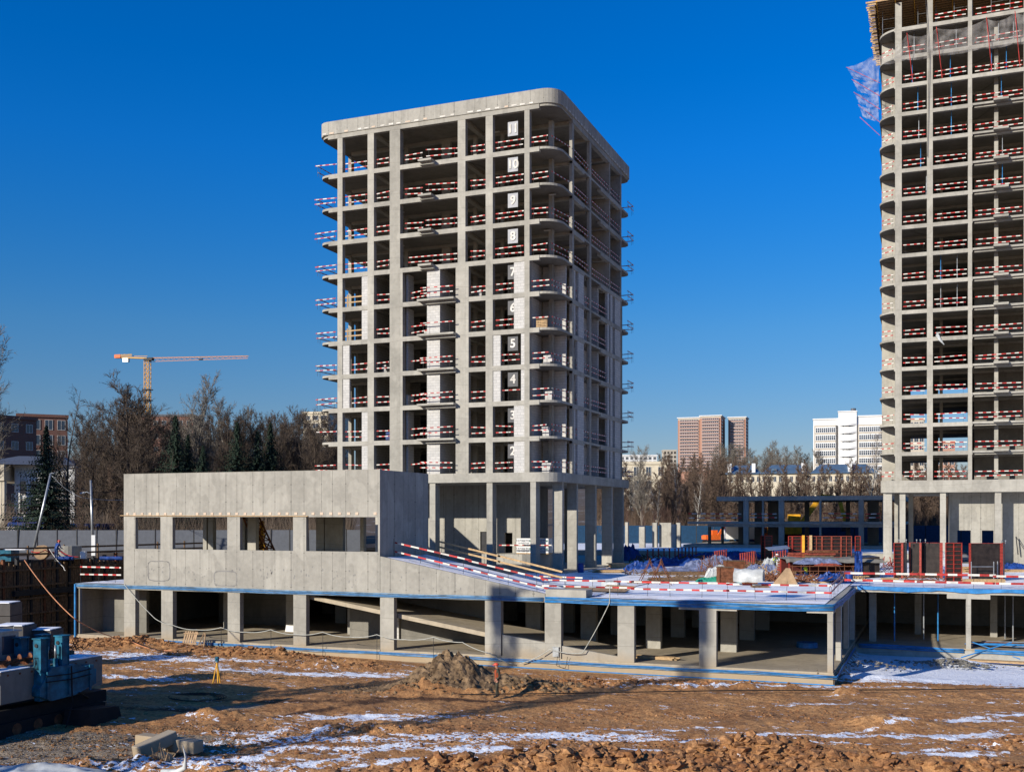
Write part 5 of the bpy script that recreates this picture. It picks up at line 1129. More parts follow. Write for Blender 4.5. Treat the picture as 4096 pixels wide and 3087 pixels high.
# ================================================================== FORMWORK PANELS
def form_panel(label, p, w, h, yaw, face='back', group='red-framed formwork panels', tone='redform', cat='formwork panel'):
    t = thing('formwork_panel', label, cat, p, group, rz=yaw, local=True)
    MB().box(0.03, .0, .03, w-.03, .02, h-.03).build('plywood', 'ply', t)
    mb = MB(); e = .055
    for x in (0, w-e): mb.box(x, -.10 if face == 'back' else .02, 0, x+e, .0 if face == 'back' else .14, h)
    for z in (0, h-e): mb.box(e, -.10 if face == 'back' else .02, z, w-e, .0 if face == 'back' else .13, z+e)
    if face == 'back':
        n = max(3, round(h/.33))
        for i in range(1, n): mb.box(e, -.085, h*i/n, w-e, -.003, h*i/n+.035)
        if w > 1.0: mb.box(w/2-.03, -.095, e, w/2+.03, -.002, h-e)
    else: mb.box(-.02, -.01, 0, .10, .16, h+.002); mb.box(w-.22, -.012, 0, w+.02, .16, h+.002)
    mb.build('steel_frame', tone, t)
    return t
X3 = lambda e: 2900+.3165*e
fd = 101.
edges = [(797, 848, 0), (850, 966, 0), (1000, 1056, 0), (1086, 1224, 0), (1226, 1344, 0), (1346, 1464, 0), (1466, 1600, 0), (1640, 1712, 0)]
nm = ['first', 'second', 'third', 'fourth', 'fifth', 'sixth', 'seventh', 'last']
for i, (a, b, _) in enumerate(edges):
    p = atd(X3(a), fd, DZ); q = atd(X3(b), fd, DZ); form_panel(f'red ribbed formwork panel, {nm[i]} from the left in the tall row behind the canvas shelter', p, (q-p).length, zat(2143, fd)-DZ, TH, tone='redform' if i in (0, 1, 7) else 'rustform' if 'rustform' in M else 'redform')
for x in (972, 1066): 
    p = atd(X3(x), fd-.2, DZ); tag(MB().box(p.x, p.y, DZ, p.x+.25, p.y+.2, zat(2140, fd)).build('yellow_post', 'yellow' if x == 972 else 'wood'), 'bright yellow upright strip between the formwork panels' if x == 972 else 'pale timber upright between the formwork panels', 'post')
for j, x in enumerate((3045, 3058)): form_panel(('left' if j == 0 else 'right')+' panel of the slim red pair standing left of the tall formwork row', atd(x, 124, DZ+.2), .55+.35*j, 2.8, TH+R(-50 if j == 0 else 5))
X4 = lambda e: 3450+.292*e
form_panel('red ribbed formwork panel standing left of the dark plywood pair', atd(X4(425), 89, DZ), atd(X4(550), 89).x and (atd(X4(552), 89)-atd(X4(425), 89)).length, 3.0, TH)
form_panel('dark plywood formwork turned edge-on, middle of the left cluster', atd(X4(556), 88.9, DZ), 2.2, 3.0, TH+R(62), 'front')
form_panel('dark plywood formwork with a worn red edge, right of the left cluster', atd(X4(640), 90, DZ), 2.6, 3.0, TH+R(-22), 'front')
form_panel('dark formwork panel with a red rim at the right end of the left cluster', atd(X4(806), 89, DZ), 1.1, 3.0, TH+R(52), 'front')
form_panel('single ribbed red formwork panel standing alone near the deck edge', atd(X4(1132), 85, DZ), (atd(X4(1360), 85)-atd(X4(1132), 85)).length, 3.1, TH)
form_panel('broad dark plywood formwork with a bright red right edge', atd(X4(1470), 85.5, DZ), (atd(X4(1920), 85.5)-atd(X4(1470), 85.5)).length, 3.05, TH, 'front')
form_panel('narrow dark formwork folded back behind the broad plywood panel', atd(X4(1922), 85.6, DZ), 1.3, 3.05, TH+R(60), 'front')
for i, x in enumerate((500, 600, 742, 792, 862, 1905, 1960)):
    p = atd(X4(x), 89 if x < 1000 else 85.7, DZ+3.0); tag(MB().tube([p, p+Vector((0, 0, .28))], .03, 5).tube([p+Vector((0, 0, .2)), p+Vector((0, 0, .28))], .06, 6).build('lifting_lug', 'galv'), 'small grey clamp sticking up from a dark formwork panel', 'clamp', 'clamps on the formwork tops')
# ================================================================== DECK CLUTTER
def tarp(label, x, y, w, d_, h, mat='tarp', z=DZ, n=34, spike=1., cat='tarpaulin', name='tarpaulin', yaw=TH, flat=0.):
    c = at(x, y, z); s = np.linspace(-1, 1, n); A, B = np.meshgrid(s, s); e = np.clip(1-np.maximum(np.abs(A), np.abs(B))**4, 0, 1)
    nz = fbm(A*2.6+x*.01, B*2.6+y*.01, 4, .62); rd_ = np.abs(fbm(A*5+x, B*5, 3, .6)-.5)*2
    Zt = h*e*(.30+1.1*(nz-.25)*spike+.35*rd_*spike)+flat*h*e+.01
    wob = 1+.25*(fbm(A*1.2+y, B*1.2+x, 3)-.5)
    LX, LY = A*w/2*wob, B*d_/2*wob; cs, sn = math.cos(yaw), math.sin(yaw)
    o = sheet(name, c.x+LX*cs-LY*sn, c.y+LX*sn+LY*cs, z+np.maximum(Zt, .01), mat, smooth=False); return tag(o, label, cat)
def stack(label, x, y, L, W, nl, nw, mat='wood', z=DZ, yaw=TH, th=.06, name='lumber_stack', cat='lumber', messy=.1):
    c = at(x, y, z); t = thing(name, label, cat, c, rz=yaw, local=True); 
    for i in range(nl):
        for j in range(nw):
            a = random.gauss(0, messy*.25); cx = random.gauss(0, messy*2); yj = -W/2+W*(j+.5)/nw; l = L*random.uniform(.75, 1.05); dx, dy = math.cos(a)*l/2, math.sin(a)*l/2
            MB().bar((cx-dx, yj-dy, th*(i+.5)+.03), (cx+dx, yj+dy, th*(i+.5)+.03), W/nw*.85, th*.9).build('board', mat, t)
    return t
def pallet(label, x, y, z=DZ, yaw=TH, mat='wood'):
    t = thing('pallet', label, 'pallet', at(x, y, z), 'wooden pallets on the deck', rz=yaw, local=True)
    for i in range(6): MB().box(-.6, -.4+i*.15, .12, .6, -.3+i*.15, .145).build('board', mat, t)
    for y_ in (-.4, -.03, .32): MB().box(-.6, y_, 0, .6, y_+.1, .119).build('runner', mat, t)
tarp('crumpled bright blue tarpaulin over timber beside the middle tower pillars', 2575, 2290, 4.2, 2.2, 1.3)
tarp('dark blue tarpaulin heap behind the lumber next to the tower', 2505, 2240, 3.4, 3, 2.2)
tarp('blue tarpaulin spread behind the rusty trestles', 2700, 2262, 6.5, 3.5, 1.1)
tarp('long faded blue tarpaulin lying behind the rusty trestles', 2700, 2290, 9.5, 3.0, .75, 'tarpl')
tarp('faded blue tarpaulin draped near the brown crates', 2850, 2276, 5.5, 4, 1.5, 'tarpl')
tarp('bright blue tarpaulin folded over planks behind the red props', 2925, 2250, 4.0, 2.0, 1.0)
tarp('blue tarpaulin far left of the slim red formwork pair', 2800, 2238, 7, 4, 1.0)
tarp('dark blue tarpaulin on the far edge of the deck', 2960, 2232, 6, 4, 1.0)
tarp('faded blue tarpaulin right of the white roll', 3050, 2290, 3.4, 2.5, .9, 'tarpl'); tarp('crumpled blue tarpaulin beside the corner of the deck', 3325, 2330, 2.1, 1.2, .9); tarp('blue tarpaulin at the foot of the left formwork cluster', 3725, 2290, 3.0, 2.2, 1.0); tarp('pale blue tarpaulin beside the lone formwork panel', 3765, 2295, 1.8, 1.4, .7, 'tarpl'); tarp('green mesh heap behind the left formwork cluster', 3712, 2262, 1.6, 1.4, 1.5, 'green')
tarp('white bag heap between the two right formwork groups', 3750, 2262, 2.6, 1.6, 1.5, 'tarpw', flat=.2); tarp('blue tarpaulin near the right edge of the photo', 4050, 2275, 3.0, 1.6, .7)
tarp('white covered stack behind the white roll', 3093, 2278, 2.3, 1.5, 1.0, 'tarpw', flat=.3); tarp('pale sheet-wrapped bale on green mesh in front of the crates', 2872, 2322, 2.4, 1.1, .9, 'tarpw', flat=.5); tarp('green mesh spilling round the pale bale', 2845, 2326, 2.6, 1.3, .45, 'green'); tarp('green mesh scrap beside the rusty crate', 2948, 2330, .9, .7, .6, 'green')
stack('stack of pale lumber at the foot of the last tower pillars', 2495, 2272, 3.2, 1.6, 8, 4, yaw=TH+.15); stack('loose pale planks next to the tower pillars', 2480, 2290, 3.6, 1.8, 4, 5, messy=.35); stack('long brown boards lying under the rusty trestles', 2720, 2322, 5.5, 1.0, 4, 3, 'oldwood'); stack('raw boards right of the rusty trestles', 2790, 2318, 3.6, 1.2, 4, 4); stack('weathered boards left of the rusty trestles', 2600, 2332, 3.4, 1.0, 3, 3, 'oldwood', messy=.25); stack('brown beams in front of the blue tarpaulin heap', 2970, 2262, 5.0, 1.6, 7, 4, 'oldwood', messy=.2); stack('beams under the faded tarpaulin in the middle of the deck', 2740, 2300, 6.0, 1.2, 5, 3, 'oldwood')
stack('small stack of planks lying in the basement between two pillars', 2630, 2636, 2.9, .6, 3, 4, z=FZ, yaw=-.08, messy=.04); stack('long raw planks on the snow of the right bay', 4000, 2650, 4.6, .8, 2, 2, z=-.12, yaw=-.04); stack('stack of lumber behind the lone formwork panel', 3900, 2290, 2.6, 1.2, 9, 3, yaw=TH); stack('raw timber lying in front of the broad plywood formwork', 3935, 2335, 3.2, .5, 6, 2, yaw=TH, messy=.02)
stack('rusty beams lying below the left formwork cluster', 3640, 2328, 4.4, .9, 3, 3, 'rust', yaw=TH); stack('plank stack in front of the timber at the deck corner', 3440, 2318, .9, .5, 5, 2); stack('planks at the right edge behind the formwork', 4080, 2288, 3., 1., 4, 3)
for i, (x, y, w, d_, m, lab) in enumerate(((2330, 2352, 3.0, 1.6, 'plyb', 'brown plywood sheet lying on the snow behind the kerb block'), (2430, 2362, 2.8, 1.4, 'plyb', 'second brown plywood sheet lying on the snow near the railing'), (2480, 2348, 2.2, .9, 'wood', 'light board sheet near the dark insulation slab'))):
    c = at(x, y, DZ+.1); t = MB(); t.hexa([(c.x-w/2, c.y-d_/2, c.z), (c.x+w/2, c.y-d_/2, c.z-.03), (c.x+w/2, c.y+d_/2, c.z+.05), (c.x-w/2, c.y+d_/2, c.z+.1), (c.x-w/2, c.y-d_/2, c.z+.03), (c.x+w/2, c.y-d_/2, c.z), (c.x+w/2, c.y+d_/2, c.z+.09), (c.x-w/2, c.y+d_/2, c.z+.14)]); tag(t.build('plywood_sheet', m), lab, 'board')
stack('scattered raw laths on the snow near the kerb block', 2400, 2356, 3.8, 1.6, 2, 5, messy=.4, th=.04)
c = at(2443, 2344, DZ); tag(MB().box(c.x-.65, c.y-.3, c.z, c.x+.65, c.y+.3, c.z+.3).box(c.x-.60, c.y-.26, c.z+.301, c.x+.6, c.y+.26, c.z+.36).build('insulation_slab', 'galv'), 'dark grey insulation slab on the brown plywood', 'insulation')
for i, (x, y, lab) in enumerate(((3040, 2350, 'rusty brown pallet in front of the brown crate'), (3235, 2330, 'raw wooden pallet in front of the canvas shelter'), (3280, 2332, 'second raw wooden pallet beside the canvas shelter'), (3560, 2318, 'pallet left of the red formwork cluster'))): pallet(lab, x, y, mat='oldwood' if i == 0 else 'wood')
def crate(label, x, y, w, d_, h, mat='rust'):
    t = thing('crate', label, 'crate', at(x, y, DZ), 'rusty crates behind the railing', rz=TH, local=True); MB().box(-w/2, -d_/2, 0, w/2, d_/2, h).build('body', mat, t)
    mb = MB()
    for i in range(5): z = h*(i+.5)/5; mb.box(-w/2-.03, -d_/2-.03, z, w/2+.03, -d_/2-.002, z+.04)
    for x_ in (-w/2-.035, w/2-.05): mb.box(x_, -d_/2-.05, 0, x_+.08, -d_/2-.031, h+.05)
    mb.build('slats', 'rust', t); MB().box(-w/2-.05, -d_/2-.06, h+.001, w/2+.05, d_/2+.05, h+.05).build('lid', 'oldwood', t)
crate('long rusty brown crate right of the pale bale', 2900, 2330, 1.1, 1.2, 1.2); crate('taller rusty crate left of the white roll', 2935, 2322, 1.5, 1.2, 1.6); crate('rusty crate under the white roll', 2998, 2338, .95, 1.0, .9)
c = at(2995, 2336, DZ+.95); mb = MB(); n = 18; P = []
for j in range(9):
    x = -.9+1.8*j/8
    for i in range(n): a = R(-15+215*i/(n-1)); rr_ = .60+.05*math.sin(j*1.7+i); P.append((c.x+x, c.y+.1+rr_*math.cos(a)*.8, c.z+.35+rr_*math.sin(a)))
mb.v = P
for j in range(8):
    for i in range(n-1): mb.face(j*n+i, j*n+i+1, (j+1)*n+i+1, (j+1)*n+i)
tag(mb.build('white_sheet_roll', 'tarpw', smooth=True), 'shiny white sheet bent into a half roll on top of the rusty crate', 'sheet')
ORD = 'first second third fourth fifth sixth seventh'.split()
# red stand posts in groups
for g, (x0, y0, n, dx, d, lab) in enumerate(((2860, 2250, 6, 9, 112, 'left'), (2962, 2255, 7, 9, 105, 'right'), (2590, 2230, 5, 22, 118, 'farthest'), (3092, 2245, 6, 10, 110, 'shaded'), (2700, 2235, 7, 14, 122, 'dark middle'))):
    for i in range(n):
        p = atd(x0+dx*i, d+i*1.1, DZ); tag(MB().tube([p, p+Vector((0, 0, 1.55))], .075, 6).tube([p+Vector((0, 0, 1.5)), p+Vector((0, 0, 1.58))], .12, 6).build('red_post', 'redform'), f'{ORD[i]} thin red post from the left in the {lab} upright bunch on the deck', 'post', f'{lab} bunch of red posts')
# rusty trestles
for i, (x, y, lab) in enumerate(((2600, 2335, 'left rusty A-frame trestle on the snow'), (2645, 2338, 'right rusty A-frame trestle on the snow'))):
    c = at(x, y, DZ); t = thing('trestle', lab, 'trestle', c, 'rusty trestles')
    for s in (-1, 1):
        for q in (-.55, .55): MB().bar(c+Vector((s*.9-.1*q, q*1.2, 0)), c+Vector((0, q*.3, 1.75)), .045).build('leg', 'rust', t)
    MB().bar(c+Vector((-.45, -.5, .85)), c+Vector((.45, .5, .85)), .04).build('brace', 'rust', t); MB().tube([c+Vector((0, -.3, 1.72)), c+Vector((0, 0, 1.95)), c+Vector((0, .3, 1.72))], .05, 6).build('ring', 'rust', t)
# rebar stools and coils
def tangle(label, x, y, w, h, n, mat='steel', z=DZ, name='rebar_pile', cat='rebar', r=.03, d=None):
    c = at(x, y, z) if d is None else atd(x, d, z); mb = MB()
    for i in range(n):
        a = c+Vector((random.uniform(-w, w)/2, random.uniform(-w, w)/3, random.uniform(0, h*.3))); mb.bar(a, a+Vector((random.uniform(-w, w)*.3, random.uniform(-w, w)*.2, random.uniform(.1, h))), r)
    return tag(mb.build(name, mat), label, cat)
tangle('tangle of thin rebar stools left of the red formwork panel', 3500, 2295, 3.4, .9, 40); tangle('second tangle of rebar stools further back', 3535, 2275, 2.8, .8, 26); tangle('red steel brackets heaped beside the formwork panel', 3560, 2272, 1.6, 1.1, 22, 'redform', r=.06); tangle('rusty wire heap on the crates behind the trestles', 2850, 2308, 2.2, 1.6, 70, 'rust'); tangle('rusty steel scrap in front of the canvas shelter', 3180, 2328, 5, .7, 70, 'rust', r=.05); tangle('dark rusty scrap heap right of the white roll', 3060, 2325, 2.6, .7, 40, 'rust', r=.07); tangle('rusty wire heap on the white roll', 3010, 2262, 1.2, 1.4, 40, 'rust'); tangle('loose rebar offcuts near the deck corner', 3375, 2330, 2.2, .5, 20, 'steel')
tangle('thin rebar starters sticking up at the corner of the deck', 3410, 2318, 1.6, 1.1, 14); tangle('small pile of twigs by the foundation edge left of the corner', 3270, 2722, 2.2, .6, 12, 'oldwood', z=.1)
tangle('brown scrap behind the blue tarpaulins', 2650, 2250, 7, .8, 60, 'oldwood', r=.08); tangle('brown timber scrap in the middle of the deck', 2960, 2285, 5, .8, 60, 'oldwood', r=.08); tangle('timber scrap left of the shelter', 3110, 2300, 3, .8, 40, 'wood', r=.05)
# canvas shelter
c = atd(3155, 90, DZ); L = (atd(3345, 90)-c).length; sh = thing('canvas_shelter', 'dark red-lined work shelter with a sagging grey canvas roof', 'shelter', c, rz=TH, local=True); W = 2.9
for x in (0, L-.1): 
    for y in (0, W): MB().box(x, y, 0, x+.1, y+.1, 1.58).build('post', 'redform', sh)
MB().box(.1, W, .5, L, W+.05, 1.56).build('rear_wall', 'darkred', sh); MB().hexa([(L, .1, .1), (L+1.5, -.1, .1), (L+1.6, W, .1), (L, W, .1), (L, .1, 1.7), (L+1.5, -.1, 1.8), (L+1.6, W, 1.85), (L, W, 1.75)]).build('side_box', 'ply', sh)
X, Y = np.meshgrid(np.linspace(-.3, L+1.8, 30), np.linspace(-.5, W+.4, 10)); Z = 1.62+.01*Y+.04*np.sin(X*2.2)+.18*(fbm(X*2, Y*2, 3)-.5)-.28*(Y < -.3)
o = sheet('roof', X, Y, Z, 'condark', smooth=False); o.parent = sh
mb = MB()
for z in (.15, .6, 1.0): mb.bar((0, -.05, z), (L, -.05, z), .05)
for x in np.linspace(.3, L, 9): mb.bar((x, -.05, 0), (x, -.05, 1.0+.3*random.random()), .04)
mb.build('rail', 'rust', sh); tarp('faded blue sheet thrown on the canvas shelter roof', 3270, 2255, 3.2, 1.2, .5, 'tarpl', z=DZ+1.65); tarp('red tarpaulin strip on the canvas shelter roof', 3310, 2262, 1.8, .6, .2, 'rustform', z=DZ+1.65)
X, Z = np.meshgrid(np.linspace(0, 1, 10), np.linspace(0, 2.3, 12)); c2 = atd(3418, 88.5, DZ-.4); Yn = .35*(fbm(X*5, Z*1.2, 3)-.5)
tag(sheet('hanging_tarpaulin', c2.x+X*.6, c2.y+X*.4+Yn, DZ+Z, 'tarp', smooth=False), 'dark blue tarpaulin hanging off the right side of the canvas shelter', 'tarpaulin')
c = atd(3080, 100, DZ); t = thing('sun_roof', 'thin grey sheet on posts above the standing worker', 'canopy', c, rz=TH, local=True); MB().hexa([(-.1, 0, 2.0), (1.9, 0, 2.2), (1.9, 1.5, 2.4), (-.1, 1.5, 2.2), (-.1, 0, 2.06), (1.9, 0, 2.26), (1.9, 1.5, 2.46), (-.1, 1.5, 2.26)]).build('sheet', 'galv', t)
for x in (.5, 1.5): MB().bar((x, .7, 0), (x, .7, 2.15), .07).build('post', 'dsteel', t)
tag(MB().prism([(at(3140, 2338, DZ).x-.9, at(3140, 2338, DZ).y), (at(3140, 2338, DZ).x+.9, at(3140, 2338, DZ).y+.2), (at(3140, 2338, DZ).x+.1, at(3140, 2338, DZ).y+1.2)], DZ, DZ+.05).hexa([tuple(at(3140, 2338, DZ)+Vector(k)) for k in ((-.9, 0, .06), (.9, .2, .06), (.9, .26, .06), (-.9, .06, .06), (.0, .5, 1.25), (.3, .55, 1.25), (.3, .61, 1.2), (.0, .56, 1.2))]).build('leaning_board', 'plyb'), 'brown board propped up into a tent shape before the shelter', 'board')
for i, (x, y, m, lab) in enumerate(((3397, 2330, 'tarp', 'blue plastic barrel at the corner railing'), (2323, 2290, 'tarp', 'dark blue barrel at the foot of a tower pillar'))):
    c = at(x, y, DZ); tag(MB().tube([c, c+Vector((0, 0, .06)), c+Vector((0, 0, .85)), c+Vector((0, 0, .9))], [.27, .29, .29, .26], 12).build('barrel', m, smooth=False), lab, 'barrel')
# scaffold frames by the right formwork
for i, (x, w, lab) in enumerate(((3885, 90, 'grey tube scaffold frame in front of the broad plywood formwork'), (3732, 50, 'grey tube scaffold frame behind the white bags'))):
    d = 84.8 if i == 0 else 105; a = atd(x, d, DZ); b = atd(x+w, d, DZ); t = thing('scaffold_frame', lab, 'scaffold', a)
    for q in (a, b, b+Vector((.3, .6, 0))): MB().tube([q, q+Vector((0, 0, 1.6))], .035, 6).build('upright', 'galv', t)
    for z in (1.2,): MB().tube([a+Vector((0, 0, z)), b+Vector((0, 0, z))], .03, 6).build('crossbar', 'galv', t)
c = atd(4072, 118, DZ); tangle('black machine with hoses beside the right tower wall', 4072, 2245, 2.2, 1.6, 60, 'dsteel', r=.09, name='pump_machine', cat='machine'); tag(MB().bar(c+Vector((0, 0, 1)), c+Vector((-.2, 0, 3.0)), .1).bar(c+Vector((-.2, 0, 3.0)), c+Vector((1.0, 0, .9)), .06).build('hoist_arm', 'dsteel'), 'thin black hoist arm above the machine at the right edge', 'hoist')
# pallets of white blocks
for i in range(2):
    for l in range(2):
        u0 = uat(2066, 98.6)+i*1.75; z0_ = 6.16+l*.78; t = thing('block_pallet', f'{"upper" if l else "lower"} {"left" if i == 0 else "right"} wrapped pack of white blocks behind the tower pillars', 'block pack', (u0, 98.6, z0_), 'packs of white blocks')
        MB().box(u0, 98.6, z0_+.1, u0+1.6, 99.8, z0_+.75).build('pack', 'whitew', t); MB().box(u0, 98.62, z0_, u0+1.6, 99.8, z0_+.098).build('pallet', 'wood', t)
        text_mesh('printing', 'ГАЗОБЕТОН', .26, 'grey', Vector((u0+.75, 98.585, z0_+.5)), FRONT, t, .003); text_mesh('printing', 'ГАЗОБЕТОН', .2, 'grey', Vector((u0+.75, 98.585, z0_+.25)), FRONT, t, .003); MB().box(u0+1.38, 98.585, z0_+.42, u0+1.54, 98.6, z0_+.58).build('mark', 'green', t)
# grey block stacks seen through the low block and basement bits
for i in range(5):
    MB()
c = at(1140, 2525, FZ); tag(MB().hexa([tuple(c+Vector(k)) for k in ((0, 0, 0), (.8, 0, 0), (.8, .4, 0), (0, .4, 0), (.1, .1, .75), (.75, .1, .7), (.75, .45, .7), (.1, .45, .75))]).build('foam_block', 'whitew'), 'tilted white foam block on the basement floor', 'block')
c = at(3390, 2625, FZ); tag(MB().tube([(-8.3, 76.8, FZ), (-8.3, 76.8, FZ+.35)], [.75, .7], 14).build('cable_drum', 'bluepipe'), 'low roll of blue pipe on the basement floor near the corner pillar', 'pipe roll')
for i, (x, y, lab) in enumerate(((3578, 85.5, 'left'), (3695, 87.5, 'middle'), (3752, 86.5, 'right'), (4020, 90, 'dull'), (4052, 88, 'last'))):
    u_ = uat(x, y); prop(u_, y, .46, 4.3, 'bluepipe' if i != 1 and i < 3 else 'galv', f'thin steel prop in the right basement bay, the {lab} one', 'steel props in the right basement bay', .04)
t = thing('tube_pile', 'heap of blue and rusty scaffold tubes on the kerb at the right edge', 'tubes', at(4020, 2590, .5))
for i in range(16):
    c = at(3985+random.uniform(-25, 50), 2588, .5)+Vector((random.uniform(-.3, .3), random.uniform(-.2, .9), .06*(i % 6))); MB().tube([c-Vector((1.6, random.uniform(-.4, .4), 0)), c+Vector((1.9, random.uniform(-.5, .5), .04))], .035, 5).build('tube', ('bluepipe', 'rust', 'galv')[i % 3], t)
for s in (-1, 1): MB().tube([Vector((3.6+1.9*s, 81.9+.3*s, -.1)), Vector((3.6-1.4*s, 82.6, 1.0))], .045, 5).build('tube', 'bluepipe', t)
# debris pile in the bay
c = at(3800, 2665, -.2); P = np.stack([rng.normal(c.x, 1.3, 300), rng.normal(c.y, .55, 300), np.full(300, -.05)], -1); P[:, 2] += .38*np.exp(-((P[:, 0]-c.x)/1.4)**2-((P[:, 1]-c.y)/.6)**2)
o = clods('rubble_pile', P, rng.uniform(.04, .16, 300), 'condark', False); tag(o, 'pile of grey broken concrete on the snow of the right bay', 'rubble')
P2 = P.copy(); c3 = at(3470, 2672, -.2); P2[:, 0] += c3.x-c.x; P2[:, 1] += c3.y-c.y; o = clods('rubble_pile', P2[:160], rng.uniform(.03, .12, 160), 'condark', False); tag(o, 'smaller low pile of debris near the deck corner', 'rubble')
# broken pallet at the basement edge
t = thing('broken_pallet', 'broken wooden pallet leaning on the foundation edge left of the tripod', 'pallet', at(765, 2582, .5))
c = at(765, 2582, .5)
for i in range(6): MB().bar(c+Vector((-.75+i*.2, 0, 0)), c+Vector((-.72+i*.2+random.uniform(-.06, .06), .35, 1.0)), .15, .03).build('board', 'plyb', t)
for z in (.15, .85): MB().bar(c+Vector((-.85, .05+z*.3-.06, z)), c+Vector((.45, .05+z*.3-.06, z+.03)), .05, .1).build('runner', 'plyb', t)
for k in (((.6, 0, 0), (.9, .3, .95)), ((1.1, 0, 0), (1.0, .3, .9)), ((.6, 0, .1), (1.15, .1, .15)), ((.85, .3, .9), (1.05, .3, .88))): MB().bar(c+Vector(k[0]), c+Vector(k[1]), .08).build('board', 'plyb', t)
# ================================================================== LAMP POSTS, LEFT BANK OBJECTS
for i, (xb, yb, xt, yt, d, lab) in enumerate(((128, 2200, 203, 1893, 99, 'leaning white pole at the left, its top bent over'), (1108, 2200, 1064, 1920, 101, 'x'))):
    if i == 1: xb, xt = 372, 363
    p = atd(xb, d, 6.15); q = atd(xt, d, zat(yt, d)); t = thing('lamp_post', lab if i == 0 else 'white lamp post with a curved arm left of the low block', 'lamp post', p)
    MB().tube([p, q], [.13, .09], 8).build('pole', 'galv', t, smooth=True)
    e = Vector((RT[0], RT[1], 0)); 
    if i: MB().tube([q-Vector((0, 0, 1.3)), q-Vector((0, 0, 1.1))-e*.35, q-Vector((0, 0, 1.2))-e*.8], .04, 5).build('arm', 'galv', t); MB().tube([q-Vector((0, 0, 1.17))-e*.6, q-Vector((0, 0, 1.27))-e*1.0], .09, 6).build('lamp_head', 'galv', t)
    else: MB().tube([q, q+e*.3], .06, 5).build('cap', 'galv', t)
cable('pale wire sagging from the left pole into the trees', [atd(206, 99, zat(1900, 99)), atd(330, 99, zat(1990, 99)), atd(600, 115, zat(1985, 115))], .02, 'galv', .3); cable('second wire sagging left of the lamp post', [atd(205, 99, zat(1895, 99)), atd(470, 110, zat(1960, 110))], .02, 'dark', .8)
p = atd(430, 93, 6.15); tag(MB().tube([p+Vector((0, 0, 0)), p+Vector((0, 0, 1.0))], 1.0, 20).tube([p+Vector((0, 0, 1.001)), p+Vector((0, 0, 1.05))], .95, 20).build('concrete_ring', 'con', smooth=False), 'large upright concrete well ring on the bank behind the shoring wall', 'concrete ring') if False else None
p = atd(275, 93, 6.15); tag(MB().tube([p, p+Vector((0, 0, 1.15))], 1.05, 22).build('concrete_ring', 'con'), 'large concrete well ring on the bank behind the shoring wall', 'concrete ring')
p = atd(162, 92, 6.75); e = Vector((RT[0], RT[1], 0)); g_ = Vector((-RT[1], RT[0], 0)); t = thing('cable_drum', 'wooden cable drum standing on the left bank', 'cable drum', p)
for s in (0, .5): MB().tube([p+g_*s, p+g_*(s+.06)], .62, 18).build('flange', 'plyb', t)
MB().tube([p+g_*.06, p+g_*.5], .3, 12).build('core', 'oldwood', t)
p = atd(365, 97, 6.15); tag(MB().hexa([tuple(p+k) for k in (e*0, e*.35, e*.35+g_*.2, g_*.2, Vector((0, 0, 2.0)), e*.35+Vector((0, 0, 2.0)), e*.35+g_*.2+Vector((0, 0, 2.0)), g_*.2+Vector((0, 0, 2.0)))]).build('white_board', 'whitew'), 'narrow white board leaning by the lamp post', 'board')
p = atd(322, 91, 6.25); tag(MB().hexa([tuple(p+k) for k in (e*0, e*.42, e*.42+g_*.4, g_*.4, Vector((0, 0, .6))-e*.05, e*.40+Vector((0, 0, .6)), e*.4+g_*.4+Vector((0, 0, .6)), g_*.4+Vector((0, 0, .6))-e*.05)]).build('white_box', 'whitew'), 'small white box on the timber handrail of the shoring wall', 'box')
for x, w, lab in ((225, 70, 'blue pipe lying along the top of the shoring wall'), (400, 90, 'blue pipe on the bank next to the low block')): 
    p = atd(x, 90.5, 6.3); tag(MB().tube([p, p+e*(w*90/F)], .16, 8).build('pipe', 'tarp'), lab, 'pipe')
p = atd(0, 88, 6.15); tag(MB().hexa([tuple(p+k) for k in (e*-2, e*.9, e*.9+g_*1.5, e*-2+g_*1.5, e*-2+Vector((0, 0, .95)), e*.9+Vector((0, 0, .95)), e*.9+g_*1.5+Vector((0, 0, .95)), e*-2+g_*1.5+Vector((0, 0, .95)))]).build('site_container', 'bluemach'), 'low dark blue container at the left edge above the shoring wall', 'container')
p = atd(-60, 87, 7.15); tag(MB().bar(p, p+e*3.4+Vector((0, 0, .0)), .5, .06).build('snowy_board', 'snow'), 'snow-dusted board on top of the dark blue container', 'board')
cable('red hose drooping along the left bank', [atd(125, 90, 6.9), atd(180, 90, 7.0), atd(240, 91, 6.9), atd(315, 91, 6.4)], .04, 'red', .15)
cable('white hose hanging over the shoring wall', [atd(197, 90, 7.1), atd(255, 89, 5.6), atd(262, 88, 5.4)], .03, 'white', .1)
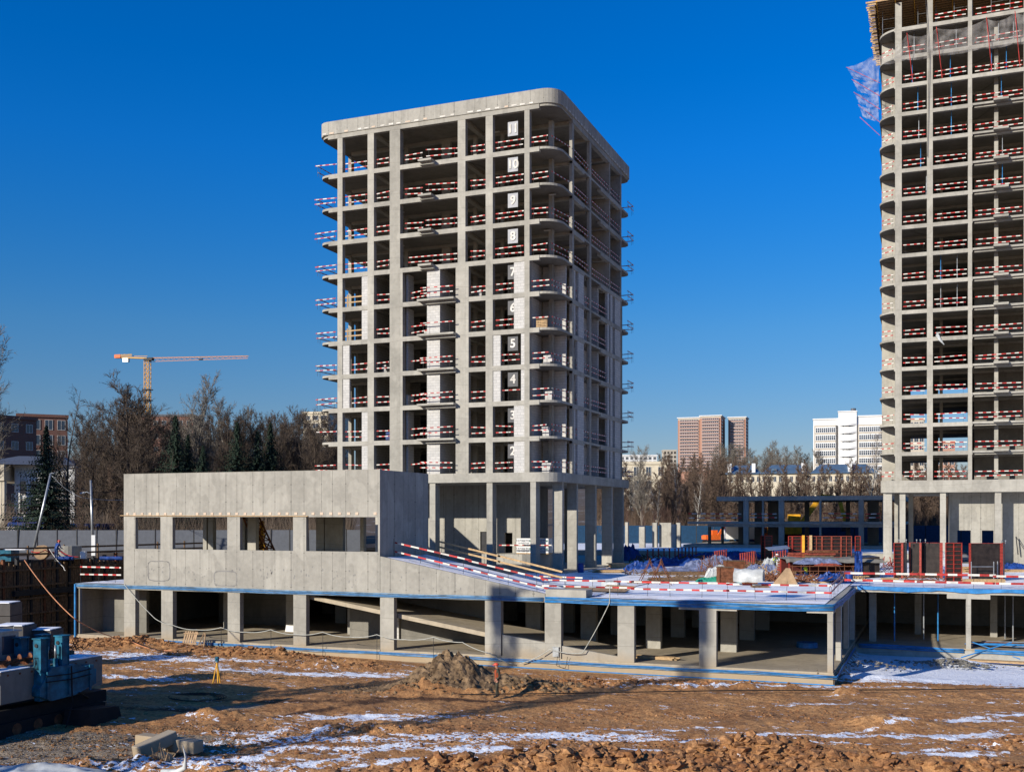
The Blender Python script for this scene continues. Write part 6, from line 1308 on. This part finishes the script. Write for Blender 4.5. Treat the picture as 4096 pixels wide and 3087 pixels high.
# yellow excavator seen through the low block, orange one behind the frame
def excavator(label, p, yaw, mat, s=1.):
    t = thing('excavator', label, 'excavator', p, rz=yaw, local=True); t.scale = (s, s, s)
    for y in (-1.1, .7): MB().prism([(0, 0)]*0 or [(-1.8, y), (1.8, y), (1.8, y+.5), (-1.8, y+.5)], .1, .9).build('track', 'dark', t)
    MB().box(-1.7, -1.2, 1.0, 1.3, 1.2, 2.0).build('body', mat, t); MB().box(.1, .2, 2.0, 1.3, 1.2, 3.0).build('cab', mat, t); MB().box(.3, 1.0, 2.3, 1.32, 1.22, 2.9).build('window', 'glass', t)
    MB().bar((1.1, -.3, 1.7), (3.2, -.3, 4.8), .35, .5).bar((3.2, -.3, 4.8), (5.0, -.3, 4.6), .3, .45).build('boom', mat, t); MB().bar((5.0, -.3, 4.6), (5.6, -.3, 2.2), .28, .35).build('stick', mat, t); MB().prism([(5.2, -.8), (6.0, -.8), (6.0, .2), (5.2, .2)], 1.3, 2.2).build('bucket', 'dsteel', t); MB().box(-2.0, -1.1, 1.1, -1.71, 1.1, 1.9).build('counterweight', mat, t)
excavator('yellow excavator arm seen through the third opening of the low block', atd(1025, 88, 4.7), TH+R(100), 'yellow', .95); excavator('orange excavator behind the left part of the unfinished frame', atd(2850, 180, 5.2), TH+R(15), 'orange', .8); excavator('yellow excavator behind the unfinished frame', atd(3150, 184, 5.2), TH+R(-10), 'yellow', 1.7)
p = atd(2905, 180, 5.1); t = thing('site_truck', 'white and orange truck parked behind the unfinished frame', 'truck', p, rz=TH, local=True)
MB().box(0, 0, 1.0, 5, 2.4, 3.4).build('box_body', 'whitew', t); MB().box(5.1, .1, .8, 7, 2.3, 3.0).build('cab', 'orange', t); MB().box(5.4, -.01, 2.0, 6.8, .1, 2.8).build('window', 'glass', t)
for x in (1, 2.4, 6): MB().tube([(x, .0, .5), (x, .35, .5)], .5, 12).build('wheel', 'dark', t)
lt = thing('lattice_mast', 'dark lattice boom leaning inside the third opening of the low block', 'lattice boom', atd(1100, 84, 4.65)); mb = MB(); lattice(mb, atd(1105, 84, 5.5), atd(975, 84, 11), .9, .9, 9, .12); mb.build('lattice', 'rust', lt)
# ================================================================== PIT MACHINE (pile press), left foreground
pm = thing('pile_press', 'blue pile pressing machine with four blue columns and long concrete weights at the left edge', 'machine', (-38, 38, .1))
U = -37.7
MB().box(U-1.5, 34.9, 1.62, U, 41.0, 3.02).build('concrete_weight', 'condark', pm); MB().box(U-5.4, 34.2, 1.62, U-3.9, 41.0, 3.02).build('concrete_weight', 'condark', pm); MB().box(U-1.45, 34.95, 3.021, U-.05, 36.6, 3.06).box(U-1.45, 38.6, 3.021, U-.05, 40.9, 3.07).build('snow_cap', 'snow', pm)
mb = MB(); yv = lambda x: vat(x, U+.5)
ya, yb = vat(160, U+.5), vat(385, U+.5); y1, y2 = vat(205, U+.5), vat(300, U+.5)
for (s, e_, za1, zb1, za2, zb2) in ((ya, y1, 1.75, 2.1, 1.45, 2.95), (y1, y2, 1.45, 2.95, 1.5, 2.95), (y2, yb, 1.5, 2.95, 1.85, 2.55)):
    mb.hexa([(U+.02, s, za1), (U+.5, s, za1), (U+.5, e_, za2), (U+.02, e_, za2), (U+.02, s, zb1), (U+.5, s, zb1), (U+.5, e_, zb2), (U+.02, e_, zb2)])
mb.build('cross_beam', 'bluemach', pm)
for (x, yt, uu) in ((70, 2553, U-1.75), (156, 2541, U-1.75), (148, 2557, U+.20), (234, 2545, U+.20)):
    v = vat(x, uu); d = v*FW[1]+uu*FW[0]; zt_ = zat(yt, d); o = MB(); o.box(uu-.17, v+.02, 1.5 if uu > U else 2.0, uu+.17, v+.42, zt_); o.box(uu-.22, v, 2.9 if uu > U else 2.0, uu+.22, v+.019, zt_-.01); o.box(uu-.22, v+.421, 2.9 if uu > U else 2.0, uu+.22, v+.44, zt_-.01)
    c_ = o.build('column', 'bluemach', pm); MB().box(uu-.26, v-.05, zt_+.002, uu+.26, v+.49, zt_+.05).build('top_plate', 'bluemach', c_)
    MB().tube([(uu-.03, v-.04, zt_-.28), (uu-.03, v-.002, zt_-.28)], .09, 12).build('eye', 'dsteel', c_)
    mb = MB()
    for k in range(3): mb.tube([(uu-.12+.09*k, v-.03, zt_-.8), (uu-.12+.09*k, v-.10, zt_-1.0), (uu-.09+.09*k, v-.03, zt_-1.35)], .018, 5)
    mb.build('hydraulic_hose', 'dark', c_)
for s in (-1, 0, 1): MB().box(U+.5, (ya+yb)/2+s*1.3-.05, 1.6, U+.56, (ya+yb)/2+s*1.3+.05, 2.8).build('stiffener', 'bluemach', pm)
for v in (ya+.1, yb-.6): MB().box(U+.03, v, 2.0, U+.45, v+.5, 2.75).build('bracket', 'bluemach', pm)
mb = MB(); ax = U-.9; mb.tube([(ax, 33, 3.3), (ax, 39.6, 3.3)], .09, 8); n = 120
for i in range(n): 
    y = 33+6.4*i/n; a = i*.55; b = a+.55; y2_ = y+6.4/n; q = len(mb.v); mb.v += [(ax+.08*math.cos(a), y, 3.3+.08*math.sin(a)), (ax+.27*math.cos(a), y, 3.3+.27*math.sin(a)), (ax+.27*math.cos(b), y2_, 3.3+.27*math.sin(b)), (ax+.08*math.cos(b), y2_, 3.3+.08*math.sin(b))]; mb.face(q, q+1, q+2, q+3)
tag(mb.build('auger', 'rust'), 'rusty drilling auger lying on the concrete weights of the blue machine', 'auger')
mb = MB(); mb.box(U-6, 32, .75, U-.2, 41.5, 1.3); mb.box(U-6, 31, 1.3, U-4, 35, 1.6); mb.build('chassis', 'dark', pm)
MB().box(U-8.5, 27, .1, U-4.6, 37.6, 5.6).box(U-7.5, 29, 5.601, U-6, 33, 7.5).build('unseen_shadow_body', 'bluemach', pm)  # unseen bulk added to throw a wide shadow beside the machine
for s in (U-5.8, U-1.3): MB().prism([(s, 33), (s+1.3, 33), (s+1.3, 41.2), (s, 41.2)], .1, .75).build('walking_foot', 'dark', pm)
MB().hexa([(U+.2, 38.2, .1), (U+1.6, 38.6, .1), (U+1.2, 41.0, .1), (U-.2, 40.6, .1), (U+.4, 38.2, .9), (U+1.5, 38.6, .9), (U+1.2, 40.8, .7), (U-.1, 40.5, .7)]).build('side_skid', 'dark', pm)
cb = MB().box(U-3.9, 35.9, 3.1, U-2.1, 37.9, 4.45).build('cab', 'galv', pm); MB().box(U-4.0, 35.8, 4.451, U-2.0, 38.0, 4.52).build('cab_roof', 'galv', cb)
MB().box(U-2.098, 36.1, 3.45, U-2.07, 36.8, 4.3).box(U-2.098, 36.95, 3.45, U-2.07, 37.7, 4.3).build('window', 'glass', cb); MB().box(U-3.7, 35.87, 3.6, U-2.3, 35.898, 4.4).build('window', 'glass', cb)
for (z, x) in ((4.7, U-2.3),): MB().tube([(x, 36, 4.52), (x, 36, z), (x, 37.8, z), (x, 37.8, 4.52)], .02, 5).build('handrail', 'galv', cb)
for (x, d, w, z0_, z1, lab) in ((110, 57, 1.25, .1, 3.72, 'grey ribbed weight stack right of the machine cab'), (-30, 56, 1.6, .1, 4.05, 'dark stacked block with snow on top behind the machine cab'), (-60, 64, 1.5, .1, 4.6, 'tallest snow-topped stack at the left edge')):
    p = atd(x, d, z0_); t = thing('weight_stack', lab, 'weight', p, rz=TH, local=True); n = 6; hh = (z1-z0_)/n
    for k in range(n): MB().box(-.0 if k % 2 else -.06, 0, hh*k+.01, w, 1.6, hh*(k+1)-.03).build('slab', 'darkcon', t)
    MB().box(.05, .05, z1-z0_, w-.08, 1.5, z1-z0_+.05).build('snow_cap', 'snow', t)
cable('black hose hanging off the blue machine to the soil', [(U+.6, yb-1.2, 1.6), at(440, 2810, .1)+Vector((0, 0, .0))], .035, 'dark', .12, 'hose'); cable('black hose hanging in front of the blue cross beam', [(U+.65, (ya+yb)/2, 2.9), (U+.7, (ya+yb)/2, 1.2), (U+.9, (ya+yb)/2-.6, .2)], .035, 'dark', .0, 'hose')
tag(MB().box(-1.7, -.4, 0, 1.7, .4, .5).box(-1.5, -.35, .502, -.1, .3, .8).build('stone_footing', 'conmud'), 'pale block lying on a concrete footing in front of the machine', 'block'); o = bpy.data.objects['stone_footing']; o.location = at(60, 2905, .05); o.rotation_euler = (0, 0, TH+.25)
MB()
mb = MB(); mb.hexa([(-.8, -.15, 0), (.7, -.2, 0), (.75, .2, 0), (-.8, .2, 0), (-.8, -.15, .22), (.7, -.2, .32), (.75, .2, .32), (-.8, .2, .22)]); o = mb.build('white_block', 'whitew'); tag(o, 'white wedge-shaped block on the footing in front of the machine', 'block'); o.location = at(68, 2862, .62); o.rotation_euler = (0, 0, TH+.3)
for (uu, v) in ((U+.2, vat(190, U+.2)), (U+.2, vat(222, U+.2)), (U-1.75, vat(110, U-1.75)), (U-1.75, vat(135, U-1.75))):
    MB().tube([(uu, v, 2.0), (uu, v, 3.3)], .11, 10).build('cylinder', 'bluemach', pm, smooth=True); MB().tube([(uu, v, 3.3), (uu, v, 3.9)], .05, 8).build('piston_rod', 'galv', pm, smooth=True)
for z in (2.35, 2.6): MB().tube([(U+.56, ya+.3, z), (U+.60, (ya+yb)/2, z-.06), (U+.56, yb-.4, z)], .025, 6).build('hydraulic_pipe', 'dark', pm)
for v in np.linspace(35.3, 40.6, 9): MB().tube([(U+.0, v, 2.85), (U+.03, v, 2.85)], .05, 6).build('tie_bolt', 'rust', pm)
MB().tube([(U-2.9, 35.0, 3.35), (U-1.6, 35.0, 3.35)], .42, 16).build('cable_spool', 'dark', pm)
for v in (35.5, 37.2, 39.0, 40.5): MB().box(U-1.9, v, 2.98, U-1.5, v+.25, 3.25).build('timber_bearer', 'oldwood', pm)
for v in np.linspace(33.4, 40.6, 7): MB().tube([(U-.15, v, .42), (U+.02, v, .42)], .26, 12).build('track_roller', 'rust', pm)
tangle('bent rods and wire ropes lying on the concrete weights of the blue machine', 250, 2600, 2.0, .5, 26, 'rust', z=3.1, name='wire_ropes', cat='wire rope', r=.03)
# concrete beams on the soil
for (p, q, w, h, lab) in ((at(545, 3030, .1), at(695, 2965, .45), .55, .5, 'upper broken concrete beam lying slantwise across the other'), (at(560, 2975, .15), at(795, 3010, .1), .6, .5, 'lower broken concrete beam half buried in brown soil')):
    mb = MB(); mb.bar(p+Vector((0, 0, .2)), q+Vector((0, 0, .25)), w, h); o = mb.build('concrete_beam', 'conmud'); tag(o, lab, 'concrete beam'); b = o.modifiers.new('bevel', 'BEVEL'); b.width = .03
mb = MB(); mb.hexa([tuple(at(620, 3050, .05)+Vector(k)) for k in ((0, 0, 0), (.6, -.1, 0), (.65, .4, 0), (.05, .45, 0), (.1, .05, .42), (.5, 0, .38), (.55, .35, .3), (.1, .4, .4))]); tag(mb.build('concrete_lump', 'conmud'), 'lump of broken concrete with bent rebar in front of the beams', 'concrete lump')
tangle('bent rusty rebar between the broken beams', 640, 3040, .9, .5, 14, 'plyb', z=.2)
# white foreground sheet
X, Y = np.meshgrid(np.linspace(-1, 1, 70), np.linspace(-1, 1, 40)); c = at(90, 3115, .3); LX = X*4.0; LY = Y*1.3+.35*np.sin(X*3)
Z = .95*np.exp(-(Y*1.1)**2*1.2)*(1-.55*sstep(X, .1, 1.0))*(.85+.35*(fbm(X*4+3, Y*4, 4)-.5)+.25*np.abs(fbm(X*8, Y*5, 3)-.5))
cs, sn = math.cos(TH), math.sin(TH); o = sheet('white_sheet', c.x+LX*cs-LY*sn, c.y+LX*sn+LY*cs, .0+Z, 'tarpw'); tag(o, 'crumpled white plastic sheet filling the bottom left corner', 'plastic sheet')
c = at(735, 3100, .2); tag(MB().tube([c+Vector((-1.0, 0, .05)), c+Vector((-.3, 0, .1)), c+Vector((.05, 0, .3)), c+Vector((.1, 0, .7)), c+Vector((-.05, 0, 1.15))], [.10, .12, .10, .05, .01], 7).build('twisted_sheet', 'tarpw', smooth=True), 'twisted white tip of plastic sheet sticking up at the bottom edge', 'plastic sheet')
# survey tripod
c = at(868, 2738, .12); t = thing('survey_tripod', 'yellow survey tripod with a blue instrument on the soil', 'tripod', c)
for a in (200, 320, 80): MB().bar(c+Vector((.26*math.cos(R(a)), .26*math.sin(R(a)), 0)), c+Vector((0, 0, 1.3)), .05).build('leg', 'yellow', t)
MB().tube([c+Vector((0, 0, 1.3)), c+Vector((0, 0, 1.36))], .11, 10).build('head', 'galv', t); MB().box(c.x-.09, c.y-.08, c.z+1.36, c.x+.09, c.y+.08, c.z+1.62).tube([c+Vector((0, -.14, 1.5)), c+Vector((0, .14, 1.5))], .05, 8).build('instrument', 'bluemach', t)
# ================================================================== PEOPLE
def person(label, loc, yaw, pose, top, legs, helmet, vest=None, h=1.78, shoes='dark'):
    """pose: dict of joint -> (x, y, z) at standing height 1.78, facing local -y"""
    J = dict(pel=(0, 0, .95), belly=(0, 0, 1.10), chest=(0, 0, 1.32), neck=(0, .01, 1.50), head0=(0, -.01, 1.58), head=(0, -.02, 1.68), htop=(0, 0, 1.74),
             hipL=(.10, 0, .92), kneeL=(.11, -.02, .50), ankL=(.11, .02, .09), toeL=(.12, -.15, .04), hipR=(-.10, 0, .92), kneeR=(-.11, -.02, .50), ankR=(-.11, .02, .09), toeR=(-.12, -.15, .04),
             shL=(.19, 0, 1.43), elL=(.25, .03, 1.14), wrL=(.22, -.08, .90), shR=(-.19, 0, 1.43), elR=(-.25, .03, 1.14), wrR=(-.22, -.08, .90))
    J.update(pose); RD = dict(pel=(.15, .11), belly=(.145, .11), chest=(.17, .12), neck=(.06, .06), head0=(.072, .085), head=(.082, .10), htop=(.06, .07), hipL=(.10, .10), kneeL=(.066, .066), ankL=(.05, .05), toeL=(.045, .04), shL=(.075, .075), elL=(.055, .055), wrL=(.036, .036))
    for k in list(RD): 
        if k.endswith('L'): RD[k[:-1]+'R'] = RD[k]
    for s in 'LR':
        w = Vector(J['wr'+s]); f = (w-Vector(J['el'+s])).normalized(); sx = 1 if s == 'L' else -1; J['palm'+s] = tuple(w+f*.08); RD['palm'+s] = (.034, .02)
        for i, (o, l) in enumerate(((-.028, .075), (-.010, .085), (.010, .08), (.027, .062))): b = Vector(J['palm'+s]); J[f'f{i}a{s}'] = tuple(b+f*l*.55+Vector((0, o, 0))); J[f'f{i}b{s}'] = tuple(b+f*l+Vector((-.018*sx, o*1.1, -.004))); RD[f'f{i}a{s}'] = (.0095, .0095); RD[f'f{i}b{s}'] = (.007, .007)
        J['th'+s] = tuple(w+f*.05+Vector((-.01*sx, -.045, 0))); J['tt'+s] = tuple(w+f*.09+Vector((-.015*sx, -.06, 0))); RD['th'+s] = (.011, .011); RD['tt'+s] = (.008, .008)
    E = [('pel', 'belly'), ('belly', 'chest'), ('chest', 'neck'), ('neck', 'head0'), ('head0', 'head'), ('head', 'htop')]
    for s in 'LR': E += [('pel', 'hip'+s), ('hip'+s, 'knee'+s), ('knee'+s, 'ank'+s), ('ank'+s, 'toe'+s), ('chest', 'sh'+s), ('sh'+s, 'el'+s), ('el'+s, 'wr'+s), ('wr'+s, 'palm'+s), ('wr'+s, 'th'+s), ('th'+s, 'tt'+s)]+[e_ for i in range(4) for e_ in (('palm'+s, f'f{i}a{s}'), (f'f{i}a{s}', f'f{i}b{s}'))]
    names = list(J); me = bpy.data.meshes.new('tmp'); me.from_pydata([J[n_] for n_ in names], [(names.index(a), names.index(b)) for a, b in E], [])
    ob = bpy.data.objects.new('tmp', me); COL.objects.link(ob); ob.modifiers.new('s', 'SKIN').use_smooth_shade = True; ss = ob.modifiers.new('d', 'SUBSURF'); ss.levels = 2; ss.render_levels = 2
    sv = me.skin_vertices[0].data
    for i, n_ in enumerate(names): sv[i].radius = RD[n_]
    sv[names.index('pel')].use_root = True
    bpy.context.view_layer.update(); m2 = bpy.data.meshes.new_from_object(ob.evaluated_get(bpy.context.evaluated_depsgraph_get())); bpy.data.objects.remove(ob)
    m2.materials.clear(); mats = [legs, top, 'skin', shoes]
    for m_ in mats: m2.materials.append(M[m_])
    wl = [Vector(J['wr'+s]) for s in 'LR']; hd = Vector(J['head0'])
    for p_ in m2.polygons:
        c_ = p_.center; z = c_.z; i = 1 if z > .5*(J['pel'][2]+J['belly'][2]) and (c_-Vector(J['kneeL'])).length > .2 else 0
        for s in 'LR':
            if min((c_-Vector(J['wr'+s])).length, (c_-Vector(J['el'+s])).length, (c_-(Vector(J['wr'+s])+Vector(J['el'+s]))/2).length) < .11: i = 1
            if (c_-Vector(J['palm'+s])).length < .10 and (c_-Vector(J['wr'+s])).length > .02 and (c_-Vector(J['el'+s])).length > (Vector(J['wr'+s])-Vector(J['el'+s])).length+.0: i = 2
            if (c_-Vector(J['ank'+s])).length < .12 or (c_-Vector(J['toe'+s])).length < .12: i = 3
        if (c_-hd).length < .25 and c_.z > J['neck'][2]+.02: i = 2
        p_.material_index = i; p_.use_smooth = True
    r = bpy.data.objects.new('person', m2); COL.objects.link(r); r.location = loc; r.rotation_euler = (0, 0, yaw); r.scale = (h/1.78,)*3; tag(r, label, 'person')
    hp_ = Vector(J['head'])+Vector((0, .0, .035)); mb = MB(); n = 14
    for k in range(7):
        a = R(90*k/6); z = hp_.z+.115*math.sin(a); rr2 = .118*math.cos(a)+.004
        for j in range(n): mb.v.append((hp_.x+rr2*math.cos(6.283*j/n), hp_.y+rr2*1.18*math.sin(6.283*j/n), z))
    for k in range(6):
        for j in range(n): mb.face(k*n+j, k*n+(j+1) % n, (k+1)*n+(j+1) % n, (k+1)*n+j)
    mb.box(hp_.x-.09, hp_.y-.20, hp_.z-.006, hp_.x+.09, hp_.y-.08, hp_.z+.008); o = mb.build('helmet', helmet, smooth=True); o.parent = r
    f_ = Vector(J['head'])-Vector((0, .10, .03)); mb = MB().bar(f_+Vector((0, .0, .02)), f_+Vector((0, -.03, -.02)), .025, .03); o = mb.build('nose', 'skin'); o.parent = r
    mb = MB(); 
    for sx in (-1, 1): mb.box(f_.x+sx*.032-.012, f_.y-.008, f_.z+.022, f_.x+sx*.032+.012, f_.y+.01, f_.z+.034)
    mb.box(f_.x-.025, f_.y-.006, f_.z-.045, f_.x+.025, f_.y+.012, f_.z-.037); o = mb.build('eyes_and_mouth', 'dark'); o.parent = r
    if vest:
        mb = MB(); n = 16; rings = [('pel', .155, .12, -.06), ('belly', .165, .13, 0), ('chest', .20, .15, 0), ('chest', .17, .13, .12), ('neck', .11, .09, -.03)]
        for (k_, rx, ry, dz) in rings:
            c_ = Vector(J[k_])+Vector((0, 0, dz))
            for j in range(n): mb.v.append((c_.x+rx*math.cos(6.283*j/n), c_.y+ry*math.sin(6.283*j/n), c_.z))
        for k in range(len(rings)-1):
            for j in range(n): mb.face(k*n+j, k*n+(j+1) % n, (k+1)*n+(j+1) % n, (k+1)*n+j)
        o = mb.build('vest', vest, smooth=True); o.parent = r
    return r
pk = dict(elL=(.24, .10, 1.16), wrL=(.17, -.04, .97), elR=(-.24, .10, 1.16), wrR=(-.17, -.04, .97), kneeL=(.10, -.05, .50), ankL=(.10, -.06, .09), toeL=(.11, -.22, .04), kneeR=(-.10, .02, .50), ankR=(-.10, .08, .09), toeR=(-.11, -.08, .04), head=(0, -.05, 1.66), head0=(0, -.03, 1.58), htop=(0, -.03, 1.73))
person('worker in orange helmet and orange vest standing in profile before the grey soil heap', at(1989, 2788, .06)+Vector((0, 0, -.02)), TH-R(80), pk, 'olive', 'olive', 'helmet', 'orangevest', 1.86)
bend = dict(chest=(0, -.12, 1.27), neck=(0, -.20, 1.42), head0=(0, -.25, 1.48), head=(0, -.29, 1.56), htop=(0, -.29, 1.63), shL=(.19, -.15, 1.37), shR=(-.19, -.15, 1.37), elL=(.22, -.25, 1.10), wrL=(.18, -.45, 1.0), elR=(-.22, -.25, 1.10), wrR=(-.18, -.45, 1.0))
person('worker in red helmet and bright blue jacket standing on the left bank', atd(225, 89.5, 6.15), TH+R(150), bend, 'tarp', 'navy', 'helmet')
person('worker in lime striped vest standing under the thin grey sheet', atd(3098, 100.5, DZ), TH+R(40), bend, 'grey', 'grey', 'whitew', 'lime')
person('worker in a blue jacket bending beside the lime-vested worker', atd(3128, 101, DZ), TH+R(60), bend, 'bluepipe', 'navy', 'whitew', None, 1.6)
person('crouching worker in a lime vest inside the dark canvas shelter', atd(3224, 91, DZ-.35), TH+R(200), bend, 'navy', 'navy', 'whitew', 'lime', 1.6)
# ================================================================== OUTSIDE THE FRAME, left: unseen rigs added so that their shadows fall into the picture
def rig(label, hit, s, top):
    b = Vector((hit.x-KU*s, hit.y-s, .1)); t = thing('shadow_rig', label, 'shadow caster', b); mb = MB()
    lattice(mb, b+Vector((0, 0, 1)), Vector((b.x, b.y, top)), 1.0, 1.0, 16, .16); mb.build('mast', 'yellow', t); MB().box(b.x-.7, b.y-.7, top-2.5, b.x+.7, b.y+.7, top).build('mast_head', 'yellow', t)
    MB().box(b.x-4, b.y-1.5, 1.0, b.x-.8, b.y+1.5, 3.0).build('body', 'yellow', t); MB().box(b.x-4, b.y-2, .1, b.x+1, b.y-1.2, .95).build('track', 'dark', t); MB().box(b.x-4, b.y+1.2, .1, b.x+1, b.y+2, .95).build('track', 'dark', t); MB().bar(Vector((b.x, b.y, top-.5)), Vector((b.x+6, b.y+1, top+1.5)), .25).build('cable_arm', 'yellow', t)
rig('tall unseen yellow rig added for its shadow, beyond the left edge of the photo', Vector((-26.1, DV, 0)), 48, DZ+.4+KZ*48); rig('second unseen yellow rig added for its shadow, beyond the left edge of the photo', Vector((-13.7, DV, 0)), 56, DZ+.2+KZ*56)

# ================================================================== things left standing on the tower floors
spots = [(3, -53.6, 94.2, 1.1, 'grey'), (3, -50.4, 93.4, .9, 'tarp'), (4, -53.0, 94.6, 1.0, 'block'), (5, -50.8, 93.5, .5, 'block'), (5, -52.8, 94.0, .9, 'block'), (7, -53.7, 94.6, .8, 'block'), (7, -40.6, 93.6, .4, 'block'), (2, -34.0, 93.4, 1.0, 'block'), (5, -33.9, 93.5, .9, 'block'), (4, -33.8, 93.6, .9, 'block'), (3, -33.9, 93.2, .7, 'block'), (6, -40.3, 94.8, .8, 'grey'), (6, -46.8, 94.6, .7, 'block')]
for i, (k, u, v, w, m) in enumerate(spots):
    z = mz(k)+.006; t = thing('block_stack', f'small stack of {"white blocks" if m == "block" else "wrapped material"} on storey {NUM[k]} of the middle tower, {("left corner", "second bay", "middle", "right corner")[0 if u < -52 else 1 if u < -49 else 2 if u < -36 else 3]}', 'block stack', (u, v, z), 'small stacks left on the tower floors')
    for j in range(3): MB().box(u+random.uniform(-.04, .04), v, z+.3*j, u+w*random.uniform(.7, 1), v+.5, z+.3*j+.285).build('block', m if m != 'tarp' else 'tarp', t)
t = thing('pallet', 'upright raw wooden pallet on the right corner balcony of storey six', 'pallet', (-34.3, V0+.5, mz(6)))
for j in range(6): MB().box(-34.4, V0+.5, mz(6)+.05+.15*j, -33.3, V0+.53, mz(6)+.15+.15*j).build('board', 'wood', t)
for j in range(3): MB().box(-34.35+.48*j, V0+.531, mz(6)+.0, -34.27+.48*j, V0+.6, mz(6)+.95).build('runner', 'wood', t)
for k, u in ((8, -49.9), (9, -49.9), (7, -49.95), (6, -50.0), (5, -50.0), (9, -33.9), (8, -34.4), (11, -39.6)):
    tag(MB().box(u, 95.0, mz(k+1)-.40, u+.5, 95.3, mz(k+1)-.36).box(u+.55, 95.0, mz(k+1)-.40, u+.62, 95.3, mz(k+1)-.36).build('ceiling_lamp', 'white'), f'small pale lamp under the ceiling of storey {NUM[k]} of the middle tower', 'lamp', 'ceiling lamps in the middle tower')
o = MB().tube([(.2, RV-.1, rz_(7)+.5), (.25, RV-.15, rz_(7)+.15), (.5, RV-.16, rz_(7)-.35), (.95, RV-.18, rz_(7)-.95)], [.05, .22, .16, .04], 7).build('plastic_sheet', 'tarpw'); tag(o, 'torn pale plastic sheet dangling from a lower slab of the right tower', 'plastic sheet')
cable('dark rope hanging down the front of the right tower', [(-1.0, RV-.3, 68), (-.6, RV-.3, 61), (-.8, RV-.2, 50)], .03, 'dsteel', 0)

for (x, y, w, n, m, r_, lab) in ((2780, 2318, 5, 60, 'oldwood', .05, 'broken laths strewn behind the front railing'), (3120, 2318, 4, 50, 'rust', .05, 'rusty rods beside the canvas shelter'), (3300, 2300, 3.5, 50, 'rust', .045, 'rusty rods leaning at the right of the canvas shelter'), (3020, 2262, 5, 60, 'oldwood', .07, 'dark timber offcuts behind the white roll'), (2560, 2300, 3, 30, 'oldwood', .05, 'dark offcuts beside the lumber stack'), (3700, 2318, 4, 30, 'rust', .045, 'rusty offcuts between the formwork groups'), (3950, 2290, 3, 24, 'oldwood', .05, 'offcuts behind the broad formwork'), (2900, 2245, 9, 70, 'steel', .05, 'dark steel scrap on the shaded back of the deck')):
    tangle(lab, x, y, w, .55, n, m, r=r_, name='scrap_pile', cat='scrap')

for i, (x, d, w, h, lab) in enumerate(((3165, 96, 2.2, 2.0, 'bulky stack of rusty steel forms behind the canvas shelter'), (3235, 95, 2.6, 2.3, 'taller stack of rusty brown forms behind the canvas shelter'), (3120, 93, 1.3, 1.4, 'short rusty stack at the left of the canvas shelter'), (3440, 93, 1.2, 1.7, 'rusty stack right of the hanging blue tarpaulin'))):
    t = thing('form_stack', lab, 'stack', atd(x, d, DZ), 'rusty form stacks round the shelter', rz=TH, local=True); n = int(h/.22)
    for k in range(n): o_ = random.uniform(-.12, .12); MB().box(o_, random.uniform(0, .1), .22*k, w+o_+random.uniform(-.3, .1), 1.1, .22*k+.17).build('steel_form', ('rust', 'rustform', 'oldwood')[random.randrange(3)], t)
